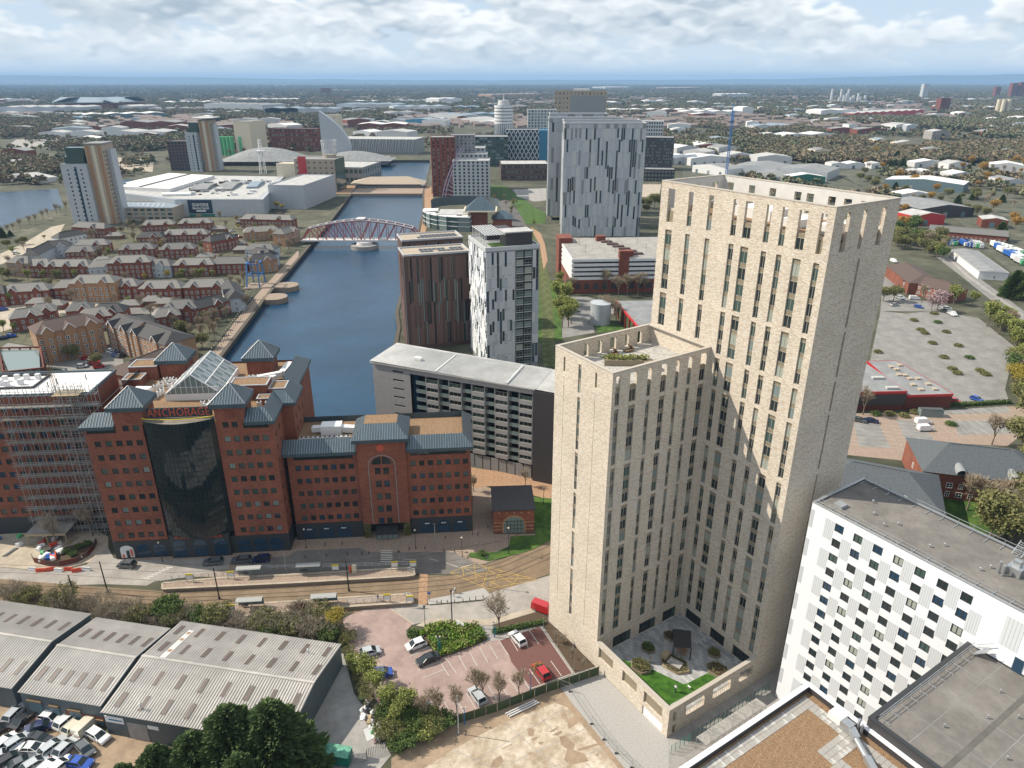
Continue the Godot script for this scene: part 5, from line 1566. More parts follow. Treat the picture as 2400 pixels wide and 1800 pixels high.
# a strip of paint from a to c
func stripe(b: MB,a: Vector2,c: Vector2,w: float,y: float) -> void:
	var d := (c - a).normalized()
	var s := Vector2(-d.y,d.x) * w * 0.5
	b.quad(Vector3(a.x - s.x,y,a.y - s.y),Vector3(a.x + s.x,y,a.y + s.y),Vector3(c.x + s.x,y,c.y + s.y),Vector3(c.x - s.x,y,c.y - s.y))
	if b.n[b.n.size() - 1].y < 0:
		for i in range(b.n.size() - 6,b.n.size()): b.n[i] = -b.n[i]
		var m := b.v.size()
		for k in [m - 6,m - 3]:
			var q := b.v[k + 1]
			b.v[k + 1] = b.v[k + 2]
			b.v[k + 2] = q
func lines(list: Array,w: float,y: float,b: MB) -> MB:
	for l in list: stripe(b,Vector2(l[0],l[1]),Vector2(l[2],l[3]),w,y)
	return b
func pole(called: String,label: String,at: Vector3,h: float,m: Material,r := 0.09,globe := "",rank := "") -> Node3D:
	var o := thing(called,label,"lamp post" if globe else "pole",at)
	var b := mb()
	b.cyl(Vector3.ZERO,Vector3(0,h,0),r,r * 0.7,8)
	b.cyl(Vector3.ZERO,Vector3(0,0.5,0),r * 1.6,r * 1.5,8)
	part("shaft",b,m,o)
	if globe == "globe":
		b = mb()
		b.cyl(Vector3(0,h,0),Vector3(0,h + 0.12,0),0.12,0.22,10); b.cyl(Vector3(0,h + 0.12,0),Vector3(0,h + 0.3,0),0.22,0.2,10); b.cyl(Vector3(0,h + 0.3,0),Vector3(0,h + 0.42,0),0.2,0.06,10)
		part("lamp_globe",b,M.beige_pale,o)
	elif globe == "twin":
		b = mb()
		b.bar(Vector3(-0.35,h,0),Vector3(0.35,h,0),0.06)
		part("bracket",b,m,o)
		for s in [-0.35,0.35]:
			b = mb()
			b.cyl(Vector3(s,h + 0.02,0),Vector3(s,h + 0.15,0),0.1,0.19,8); b.cyl(Vector3(s,h + 0.15,0),Vector3(s,h + 0.36,0),0.19,0.08,8)
			part("lamp_globe",b,M.beige_pale,o)
	elif globe == "head":
		b = mb()
		b.cyl(Vector3(0,h,0),Vector3(0,h + 0.35,0),0.16,0.3,10); b.cyl(Vector3(0,h + 0.35,0),Vector3(0,h + 0.45,0),0.32,0.05,10)
		part("lamp_head",b,M.black_metal,o)
	if rank: ranked(o,rank)
	return o
func build_tram() -> void:
	# two platforms
	for e in [["platform","tram platform on the office side of the tracks",pv([-74.9,-123.6,-62.3,-125.4,-48,-126.5,-21.74,-128.9,-21.27,-126.3,-23.13,-125.9,-47.1,-123.7,-74.1,-121.7])],["platform","tram platform beside the shrubs and sheds",pv([-66.2,-115.3,-56.3,-116.8,-45.5,-117.8,-31.8,-119.2,-22.46,-120,-20.83,-119.5,-20.58,-117.5,-31.8,-116.4,-44.7,-114.9,-57.4,-113,-64.6,-113.9])]]:
		var o := thing(e[0],e[1],"platform")
		var b := mb()
		b.prism(e[2],0,0.9)
		part("surface",b,M.pave_pink,o)
		b = mb()
		var q: PackedVector2Array = e[2]
		for i in q.size(): b.bar(Vector3(q[i].x,0.92,q[i].y),Vector3(q[(i + 1) % q.size()].x,0.92,q[(i + 1) % q.size()].y),0.5,0.1)
		part("edging",b,M.pave_beige,o)
	# rails
	for k in 2:
		var c: Array = [[[-115.7,-123.9],[-94.7,-122.5],[-70.2,-120.6],[-45.5,-122.5],[-21.77,-125.4],[-12.15,-126.8],[-1.92,-131.3],[5.95,-137.1],[13.25,-142.2]],[[-114,-121.4],[-93.3,-120.1],[-69.1,-118],[-44.8,-119.7],[-21.35,-122.1],[-11.02,-123.9],[-0.94,-127.8],[6.79,-133.1],[12.89,-137.1]]][k]
		for s in [-0.72,0.72]:
			var b := mb()
			for i in c.size() - 1:
				var d := Vector2(c[i + 1][0] - c[i][0],c[i + 1][1] - c[i][1]).normalized()
				var nn: Vector2 = Vector2(-d.y,d.x) * s
				b.bar(Vector3(c[i][0] + nn.x,0.06,c[i][1] + nn.y),Vector3(c[i + 1][0] + nn.x,0.06,c[i + 1][1] + nn.y),0.14,0.1)
			single("rail",b,M.bark,["far rail","near rail"][0 if s < 0 else 1] + [" of the tram track beside the office platform"," of the tram track beside the shrub platform"][k],"rail","tram rails")
	# paint
	var p := mb()
	lines([[-13.73,-128.2,-8.57,-131.3],[-8.57,-131.3,5.56,-125.7],[-13.73,-128.2,-5.12,-122.7],[-5.12,-122.7,5.56,-125.7],[-10.71,-129.9,-2.72,-123.6],[-6.63,-130.4,0.32,-124.3],[-8.57,-131.3,-7.66,-125.3],[-11.02,-129.8,-10.51,-126.7],[-5.03,-129.9,-6.37,-123.6],[-2.18,-128.9,-5.12,-122.7],[-13.73,-128.2,1.57,-127.2],[-10.16,-126,4.03,-126.2],[1.57,-127.2,-0.29,-123.2],[-11.66,-129.9,-5.35,-129.9]],0.16,0.075,p)
	struct("road_marking",p,M.yellow_paint)
	p = mb()
	for z in [[[-29.75,-136.2],[-28.44,-136.2]],[[-29.61,-135.4],[-28.3,-135.4]],[[-29.46,-134.5],[-28.17,-134.5]],[[-29.32,-133.7],[-28.03,-133.7]],[[-29.19,-132.9],[-27.9,-132.9]],[[-29.05,-132],[-27.77,-132]]]: stripe(p,Vector2(z[0][0] - 0.6,z[0][1]),Vector2(z[1][0] + 0.8,z[1][1]),0.42,0.05)
	for i in 7: stripe(p,Vector2(-77.2,-130) + Vector2(-0.55,0.62) * i * 1.0,Vector2(-75.7,-130) + Vector2(-0.55,0.62) * i * 1.0,0.4,0.05)
	lines([[-11.66,-129.9,-8.57,-131.3],[-14.8,-131.7,-11.99,-130.1],[-18.78,-133.1,-16.63,-132.4],[-25.04,-133.1,-21.8,-132.9]],0.15,0.05,p)
	struct("road_marking",p,M.road_paint)
	p = mb()
	lines([[-25.17,-116.6,-19.67,-112.1],[-18.39,-117.1,-14.96,-114.4]],0.3,0.062,p)
	struct("road_marking",p,M.pave_beige)
	ground("pavement",pv([-20.38,-127.7,-18.51,-127.7,-17.59,-117.8,-19.49,-117.8]),0.068,M.pave_orange)
	ground("pavement",pv([-17.54,-119.4,-12.48,-120.9,-6.03,-123.1,-4.65,-120.9,-5.9,-119.4,-17.36,-117.8]),0.06,M.loose_gravel)
	# shelters
	var names := ["glass tram shelter on the office platform, further from the brick kiosk","glass tram shelter on the office platform, closer to the brick kiosk","glass tram shelter on the shrub platform, beside the sheds","glass tram shelter on the shrub platform behind the yellow tree"]
	var sp := [[-56.9,-125.9],[-44.3,-127],[-53.3,-115.7],[-38.5,-116.8]]
	for i in 4:
		var o := thing("tram_shelter",names[i],"shelter",Vector3(sp[i][0],0.9,sp[i][1]),0.09,"tram shelters")
		var b := mb()
		for k in 6: b.quad(Vector3(-2.6,2.25 + 0.28 * sin(PI * k / 6.0),0.8 - 1.6 * k / 6.0),Vector3(2.6,2.25 + 0.28 * sin(PI * k / 6.0),0.8 - 1.6 * k / 6.0),Vector3(2.6,2.25 + 0.28 * sin(PI * (k + 1) / 6.0),0.8 - 1.6 * (k + 1) / 6.0),Vector3(-2.6,2.25 + 0.28 * sin(PI * (k + 1) / 6.0),0.8 - 1.6 * (k + 1) / 6.0))
		part("roof",b,M.shelter_roof,o)
		b = mb()
		for x in [-2.5,0.0,2.5]: b.bar(Vector3(x,0,-0.7),Vector3(x,2.3,-0.7),0.09)
		b.bar(Vector3(-2.6,2.25,0.8),Vector3(2.6,2.25,0.8),0.08)
		part("frame",b,M.pole_grey,o)
		b = mb()
		b.quad(Vector3(-2.5,0.3,-0.7),Vector3(2.5,0.3,-0.7),Vector3(2.5,2.1,-0.7),Vector3(-2.5,2.1,-0.7))
		part("back_pane",b,M.glass_pale,o)
		block("bench","clad_brown",o,Vector3(-2.0,0.42,-0.6),Vector3(-0.6,0.5,-0.2))
	# yellow notice boards
	for e in [[-69.1,-124],[-60.6,-124.9],[-38.6,-127.2],[-25.83,-128.3],[-21.77,-128.4],[-56.7,-114.3],[-25.73,-117.5],[-20.92,-117]]:
		var o: Node3D = ranked(thing("notice_board","yellow-topped notice board on the tram platforms, {n} from the left","sign",Vector3(e[0],0.9,e[1]),0.09,"tram stop notice boards"),"notice")
		block("header","sign_yellow",o,Vector3(-0.75,1.7,-0.06),Vector3(0.75,2.1,0.06))
		block("panel","white_wall",o,Vector3(-0.7,0.7,-0.04),Vector3(0.7,1.68,0.04))
		for x in [-0.72,0.72]: block("post","pole_grey",o,Vector3(x - 0.05,0,-0.05),Vector3(x + 0.05,1.7,0.05))
	# railings, post by post
	for e in [["white railing behind the office platform, first length from the left",-73.4,-124.7,-59.7,-126.3],["grey railing behind the middle of the office platform",-55,-128.2,-41.7,-128.6],["grey railing at the kiosk end of the office platform",-41.7,-128.7,-21.85,-129.7],["white railing behind the shrub platform",-33.9,-117.1,-25.36,-117.8],["white railing of the office platform ramp",-22.9,-127.5,-21.21,-127],["white railing of the shrub platform ramp",-22.35,-119.3,-20.75,-118.8]]:
		var o := thing("railing",e[0],"railing")
		var a := Vector3(e[1],0.9,e[2])
		var c := Vector3(e[3],0.9,e[4])
		var k := maxi(2,int(a.distance_to(c) / 1.5))
		for i in k + 1: block("post","clad_pale",o,a.lerp(c,float(i) / k) - Vector3(0.04,0,0.04),a.lerp(c,float(i) / k) + Vector3(0.04,1.1,0.04))
		var b := mb()
		for y in [0.35,0.7,1.08]: b.bar(a + UP * y,c + UP * y,0.06)
		part("bar",b,M.clad_pale,o)
	# overhead line poles and wires
	var ole := [[-61.3,-119.5,8],[-34.7,-122.1,8],[-85.8,-121.6,8.0],[-91.2,-119.1,6.5]]
	for e in ole: pole("line_pole","black overhead line pole between the tram tracks, {n} from the left",Vector3(e[0],0,e[1]),e[2],M.black_metal,0.15,"","ole")
	for k in 4:
		var b := mb()
		var y := 6.2 + 0.0 * k
		var pts: Array = [[-115.5,-123.5,-94.5,-122.1,-70.1,-120.3,-45.4,-122.1,-21.73,-125.1,-1.92,-131.3,13.31,-143.1],[-113.5,-120.8,-93.1,-119.7,-68.9,-117.4,-44.6,-119.3,-21.3,-121.7,-0.94,-127.8,12.89,-137.1],[-94.5,-122.1,-63.3,-121.4,-34.6,-122.4,-5.43,-121.4],[-34.6,-122.4,-5.66,-128.6,10.86,-136.3]][k]
		for i in range(0,pts.size() - 2,2): b.bar(Vector3(pts[i],y + (1.2 if k > 1 else 0.0),pts[i + 1]),Vector3(pts[i + 2],y + (1.2 if k > 1 else 0.0),pts[i + 3]),0.035)
		single("overhead_wire",b,M.black_metal,["contact wire over the track beside the office platform","contact wire over the track beside the shrub platform","feeder wire from the left over the platforms","feeder wire crossing towards the brick tower"][k],"wire","tram wires")
	# lamp posts of the square and the stop
	for e in [[-22.31,-136.9,5.0],[-47.8,-137.2,5.0],[-11.35,-134,5.0],[8.06,-155.4,5.0],[-0.79,-134.8,7.0],[-78.9,-132.1,5.0]]: pole("lamp_post","black lamp post with a pale globe on the paved square, {n} from the left",Vector3(e[0],0,e[1]),e[2],M.black_metal,0.07,"globe","square lamps")
	for e in [[-17.71,-136.9,6.5],[-5.14,-123.2,7.6],[-49.4,-127.4,6.5],[-24.9,-129.4,4.5]]: pole("lamp_post","tall lamp column beside the tram crossing, {n} from the left",Vector3(e[0],0,e[1]),e[2],M.pole_grey,0.08,"head","crossing lamps")
	pole("lamp_post","tall black lamp column behind the car park shrub bed",Vector3(-11.95,0,-112),8.0,M.black_metal,0.13,"head")
	pole("lamp_post","slim lamp column at the car park entrance",Vector3(-17.26,0,-111.2),4.8,M.black_metal,0.07,"head")
	for e in [[-23.72,-136.4],[-20.15,-136.7],[-15.65,-135.9],[-13.16,-135.3],[-10.02,-133.2],[-8.16,-142.2],[-5.82,-145.2],[-9.46,-142.5],[-43.6,-138],[-39.7,-138.3],[-15.75,-140.8],[-32.8,-134.8],[-37.6,-134.5],[-42.3,-134],[-47,-133.5],[-34.4,-134.7]]:
		var b := mb()
		b.cyl(Vector3.ZERO,Vector3(0,0.85,0),0.09,0.08,8); b.cyl(Vector3(0,0.85,0),Vector3(0,0.95,0),0.1,0.03,8)
		ranked(single("bollard",b,M.black_metal,"short black bollard on the paved square, {n} from the left","bollard","square bollards",Vector3(e[0],0.02,e[1])),"bollards")
	for e in [[-15.56,-118],[-14.67,-118.1],[-13.39,-118.1],[-11.96,-118.3],[-10.21,-118.6],[-8.84,-118.9],[-7.57,-119.2],[-6.07,-119.7]]:
		var b := mb()
		b.cyl(Vector3.ZERO,Vector3(0,0.9,0),0.1,0.08,8); b.cyl(Vector3(0,0.9,0),Vector3(0,1.0,0),0.11,0.03,8)
		ranked(single("bollard",b,M.bark,"dark bollard in the row below the tram tracks, {n} from the left","bollard","track bollards",Vector3(e[0],0.02,e[1])),"track bollards")
	block_thing("ticket_machine","orange and cream ticket machines on the office platform","machine",Vector3(-34.864838492794114,0.9,-127.32874214617702),[["cabinet","beige_pale",Vector3(-0.1,0,-0.4),Vector3(0.8,1.8,0.4)],["post_box","plastic_red",Vector3(-0.75,0,-0.3),Vector3(-0.3,1.5,0.2)]])
	block_thing("signal_sign","small blue tram sign at the foot crossing","sign",Vector3(-17.23,0,-118.9),[["post","pole_grey",Vector3(-0.05,0,-0.05),Vector3(0.05,2.2,0.05)],["panel","plastic_blue",Vector3(-0.35,1.9,0.05),Vector3(0.35,2.35,0.1)]])
	person(Vector3(-12.32,0,-120.2),0.8,"person in white and pale blue walking beside the tracks","clad_white","clad_pale")
	person(Vector3(-12.06,0,-121.4),0.8,"second walker in white further along beside the tracks","white_wall","glass_blue")
	person(Vector3(-27.71,0.9,-117.9),-1.5,"person in dark clothes walking on the shrub platform","glass_blue","clad_dark")
func block_thing(called: String,label: String,category: String,at: Vector3,parts: Array,yaw := 0.0) -> Node3D:
	var o := thing(called,label,category,at,yaw)
	for p in parts: block(p[0],p[1],o,p[2],p[3])
	return o
# ---------------------------------------------------------------- cars
# profile of a car from the side: [z, y] outline of the body, then the glasshouse
func car_proto(kind: String) -> Dictionary:
	if cache.has("car" + kind): return cache["car" + kind]
	var l := 4.3
	var w := 0.89
	var body: Array
	var roof: Array
	match kind:
		"van":
			l = 5.0; w = 0.97
			body = [[-2.5,0.35],[2.45,0.35],[2.5,0.8],[2.3,1.05],[1.7,1.18],[1.05,1.9],[0.6,1.98],[-2.45,1.98],[-2.5,1.0]]
			roof = [[1.62,1.2],[1.08,1.86],[0.35,1.86],[0.35,1.2]]
		"estate":
			body = [[-2.2,0.32],[2.15,0.32],[2.2,0.62],[2.0,0.8],[1.1,0.93],[-2.1,0.98],[-2.22,0.7]]
			roof = [[1.15,0.92],[0.35,1.42],[-1.75,1.45],[-2.1,0.97]]
		"saloon":
			l = 4.6
			body = [[-2.3,0.32],[2.25,0.32],[2.3,0.6],[2.1,0.78],[1.2,0.9],[-1.5,0.93],[-2.25,0.9],[-2.32,0.6]]
			roof = [[1.2,0.89],[0.45,1.38],[-0.85,1.4],[-1.7,0.92]]
		_:
			body = [[-1.95,0.32],[1.95,0.32],[2.02,0.62],[1.85,0.82],[1.1,0.96],[-1.85,1.0],[-2.0,0.7]]
			roof = [[1.2,0.95],[0.45,1.48],[-1.4,1.5],[-1.88,0.99]]
	var side := func(out: Array,ww: float,tuck: float) -> MB:
		var b := mb()
		var k := out.size()
		var rim := func(i: int,s: float) -> Vector3:
			var y: float = out[i][1]
			return Vector3(s * (ww - tuck * clampf((y - 0.95) / 0.5,0.0,1.0)),y,out[i][0])
		for i in k:
			var j := (i + 1) % k
			b.quad(rim.call(i,-1),rim.call(j,-1),rim.call(j,1),rim.call(i,1))
		for s in [-1,1]:
			var c := Vector3.ZERO
			for i in k: c += rim.call(i,s) / k
			for i in k:
				var j := (i + 1) % k
				if s > 0: b.tri(c,rim.call(j,s),rim.call(i,s))
				else: b.tri(c,rim.call(i,s),rim.call(j,s))
		return b
	var d := {}
	var bb: MB = side.call(body,w,0.12)
	if kind == "van": pass
	d.body = bb
	d.glass = (side.call(roof,w - 0.06 if kind != "van" else w + 0.005,0.16) as MB)
	var top := mb()
	if kind != "van":
		var p: Array = roof
		var ww := w - 0.2
		top.quad(Vector3(-ww,p[1][1] + 0.02,p[1][0] - 0.08),Vector3(ww,p[1][1] + 0.02,p[1][0] - 0.08),Vector3(ww,p[2][1] + 0.02,p[2][0] + 0.08),Vector3(-ww,p[2][1] + 0.02,p[2][0] + 0.08))
		for s in [-1,1]:
			for e in [[0,1],[3,2]]:
				top.bar(Vector3(s * (w - 0.07),p[e[0]][1],p[e[0]][0]),Vector3(s * (w - 0.21),p[e[1]][1],p[e[1]][0]),0.09)
			top.bar(Vector3(s * (w - 0.21),p[1][1],p[1][0]),Vector3(s * (w - 0.21),p[2][1],p[2][0]),0.1)
			top.bar(Vector3(s * (w - 0.06),0.95,-0.4),Vector3(s * (w - 0.2),p[1][1],-0.45),0.08)
	d.top = top
	var wh := mb()
	wh.cyl(Vector3(-0.11,0,0),Vector3(0.11,0,0),0.32,0.32,12)
	d.wheel = wh.mesh(M.tyre)
	var rm := mb()
	rm.cyl(Vector3(-0.12,0,0),Vector3(0.12,0,0),0.19,0.19,8)
	d.rim = rm.mesh(M.steel)
	var hl := mb()
	hl.bc(Vector3(0,0,0),Vector3(0.34,0.13,0.06))
	d.light = hl.mesh(M.white_paint)
	d.tail = hl.mesh(M.red_paint)
	d.l = l
	d.w = w
	var gm: Mesh = d.glass.mesh(M.glass)
	d.glass = gm
	cache["car" + kind] = d
	return d
func car(x: float,z: float,yaw: float,paint: Array,kind: String,label: String,y := 0.05,rank := "",lite := false) -> Node3D:
	var d := car_proto(kind)
	var key := "%s_%.2f_%.2f_%.2f" % [kind,paint[0],paint[1],paint[2]]
	if not cache.has("paint" + key):
		var m := StandardMaterial3D.new()
		m.albedo_color = lin(paint[0],paint[1],paint[2])
		m.roughness = 0.35
		m.metallic = 0.1
		m.clearcoat_enabled = true
		m.clearcoat_roughness = 0.08
		cache["paint" + key] = d.body.mesh(m)
		cache["ptop" + key] = d.top.mesh(m)
	var o := thing("parked_van" if kind == "van" else "parked_car",label,"van" if kind == "van" else "car",Vector3(x,y,z),yaw,"parked vehicles")
	put("body",cache["paint" + key],o,Transform3D.IDENTITY)
	put("windows",d.glass,o,Transform3D.IDENTITY)
	if kind != "van": put("roof",cache["ptop" + key],o,Transform3D.IDENTITY)
	for s in [-1,1]:
		for e in [d.l * 0.31,-d.l * 0.31]:
			var wl := put("wheel",d.wheel,o,Transform3D(Basis.IDENTITY,Vector3(s * (d.w - 0.1),0.32,e)))
			if not lite: put("rim",d.rim,wl,Transform3D.IDENTITY)
		if not lite:
			put("headlight",d.light,o,Transform3D(Basis.IDENTITY,Vector3(s * (d.w - 0.22),0.66,d.l * 0.47)))
			put("tail_light",d.tail,o,Transform3D(Basis.IDENTITY,Vector3(s * (d.w - 0.2),0.72,-d.l * 0.5 + 0.0)))
	if rank: ranked(o,rank)
	return o
const WHITE := [0.72,0.72,0.73]
const SILVER := [0.42,0.45,0.48]
const BLACK := [0.015,0.016,0.02]
const NAVY := [0.01,0.02,0.08]
const GREY := [0.09,0.10,0.11]
const BLUE := [0.01,0.07,0.38]
const RED := [0.42,0.015,0.02]
const CREAMC := [0.62,0.58,0.48]
func build_car_park() -> void:
	var p := mb()
	lines([[-31,-107.3,-28.23,-108.8],[-30.2,-105.3,-27.19,-107],[-27.4,-102,-25.09,-103.5],[-26.6,-100.1,-24.07,-101.4],[-21.89,-95.4,-20.92,-96],[-19.3,-103.2,-15.85,-105.8],[-18.29,-101.5,-17.77,-101.8],[-17.29,-99.7,-13.76,-102],[-16.21,-98,-12.48,-100.1],[-13.43,-102,-11.47,-98.5],[-12.12,-102.4,-10.21,-99.2],[-10.08,-103.6,-8.39,-99.9],[-8.14,-104.6,-6.45,-100.9],[-6.21,-105.6,-4.48,-101.8],[-4.39,-106.4,-2.71,-102.8],[-2.45,-107.4,-0.81,-103.7],[-0.48,-108.4,1.12,-104.7],[1.75,-109.4,3.08,-105.6],[3.41,-110.2,5.13,-106.6],[5.58,-111.4,11.09,-99.1],[11.09,-99.1,3.3,-95.6],[-2.45,-107.5,5.58,-111.4],[7.26,-102.2,9.04,-98.5],[3.19,-100.2,5.04,-96.6],[1.4,-98.8,3.08,-95.6],[-0.56,-97.9,1.26,-94.6],[-2.39,-97.1,-0.76,-94.1],[-4.31,-96.3,-2.64,-93],[-8.07,-94.5,-6.32,-91.2],[-10.02,-93.6,-8.24,-90.3],[-11.84,-92.8,-10.23,-89.5],[-15.51,-91,-14.29,-88.4],[-10.44,-96.4,-9.94,-95.4]],0.13,0.085,p)
	struct("road_marking",p,M.road_paint)
	car(-26.86,-103.9,1.94,SILVER,"hatch","pale blue hatchback parked beside the shed hedge")
	car(-18.36,-105.8,-1.06,WHITE,"hatch","white hatchback parked beside the green shrub bed")
	car(-15.72,-102.1,-1.06,BLACK,"saloon","black saloon parked below the green shrub bed")
	car(1.07,-107.5,-2.59,WHITE,"estate","white car on the new dark red car park surface")
	car(-23.7,-98.6,1.82,BLUE,"hatch","blue car under the bare trees at the car park edge")
	car(-6.13,-93.5,-2.59,SILVER,"estate","silver car parked against the green timber fence")
	car(5.34,-99.2,-2.64,RED,"estate","red car covered in branches by the timber fence")
	car(-14.2,-90.2,-2.61,GREY,"hatch","dark grey car under the trees in the car park corner")
	car(-20.75,-92.9,1.99,BLACK,"saloon","black saloon half hidden under the car park trees")
	car(6.47,-115.8,1.06,RED,"van","red vehicle showing past the corner of the brick wing")
	car(-86,-130.3,-1.67,GREY,"hatch","dark hatchback alone on the sunlit road")
	car(-67.1,-131.3,-1.45,GREY,"estate","dark car first in the row below the glass front")
	car(-61,-132,-1.45,GREY,"estate","dark estate second in the row below the glass front")
	car(-56.6,-132.3,-1.42,NAVY,"hatch","navy car last in the row below the glass front")
	# shrub bed, clipped into mounds
	var o := thing("shrub_bed","bright green shrub bed in the middle of the car park","shrub bed")
	var bed := pv([-17.45,-110.8,-14.97,-112.2,-11.85,-112,-6.58,-111.6,-4.79,-107.8,-8.59,-105.3,-13.41,-103,-15.16,-104.7,-16.72,-108.5])
	var s := mb()
	s.prism(bed,0,0.3)
	part("soil",s,M.soil,o)
	for k in 4:
		var lf := mb()
		var n := 0
		var lo := bed[0]
		var hi := bed[0]
		for v in bed:
			lo = lo.min(v); hi = hi.max(v)
		while n < 2600:
			var q := Vector2(rng.randf_range(lo.x,hi.x),rng.randf_range(lo.y,hi.y))
			if not Geometry2D.is_point_in_polygon(q,bed): continue
			n += 1
			var zone := int(clampf((sin(q.x * 0.9 + 1.0) + sin(q.y * 0.8) + 2.0),0.0,3.99))
			if zone != k and rng.randf() < 0.85: continue
			leaf(lf,Vector3(q.x,0.3 + rng.randf() * (0.7 + 0.5 * sin(q.x * 1.1) * sin(q.y * 1.3)),q.y),0.24)
		part("foliage",lf,M[["leaf_bright","leaf_lime","leaf_bright","leaf_green"][k]],o)
	for e in [["round clipped shrub beside the car park entrance",-19.35,-109,1.3,"leaf_green"],["blue-green round shrub at the edge of the bed",-7.69,-107.7,0.9,"leaf_olive"],["small green shrub next to the round entrance shrub",-17.75,-109.3,0.9,"leaf_bright"]]: bush("shrub",e[0],Vector3(e[1],0,e[2]),e[3],M[e[4]])
	# green timber fence, panel by panel
	var f := thing("timber_fence","green timber panel fence along the car park and waste ground","fence")
	var fp := [[15.8,-98.9],[10.2,-96.5],[6.04,-94.8],[1.76,-92.8],[-2.59,-90.7],[-6.44,-89.2],[-10.19,-87.8],[-13.07,-86.3],[-15.66,-84.7]]
	for i in fp.size() - 1:
		var a := Vector3(fp[i][0],0,fp[i][1])
		var c := Vector3(fp[i + 1][0],0,fp[i + 1][1])
		var k := maxi(1,int(a.distance_to(c) / 2.0))
		for j in k:
			var b := mb()
			b.bar(a.lerp(c,float(j) / k) + UP * 0.95,a.lerp(c,(j + 0.94) / k) + UP * 0.95,0.06,1.9)
			part("panel",b,M.fence_green,f)
			block("post","bark",f,a.lerp(c,float(j) / k) - Vector3(0.07,0,0.07),a.lerp(c,float(j) / k) + Vector3(0.07,2.1,0.07))
	for e in [[-13.9,-104.5],[3.29,-95.4],[-7.99,-88],[-3.45,-108.5],[-18.7,-90.2],[-27.78,-99.3]]: pole("lamp_post","twin-globe lamp post in the car park, {n} from the left",Vector3(e[0],0,e[1]),3.6,M.crane_blue,0.07,"twin","carpark lamps")
	pole("flag_pole","bare white pole rising through the trees by the timber fence",Vector3(-8.87,0,-86.1),8.5,M.clad_pale,0.08)
	for e in [[8.71,-105.9],[11.44,-99.9],[6.28,-111.1]]: pole("sign_post","slim grey sign post beside the brick wing, {n} from the left",Vector3(e[0],0,e[1]),3.2,M.pole_grey,0.05,"","wing posts")
	block_thing("entrance_sign","white two-board car park sign behind the shrub bed","sign",Vector3(-10.22,0,-110.8),[["board","white_paint",Vector3(-0.9,0.5,-0.05),Vector3(-0.05,1.8,0.05)],["board","white_paint",Vector3(0.05,0.5,-0.05),Vector3(0.9,1.7,0.05)],["post","pole_grey",Vector3(-0.04,0,-0.03),Vector3(0.04,1.7,0.03)]],-0.6)
	block_thing("parking_sign","green parking sign on a post in front of the shrub bed","sign",Vector3(-13.69,0,-104.1),[["board","teal",Vector3(-0.3,1.0,-0.04),Vector3(0.3,2.8,0.04)],["post","pole_grey",Vector3(-0.04,0,-0.03),Vector3(0.04,1.0,0.03)]])
	block_thing("parking_sign","green parking sign at the far corner of the shrub bed","sign",Vector3(-3.36,0,-108.4),[["board","teal",Vector3(-0.35,0.9,-0.04),Vector3(0.35,2.4,0.04)],["post","pole_grey",Vector3(-0.04,0,-0.03),Vector3(0.04,0.9,0.03)]])
	var hg := thing("hedge","low dark hedge between the car park and the curving pavement","hedge")
	var hb := mb()
	for i in 2200:
		var q := Vector3(-3.66,0,-109.5).lerp(Vector3(6.32,0,-112.2),rng.randf())
		leaf(hb,q + Vector3(rng.randf_range(-0.5,0.5),rng.randf() * 0.9,rng.randf_range(-0.6,0.5)),0.16)
	part("foliage",hb,M.leaf_green,hg)
	ground("pavement",pv([-3.96,-111.8,5,-115.6,7.18,-115.3,7.31,-112.8,5.59,-111.8,-2.72,-109.5]),0.07,M.soil)
	# waste ground: white pipes, puddle stains, cones, rubbish heap, container
	for k in 3:
		var b := mb()
		b.cyl(Vector3(-1.12,0.2,-90) + Vector3(0.35 * k,0,0.3 * k),Vector3(3.99,0.2,-93) + Vector3(0.35 * k,0,0.3 * k),0.12,0.12,8)
		single("pipe",b,M.duct_white,["back","middle","front"][k] + " white plastic pipe lying along the timber fence","pipe","white pipes")
	for e in [pv([7.86,-85.5,8.89,-85.7,10.3,-84,9.96,-83,11.65,-82.3,12.26,-80.9,9.25,-80.2,8.33,-81.1,8.97,-83.1,8.02,-84]),pv([9.37,-88.8,10.76,-89.7,12.03,-89.2,10.88,-88,9.51,-87]),pv([2.52,-87,3.05,-87.3,3.81,-86.9,3.51,-85.5,2.75,-85.7]),pv([-3.02,-81.1,-1.8,-82,-1.29,-80.9,-2.26,-79.7,-3.48,-79.8]),pv([6.11,-86.4,7.99,-87.7,7.69,-87,6.63,-86.4]),pv([2.43,-82.3,3.19,-82.7,3.55,-82.3,2.92,-82]),pv([3.12,-85.1,4.03,-85.5,4.27,-85.1,3.49,-84.6]),pv([4.25,-84.5,5.26,-84.5,4.98,-83.9,4.48,-84]),pv([6.6,-85.8,8.19,-86.7,8.42,-86.3,7.61,-85.7]),pv([-1.82,-83.1,-0.06,-84.2,0.06,-83.9,-1.32,-83.2]),pv([10.47,-83.1,15.17,-84.6,15.38,-84.3,10.94,-82.7]),pv([13.64,-82.3,14.05,-82.6,13.97,-81.9,13.46,-81.8])]: ground("stain",e,0.04,M.dirt)
	var jt := mb()
	lines([[-9.6,-83.1,-1.27,-78.7],[-1.37,-88.3,8.17,-78.7],[3.92,-90.5,13.25,-78.7],[-5.74,-81.1,9.01,-91.2],[-3.45,-78.7,13.45,-87.7],[3.81,-78.7,15.82,-83.7]],0.12,0.036,jt)
	struct("slab_joint",jt,M.concrete_grey)
	heap()
	var c := thing("waste_container","open green steel skip container with a rusty lid","container",Vector3(-28.21,0,-81.1),-0.18)
	var b2 := mb()
	b2.box(Vector3(-2.6,0.15,-1.0),Vector3(2.6,2.2,1.0))
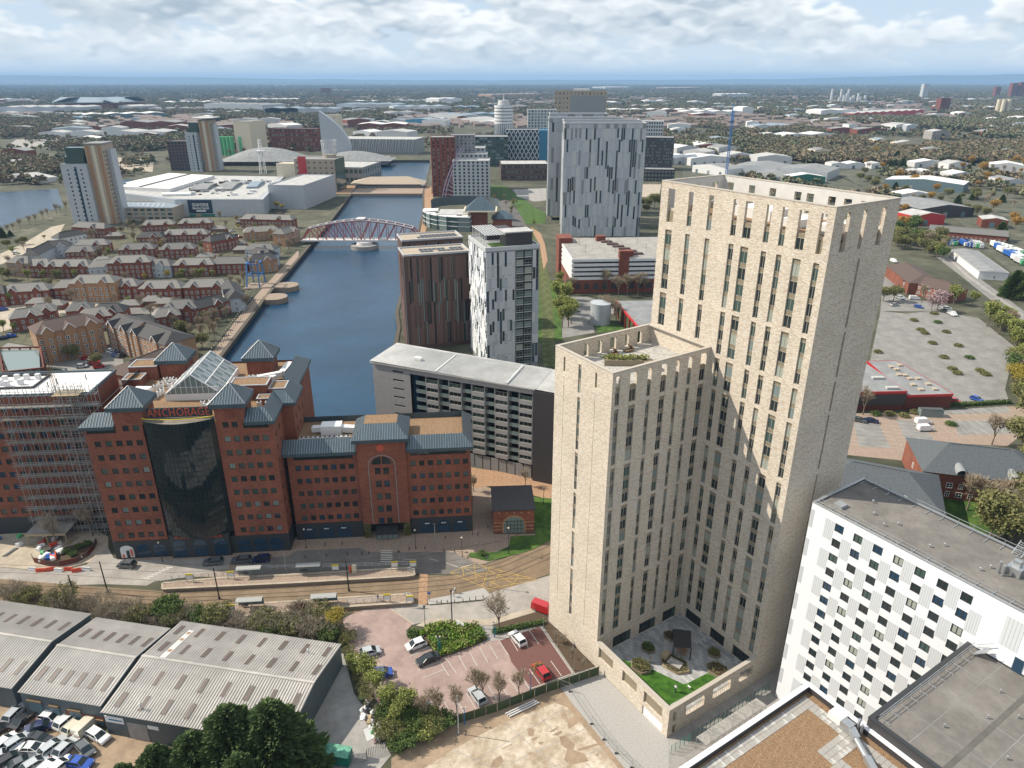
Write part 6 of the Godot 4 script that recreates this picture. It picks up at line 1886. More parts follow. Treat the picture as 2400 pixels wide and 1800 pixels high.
	for i in 8: b2.box(Vector3(-2.5 + i * 0.7,0.2,1.0),Vector3(-2.35 + i * 0.7,2.15,1.07))
	part("box",b2,M.teal,c)
	b2 = mb()
	b2.quad(Vector3(-2.65,2.2,1.1),Vector3(2.65,2.2,1.1),Vector3(2.65,2.55,-0.9),Vector3(-2.65,2.55,-0.9))
	part("lid",b2,mat("teal_pale",Color(0.16,0.52,0.42),0.6,"stain",5.0),c)
	var sf := thing("palisade_fence","grey palisade fence beside the green container","fence")
	var pa := [[-25.53,-80.7],[-23.22,-80.9],[-23.25,-81.7],[-20.21,-82.9]]
	for i in pa.size() - 1:
		for j in 12:
			var q := Vector3(lerpf(pa[i][0],pa[i + 1][0],j / 12.0),0,lerpf(pa[i][1],pa[i + 1][1],j / 12.0))
			block("pale","galvanised",sf,q - Vector3(0.05,0,0.02),q + Vector3(0.05,1.9,0.02))
	var wf := thing("wire_fence","temporary wire mesh fence between the waste ground and the gravel lane","fence")
	var wa := [[7.96,-96.1],[10.36,-94.9],[13.48,-88],[15.2,-84.9],[16.88,-82.3],[18.97,-79.7],[20.86,-76.5]]
	for i in wa.size() - 1:
		var a := Vector3(wa[i][0],0,wa[i][1])
		var d := Vector3(wa[i + 1][0],0,wa[i + 1][1])
		var b := mb()
		b.bar(a,a + UP * 2,0.05)
		for y in [0.3,1.1,2.0]: b.bar(a + UP * y,d + UP * y,0.03)
		for j in 14: b.bar(a.lerp(d,j / 14.0) + UP * 0.2,a.lerp(d,j / 14.0) + UP * 2.0,0.012)
		part("panel",b,M.galvanised,wf)
		block("foot","tyre",wf,a - Vector3(0.3,0,0.15),a + Vector3(0.3,0.15,0.15))
func heap() -> void:
	var rc := RandomNumberGenerator.new()
	rc.seed = 9
	var path := [[-25.87,-93.5],[-25.42,-91.2],[-24.53,-89.2],[-23.2,-87.7],[-22.1,-85.8],[-21.38,-84.6]]
	var kinds := [["white_wall","rubbish_bag","white rubbish bag"],["mural_green","rubbish_bag","green rubbish bag"],["timber_pale","cardboard_box","brown cardboard box"],["clad_dark","rubbish_bag","black rubbish bag"],["duct_white","foam_sheet","white foam sheet"],["leaf_pink","rubbish_bag","pink rubbish bag"]]
	for i in 44:
		var f := rc.randf() * (path.size() - 1.01)
		var a := int(f)
		var q := Vector3(lerpf(path[a][0],path[a + 1][0],f - a),0,lerpf(path[a][1],path[a + 1][1],f - a)) + Vector3(rc.randf_range(-0.9,0.9),0,rc.randf_range(-0.6,0.6))
		var k: Array = kinds[rc.randi() % kinds.size()]
		var b := mb(Transform3D(Basis(UP,rc.randf() * TAU) * Basis(Vector3.RIGHT,rc.randf_range(-0.3,0.3)),Vector3.ZERO))
		if k[1] == "rubbish_bag":
			b.cyl(Vector3(0,0,0),Vector3(0,0.3,0),0.3,0.42,7); b.cyl(Vector3(0,0.3,0),Vector3(0.05,0.65,0),0.42,0.12,7); b.cyl(Vector3(0.05,0.65,0),Vector3(0.05,0.78,0),0.06,0.16,6)
		elif k[1] == "cardboard_box":
			b.box(Vector3(-0.4,0,-0.3),Vector3(0.4,0.5,0.3)); b.quad(Vector3(-0.4,0.5,0.3),Vector3(0.4,0.5,0.3),Vector3(0.4,0.62,0.6),Vector3(-0.4,0.62,0.6))
		else: b.box(Vector3(-0.7,0.05,-0.45),Vector3(0.7,0.17,0.45))
		ranked(single(k[1],b,M[k[0]],k[2] + " in the rubbish heap beside the yard, {n} from the left","rubbish","rubbish heap",q),"heap" + k[2])
	var b := mb(Transform3D(Basis(UP,0.5) * Basis(Vector3.RIGHT,0.4),Vector3.ZERO))
	b.box(Vector3(-0.9,0.2,-1.0),Vector3(0.9,0.5,1.0))
	single("mattress",b,M.white_wall,"white mattress thrown on the front of the rubbish heap","mattress","",Vector3(-23.54,0,-86))
func bush(called: String,label: String,at: Vector3,r: float,m: Material,n := 900,flat := 0.8) -> Node3D:
	var o := thing(called,label,"shrub",at)
	var b := mb()
	for i in n:
		var d := Vector3(rng.randf_range(-1,1),rng.randf_range(-0.1,1),rng.randf_range(-1,1)).normalized() * r * pow(rng.randf(),0.35)
		leaf(b,Vector3(d.x,d.y * flat + r * 0.15,d.z),0.17 * sqrt(r))
	part("foliage",b,m,o)
	var s := mb()
	for i in 4: s.cyl(Vector3.ZERO,Vector3(cos(i * 1.6) * r * 0.4,r * 0.6,sin(i * 1.6) * r * 0.4),0.05,0.02,4)
	part("stem",s,M.bark,o)
	return o
# ---------------------------------------------------------------- sheds and the car yard
func shed(label: String,x0: float,x1: float,z0: float,z1: float,eave: float,ridge: float,rows: Array,per: int) -> Node3D:
	var o := thing("corrugated_shed",label,"shed",Vector3(-67.3,0,-85.9),-0.1887,"grey corrugated sheds")
	var w := mb()
	var zm := (z0 + z1) / 2
	shell(w,x0 + 0.2,x1 - 0.2,z0 + 0.2,z1 - 0.2,0,eave - 0.05)
	for x in [x0 + 0.2,x1 - 0.2]:
		var a := Vector3(x,eave - 0.05,z1 - 0.2)
		var c := Vector3(x,eave - 0.05,z0 + 0.2)
		var t := Vector3(x,ridge - 0.15,zm)
		if x > x0 + 1: w.tri(a,c,t)
		else: w.tri(c,a,t)
	part("wall",w,M.shed_wall,o)
	var r := mb()
	var p := 0.5
	var k := int((x1 - x0) / p)
	p = (x1 - x0) / k
	for i in k:
		var xa := x0 + p * i
		for q in [[xa,xa + p * 0.3,0.0,0.0],[xa + p * 0.3,xa + p * 0.5,0.0,0.13],[xa + p * 0.5,xa + p * 0.8,0.13,0.13],[xa + p * 0.8,xa + p,0.13,0.0]]:
			r.quad(Vector3(q[0],eave + q[2],z1),Vector3(q[1],eave + q[3],z1),Vector3(q[1],ridge + q[3],zm),Vector3(q[0],ridge + q[2],zm))
			r.quad(Vector3(q[1],eave + q[3],z0),Vector3(q[0],eave + q[2],z0),Vector3(q[0],ridge + q[2],zm),Vector3(q[1],ridge + q[3],zm))
	var rf := part("roof",r,M.corrugated,o)
	r = mb()
	r.bar(Vector3(x0,ridge + 0.1,zm),Vector3(x1,ridge + 0.1,zm),0.5,0.06)
	part("ridge_cap",r,M.corrugated,rf)
	var sl := (ridge - eave) / (zm - z0)
	var gl := mb()
	gl.box(Vector3(-0.4,0,-1.35),Vector3(0.4,0.05,1.35))
	var gm := gl.mesh(M.rooflight)
	for z in rows:
		for i in per:
			var x := lerpf(x0 + 1.6,x1 - 1.6,i / float(per - 1)) + (0.5 if int(z) % 2 == 0 else 0.0)
			var y: float = eave + (z1 - z) * sl if z > zm else eave + (z - z0) * sl
			put("rooflight",gm,rf,Transform3D(Basis(Vector3.RIGHT,atan(sl) * (1 if z > zm else -1)),Vector3(x,y + 0.13,z)))
	return o
func build_yard() -> void:
	var o := shed("largest corrugated shed with four rows of rooflights and a pale repair strip",0.0,32.6,-21.8,0.0,5.0,6.7,[-2.6,-7.2,-14.0,-19.0],8)
	var rp := mb()
	rp.box(Vector3(-0.55,0,-4.2),Vector3(0.55,0.04,4.2))
	put("repair_sheet",rp.mesh(M.white_wall),o,Transform3D(Basis(Vector3.RIGHT,-0.155),Vector3(3.9,6.0 + 0.1,-15.3)))
	var ru := mb()
	for z in [-3.6,-1.6,1.8]: ru.box(Vector3(-0.4,0.045,z),Vector3(0.3,0.055,z + 0.7))
	put("rust_patch",ru.mesh(M.pave_orange),o,Transform3D(Basis(Vector3.RIGHT,-0.155),Vector3(3.9,6.0 + 0.1,-15.3)))
	block("company_sign","white_paint",o,Vector3(0.5,3.0,-0.2),Vector3(3.9,4.3,-0.1))
	block("sign_print","tint_blue",o,Vector3(1.1,3.5,-0.1),Vector3(3.6,3.8,-0.08))
	block("roller_door","concrete_grey",o,Vector3(4.4,0,-0.2),Vector3(8.0,3.6,-0.12))
	block("notice","white_paint",o,Vector3(8.2,3.0,-0.2),Vector3(10.2,3.7,-0.1))
	for e in [[6.5,-1.6],[28.0,-18.0]]:
		var c := mb()
		c.cyl(Vector3(e[0],5.0,e[1]),Vector3(e[0],6.6,e[1]),0.15,0.15,8); c.cyl(Vector3(e[0],6.6,e[1]),Vector3(e[0],6.8,e[1]),0.28,0.05,8)
		part("flue",c,M.clad_pale,o)
	o = shed("middle corrugated shed with two rows of rooflights and brick patches below",-16.9,-0.9,-19.8,-1.2,4.8,6.5,[-5.0,-14.8],6)
	block("brick_patch","red",o,Vector3(-8.5,0,-1.38),Vector3(-1.2,2.2,-1.3))
	for e in [[-15.4,2.6,3.2],[-11.2,1.6,2.8],[-7.6,2.2,2.6],[-4.9,1.8,1.6],[-2.6,1.3,1.4]]:
		var b := block("shutter","shed_blue",o,Vector3(e[0],0.1,-1.36),Vector3(e[0] + e[1],e[2],-1.22))
		block("hood","timber",b,Vector3(e[0] - 0.1,e[2],-1.4),Vector3(e[0] + e[1] + 0.1,e[2] + 0.3,-1.05))
	shed("leftmost corrugated shed running out of the picture",-42.0,-18.4,-20.5,-1.6,4.8,6.5,[-5.4,-15.6],8)
	# crammed car yard
	var yard := [[-84.9,-89.9,2.96,"estate",SILVER,"silver estate with its tailgate up beside the shed wall"],[-82.5,-88.5,2.8,"saloon",BLACK,"black pickup-length saloon beside the silver estate"],[-78.3,-88.8,1.39,"hatch",WHITE,"white hatchback with a dark glass roof in the yard"],[-75.2,-88.4,2.76,"estate",WHITE,"white car with its bonnet open by the brick patch"],[-73.2,-87.4,2.75,"estate",CREAMC,"cream estate between two white cars in the yard"],[-71,-87.3,2.79,"van",CREAMC,"cream van with its engine bare by the big shed corner"],[-79.1,-86.9,-1.27,"saloon",NAVY,"navy saloon parked across the yard rows"],[-68.3,-85.2,1.12,"estate",WHITE,"white four-wheel drive alone at the yard edge"],[-82.7,-83.9,2.77,"hatch",WHITE,"white car cut by the picture edge in the yard"],[-80.8,-84.1,2.57,"estate",SILVER,"grey estate in the second yard row"],[-77.6,-84.6,1.33,"saloon",BLACK,"black coupe lying across the second yard row"],[-78.1,-82.8,-1.62,"saloon",WHITE,"white saloon lying across the third yard row"],[-74.5,-83.2,2.64,"estate",SILVER,"silver estate in the middle of the yard"],[-72.3,-82.9,2.8,"hatch",SILVER,"silver-blue hatchback beside the middle estate"],[-69,-82.6,0.94,"hatch",GREY,"dark green-grey hatchback at the end of its row"],[-68.6,-80.1,1.42,"saloon",BLUE,"bright blue saloon at the bottom of the yard"],[-79.9,-80.8,2.48,"estate",BLACK,"black and silver estate near the picture corner"],[-81.7,-81.3,2.22,"hatch",SILVER,"pale hatchback tucked in the picture corner"],[-77.8,-80.1,2.32,"saloon",GREY,"dark saloon in the lowest yard row"],[-75.4,-79.9,2.48,"hatch",SILVER,"grey hatchback in the lowest yard row"],[-72.9,-79.4,2.74,"hatch",WHITE,"white roof showing at the bottom edge of the yard"],[-71.2,-79.5,2.71,"hatch",WHITE,"white hatchback next to the bright blue saloon"],[-85.5,-86.2,2.34,"saloon",BLACK,"black car nose at the picture edge of the yard"]]
	for y in yard: car(y[0],y[1],y[2],y[4],y[3],y[5],0.04)
	var bin := Vector3(-86.8,0,-92.4)
	for i in 3: block_thing("pallet_stack",["white sacks stacked beside the middle shed","brown crate beside the middle shed","small crate beside the shed gap"][i],"crate",bin + Vector3(i * 1.4,0,-0.6 * i),[["base","timber",Vector3(-0.6,0,-0.5),Vector3(0.6,0.15,0.5)],["load",["duct_white","timber_pale","timber"][i],Vector3(-0.55,0.15,-0.45),Vector3(0.55,0.9,0.45)]],0.2 * i)
# ---------------------------------------------------------------- the basin: bridge, crane, jetties
func build_basin() -> void:
	var t := thing("truss_bridge","red and white arched truss swing bridge across the dock","bridge",Vector3(-99.5,0,-473))
	var top := func(x: float) -> float: return 15.8 - pow(absf(x) / 34.0,1.8) * 5.2
	var red := mb()
	var pale := mb()
	for z in [-3.4,3.4]:
		var n := 12
		for i in n:
			var xa := -34.0 + 68.0 * i / n
			var xb := -34.0 + 68.0 * (i + 1) / n
			pale.bar(Vector3(xa,top.call(xa),z),Vector3(xb,top.call(xb),z),0.7,0.55)
			red.bar(Vector3(xa,top.call(xa) - 0.5,z),Vector3(xb,top.call(xb) - 0.5,z),0.5,0.5)
			red.bar(Vector3(xa,3.2,z),Vector3(xa,top.call(xa),z),0.35)
			if i < n / 2: red.bar(Vector3(xa,top.call(xa),z),Vector3(xb,3.2,z),0.5)
			else: red.bar(Vector3(xa,3.2,z),Vector3(xb,top.call(xb),z),0.5)
		red.bar(Vector3(-39.5,3.0,z),Vector3(-34,top.call(34.0),z),0.7)
		red.bar(Vector3(39.5,3.0,z),Vector3(34,top.call(34.0),z),0.7)
		red.bar(Vector3(34,3.0,z),Vector3(34,top.call(34.0),z),0.4)
	for i in 13:
		var x := -34.0 + 68.0 * i / 12.0
		pale.bar(Vector3(x,top.call(x) + 0.1,-3.4),Vector3(x,top.call(x) + 0.1,3.4),0.4)
	part("truss",red,M.bridge_red,t)
	part("top_chord",pale,M.bridge_pale,t)
	block("deck","bridge_pale",t,Vector3(-40,2.2,-4.0),Vector3(40,3.0,4.0))
	var cw := mb()
	for x in [-2.4,2.4]:
		for z in [-3.4,3.4]: cw.bar(Vector3(x,3,z),Vector3(x,16.6,z),0.5)
		for k in 4: cw.bar(Vector3(x,4 + 3 * k,3.4),Vector3(-x,7 + 3 * k,3.4),0.25)
	cw.box(Vector3(-2.8,16.2,-3.8),Vector3(2.8,16.8,3.8))
	part("centre_tower",cw,M.bridge_pale,t)
	var p := thing("bridge_pier","round stone pier under the middle of the truss bridge","pier",Vector3(-97.5,0,-469))
	var b := mb()
	b.cyl(Vector3(0,-3,0),Vector3(0,0.4,0),9.0,9.0,28)
	part("ring",b,M.concrete_grey,p)
	b = mb()
	b.cyl(Vector3(0,0.4,0),Vector3(0,2.2,0),5.5,5.0,24)
	part("turntable",b,M.bridge_pale,p)
	var c := thing("dock_crane","blue steel lifting frame on the quay by the round jetties","crane",Vector3(-135,0,-368))
	b = mb()
	for e in [[-4,-6],[3,-4.5],[-4,5],[3,6]]: b.bar(Vector3(e[0],0,e[1]),Vector3(e[0] * 0.8,12.5,e[1] * 0.5),0.55)
	for y in [6.0,12.3]:
		b.bar(Vector3(-3.5,y,-4),Vector3(2.8,y,-3),0.45); b.bar(Vector3(-3.5,y,3.5),Vector3(2.8,y,4),0.45); b.bar(Vector3(-3.5,y,-4),Vector3(-3.5,y,3.5),0.45); b.bar(Vector3(2.8,y,-3),Vector3(2.8,y,4),0.45)
	part("frame",b,M.crane_blue,c)
	b = mb()
	for e in [[-3.2,-3.3],[2.4,3.2]]: b.cyl(Vector3(e[0],12.4,e[1]),Vector3(e[0],14.2,e[1]),0.9,0.5,8)
	part("pulley",b,M.timber,c)
	for i in 2:
		b = mb()
		var ct := [Vector3(-119.5,0,-367.5),Vector3(-119,0,-345.5)][i] as Vector3
		b.cyl(ct + UP * -3,ct + UP * 0.35,6.2,6.2,24)
		b.prism(pv([[-140,-372,-120,-372,-120,-363,-140,-360],[-128,-351,-119,-351,-119,-340,-128,-340]][i]),-3,0.3)
		tag(struct("jetty",b,M.jetty_brick),["round brick jetty beside the blue crane","round brick jetty on the nearer side of the blue crane"][i],"jetty")
	# quayside posts on the left bank
	for k in 26:
		var f := k / 25.0
		var q := Vector3(lerpf(-117.6,-127,f),0,lerpf(-262,-340,f))
		pole("quay_lamp","thin globe lamp on the left quay, {n} from the left",q,3.4,M.black_metal,0.07,"globe","quay lamps")
func build_grey_flats() -> void:
	var t := thing("grey_flats","long grey panelled apartment block with stacked balconies and a pale roof","apartment block",Vector3(-39.5,0,-187.3),-0.4006)
	var w := mb()
	var h := []
	for k in 9: h.append([6.5,24.9 - 2.6 * k,3.5,0.55])
	w.wall(Vector3.ZERO,Vector3.RIGHT,12.2,0,27.0,h,0.3)
	w.wall(Vector3(12.2,0,0),Vector3.RIGHT,37.0,25.2,27.0)
	w.wall(Vector3(0,0,-14.0),Vector3.BACK,14.0,0,27.0)
	w.wall(Vector3(56.0,0,-14.0),Vector3.LEFT,56.0,0,27.0)
	part("wall",w,M.clad_lines,t)
	var sl := mb()
	for e in h: sl.box(Vector3(e[0],e[1],-0.35),Vector3(e[0] + e[2],e[1] + e[3],-0.3))
	part("slot_window",sl,M.glass,t)
	# shadow-gap grooves between the cladding sheets
	w = mb()
	for k in 26: w.box(Vector3(0,k * 1.0 + 0.98,0.0),Vector3(12.2,k + 1.0,0.012))
	part("cladding_joint",w,M.clad_mid,t)
	block("dark_end","clad_dark",t,Vector3(49.1,0,-14.0),Vector3(56.0,26.6,0.6))
	block("stair_slot","glass_blue",t,Vector3(12.2,0,-1.4),Vector3(14.1,25.2,-1.2))
	block("back_wall","glass",t,Vector3(14.1,0,-2.6),Vector3(49.1,25.2,-2.4))
	var bays := [17.2,24.3,31.2,38.0,45.0]
	var slab := mb()
	slab.box(Vector3(0,0,-2.4),Vector3(3.5,0.18,-0.2))
	var bal := slab.mesh(M.clad_mid)
	slab = mb()
	slab.box(Vector3(0,0.18,-0.25),Vector3(3.3,1.1,-0.2))
	var rail := slab.mesh(M.glass_pale)
	for bx in bays:
		var fin := mb()
		fin.box(Vector3(bx - 0.2,4.5,-2.4),Vector3(bx,25.2,0.02)); fin.box(Vector3(bx + 3.6,4.5,-2.4),Vector3(bx + 3.8,25.2,0.02))
		part("fin_wall",fin,M.clad_mid,t)
		for k in 8:
			var y: float = 5.2 + 2.5 * k
			var sp := mb()
			sp.box(Vector3(bx,y - 0.75,-0.25),Vector3(bx + 3.6,y + 0.55,0.05))
			part("spandrel",sp,M.clad_lines,t)
			put("window",window_mesh(3.6,1.2,3,1,"frame_grey",["glass","glass_green","glass"][rng.randi() % 3]),t,Transform3D(Basis.IDENTITY,Vector3(bx + 1.8,y + 0.55,-0.15)))
			var bo := put("balcony",bal,t,Transform3D(Basis.IDENTITY,Vector3(bx - 3.4,y - 0.4,0)))
			put("balustrade",rail,bo,Transform3D.IDENTITY)
			if rng.randf() < 0.7:
				var it := mb()
				it.bc(Vector3(rng.randf_range(0.6,2.6),0.45,-1.0),Vector3(0.6,0.55,0.4))
				put("balcony_clutter",it.mesh([M.white_wall,M.timber,M.plastic_red,M.mural_green][rng.randi() % 4]),bo,Transform3D.IDENTITY)
	var r := mb()
	r.quad(Vector3(-0.5,27.4,0.5),Vector3(49.4,27.0,0.4),Vector3(56.0,27.0,-14.2),Vector3(-1.2,27.4,-15.4))
	r.quad(Vector3(49.4,27.0,0.4),Vector3(56.0,26.9,0.4),Vector3(56.0,26.9,-14.2),Vector3(56.0,27.0,-14.2))
	r.box(Vector3(-0.5,26.7,0.3),Vector3(49.4,27.0,0.5))
	var ro := part("roof",r,M.roof_pale,t)
	r = mb()
	for x in [20.5,41.5]: r.bar(Vector3(x,27.35,0.3),Vector3(x - 0.8,27.35,-13.0),0.45,0.3)
	for i in 80: r.bar(Vector3(0.3 + i * 0.62,27.32,0.4),Vector3(-0.3 + i * 0.62,27.38,-14.0),0.05,0.12)
	part("roof_seam",r,M.clad_grey,ro)
	block("roof_hatch","roof_white",t,Vector3(11.0,27.4,-6.0),Vector3(13.0,28.2,-4.6))
	var lo := mb()
	for i in 14: lo.box(Vector3(14.4 + i * 2.45,0,-0.4),Vector3(16.6 + i * 2.45,3.9,-0.3))
	part("ground_louvre",lo,M.clad_mid,t)
# a slab of stacked strips: narrow windows and panels of changing tone, storey band by storey band
func striped_face(t: Node3D,o: Vector3,u: Vector3,l: float,y0: float,y1: float,bands: Array,pitch: float,tones: Array,glass_share: float,sd: int) -> void:
	var g := RandomNumberGenerator.new()
	g.seed = sd
	var nn := u.cross(UP)
	var k := int(l / pitch)
	var p := l / k
	var jog := []
	for i in k: jog.append([0.0,0.0,1.1,-1.1][g.randi() % 4] * minf(1.0,bands[1] / 6.0))
	for b in bands.size() - 1:
		for i in k:
			var ya: float = bands[b] + (jog[i] if b > 0 else 0.0)
			var yb: float = bands[b + 1] + (jog[i] if b < bands.size() - 2 else 0.0)
			var f := g.randf()
			var key: String = tones[g.randi() % tones.size()]
			var depth := 0.06 + 0.1 * g.randf()
			if f < glass_share: 
				key = ["glass","glass_green","glass_pale" if "clad_brown" in tones else "glass_blue"][g.randi() % 3]
				depth = -0.08
			var m := unit_box(key)
			put("window_strip" if depth < 0.0 else "facade_panel",m,t,Transform3D(Basis(u * (p * (0.55 if depth < 0.0 else 0.97)),UP * (yb - ya - 0.12),nn * 0.3),o + u * (p * (i + 0.5)) + UP * ya + nn * (depth - 0.02)))
func build_brown_white() -> void:
	for e in [["brown block with vertical window strips beside the dock, the nearer of two",Vector3(-41.4,0,-269.7),38.0,3],["brown block with solar panels behind its twin beside the dock",Vector3(-46.0,0,-297.0),38.0,4]]:
		var t := thing("brown_flats",e[0],"apartment block",e[1],0.294,"brown dockside blocks")
		var w := mb()
		shell(w,0,26,-14,0,0,e[2])
		part("wall",w,M.clad_brown,t)
		block("corner_strip","clad_dark",t,Vector3(-0.1,0,-3.2),Vector3(0.05,e[2] - 1.0,-0.05))
		if e[3] == 3:
			striped_face(t,Vector3(1.2,0,0),Vector3.RIGHT,24.0,1,37,[1.5,10.2,19.2,28.0,37.0],0.85,["clad_brown","clad_brown_pale","clad_brown_pale"],0.36,3)
			striped_face(t,Vector3(0,0,-13.8),Vector3.BACK,10.4,1,37,[1.5,10.2,19.2,28.0,37.0],1.3,["clad_brown","clad_brown_pale"],0.25,5)
		else: striped_face(t,Vector3(1.2,0,0),Vector3.RIGHT,24.0,1,37,[28.0,37.0],0.85,["clad_brown","clad_brown_pale","clad_brown_pale"],0.36,8)
		block("roof","beige",t,Vector3(0.3,e[2],-13.7),Vector3(25.7,e[2] + 0.1,-0.3))
		var r := mb()
		ring(r,-0.15,26.1,-14.1,0.1,e[2],e[2] + 0.7,0.35)
		part("parapet",r,M.clad_pale,t)
		var pm := mb()
		pm.box(Vector3(-0.8,0,-0.5),Vector3(0.8,0.08,0.5))
		var pmm := pm.mesh(M.glass_blue)
		for i in 10:
			for j in 2: if rng.randf() < 0.8: put("solar_panel",pmm,t,Transform3D(Basis(Vector3.RIGHT,0.2),Vector3(8.0 + i * 1.75,e[2] + 0.4,-5.0 - j * 3.5)))
		var rl := mb()
		for i in 9: rl.bar(Vector3(1 + i * 3,e[2] + 0.6,-0.5),Vector3(1 + i * 3,e[2] + 1.6,-0.5),0.05)
		rl.bar(Vector3(1,e[2] + 1.6,-0.5),Vector3(25,e[2] + 1.6,-0.5),0.05)
		part("guard_rail",rl,M.galvanised,t)
	var t := thing("white_tower","white and grey striped residential tower with a green roof terrace","tower",Vector3(-9.1,0,-245.6),0.3138)
	var w := mb()
	shell(w,0,19.8,-23,0,0,46)
	part("wall",w,M.clad_mid,t)
	var bands := [2.0,5.5,10.7,14.5,18.6,23.1,27.0,31.0,35.3,39.5,44.8]
	striped_face(t,Vector3.ZERO,Vector3.RIGHT,10.6,0,44,bands,0.9,["clad_grey","clad_grey","clad_silver"],0.2,21)
	striped_face(t,Vector3(0,0,-23),Vector3.BACK,23.0,0,44,[2.0,6,9,12,15,18,21,24,27,30,33,36,39,42,44.8],0.8,["clad_white","clad_white","white_wall"],0.3,22)
	var bal := mb()
	bal.box(Vector3(0,0,-1.2),Vector3(2.9,0.2,0.1)); bal.box(Vector3(0,0.2,0.0),Vector3(2.9,0.25,0.1)); bal.box(Vector3(0,0.95,0.02),Vector3(2.9,1.02,0.08))
	var bm := bal.mesh(M.clad_pale)
	block("balcony_recess","glass",t,Vector3(11.0,0,-0.02),Vector3(17.2,44.8,0.03))
	for k in 15:
		for x in [11.0,14.2]:
			var bo := put("balcony",bm,t,Transform3D(Basis.IDENTITY,Vector3(x,1.6 + 2.9 * k,0.06)))
			put("door",window_mesh(2.6,2.0,2,1,"frame_grey",["glass_green","glass","curtain","glass_pale"][rng.randi() % 4]),bo,Transform3D(Basis.IDENTITY,Vector3(1.45,0.25,0.02)))
	striped_face(t,Vector3(17.3,0,0),Vector3.RIGHT,2.4,0,44,bands,0.8,["clad_grey","clad_silver"],0.4,23)
	var fr := mb()
	ring(fr,-0.2,20.0,-23.2,0.2,45.2,46.6,0.5)
	part("parapet",fr,M.clad_pale,t)
	block("roof","roof_pale",t,Vector3(0.3,45.6,-22.7),Vector3(19.5,46.0,-0.3))
	block("terrace_lawn","grass",t,Vector3(3.0,46.0,-9),Vector3(9.0,46.2,-3))
	block("penthouse","clad_dark",t,Vector3(8.0,46.0,-9.5),Vector3(18.0,50.6,-2.5))
	block("penthouse_roof","roof_pale",t,Vector3(7.6,50.6,-10),Vector3(18.4,51.0,-2.2))
	block("upper_penthouse","clad_dark",t,Vector3(4.0,46.0,-21),Vector3(14.0,50.0,-15.0))
	fr = mb()
	for i in 10:
		fr.bar(Vector3(1.0,46,-21 + i * 2),Vector3(1.0,50.2,-21 + i * 2),0.2)
		fr.bar(Vector3(1.0,50.2,-21 + i * 2),Vector3(8.0,50.2,-21 + i * 2),0.2)
	for x in 8: fr.bar(Vector3(1 + x,50.3,-21.5),Vector3(1 + x,50.3,-2.5),0.25)
	part("pergola",fr,M.clad_pale,t)
# ---------------------------------------------------------------- the brick estate
func house(x: float,z: float,yaw: float,l: float,hw: float,eave: float,ridge: float,wall: String,roof: String,hip0: bool,hip1: bool,label: String,called := "brick_house",gables := 1,group := "brick estate houses") -> Node3D:
	var o := thing(called,label,"house",Vector3(x,0,z),yaw,group)
	foot.append([x,z,l * 0.5 + hw,hw + 1.5,yaw])
	var hx := l * 0.5 + (hw * 0.8 if hip0 or hip1 else 0.4)
	var w := mb()
	var r := mb()
	shell(w,-hx,hx,-hw,hw,0,eave)
	r.roof(-hx - 0.35,hx + 0.35,-hw - 0.4,hw + 0.4,eave - 0.15,ridge - eave + 0.15,hw * 0.8 if hip0 else 0.0,hw * 0.8 if hip1 else 0.0,w)
	r.bar(Vector3(-hx + hw * 0.8,ridge + 0.05,0),Vector3(hx - hw * 0.8,ridge + 0.05,0),0.3,0.15)
	var st := int(eave / 2.5)
	var n := maxi(2,int(hx * 2 / 2.6))
	var gx := []
	for g in gables: gx.append(-hx + hx * 2.0 * (g + 0.5) / gables + (hx * 0.3 if gables == 1 else 0.0))
	var gw := mb()
	for g in gx:   # a gabled bay on the sunny and on the near side
		var gh := minf(ridge - eave,2.6) * 0.8
		w.box(Vector3(g - 1.9,0,hw - 0.5),Vector3(g + 1.9,eave,hw + 0.6))
		w.tri(Vector3(g - 1.9,eave,hw + 0.6),Vector3(g + 1.9,eave,hw + 0.6),Vector3(g,eave + gh,hw + 0.6))
		r.quad(Vector3(g - 2.2,eave - 0.2,hw + 0.85),Vector3(g,eave + gh + 0.15,hw + 0.85),Vector3(g,eave + gh + 0.15,0.2),Vector3(g - 2.2,eave - 0.2,0.2))
		r.quad(Vector3(g,eave + gh + 0.15,hw + 0.85),Vector3(g + 2.2,eave - 0.2,hw + 0.85),Vector3(g + 2.2,eave - 0.2,0.2),Vector3(g,eave + gh + 0.15,0.2))
		gw.bar(Vector3(g - 2.2,eave - 0.2,hw + 0.88),Vector3(g,eave + gh + 0.15,hw + 0.88),0.08,0.3)
		gw.bar(Vector3(g + 2.2,eave - 0.2,hw + 0.88),Vector3(g,eave + gh + 0.15,hw + 0.88),0.08,0.3)
	part("wall",w,M[wall],o)
	var rf := part("roof",r,M[roof],o)
	if gables: part("bargeboard",gw,M.white_paint,rf)
	for s in st:
		for i in n:
			var wx := -hx + hx * 2.0 * (i + 0.5) / n
			var zz := hw + 0.02
			for g in gx:
				if absf(wx - g) < 2.2: zz = hw + 0.62
			var big := (i + s) % 3 == 0
			put("window",window_mesh(1.5 if big else 1.1,1.5,2,2,"white_paint","glass",0.1),o,Transform3D(Basis.IDENTITY,Vector3(wx,0.7 + 2.5 * s,zz)))
		put("window",window_mesh(1.1,1.4,2,2,"white_paint","glass",0.1),o,Transform3D(Basis(Vector3.FORWARD,UP,Vector3.RIGHT),Vector3(hx + 0.02,0.8 + 2.5 * s,0.6)))
		put("window",window_mesh(1.1,1.4,2,2,"white_paint","glass",0.1),o,Transform3D(Basis(Vector3.BACK,UP,Vector3.LEFT),Vector3(-hx - 0.02,0.8 + 2.5 * s,0.6)))
	return o
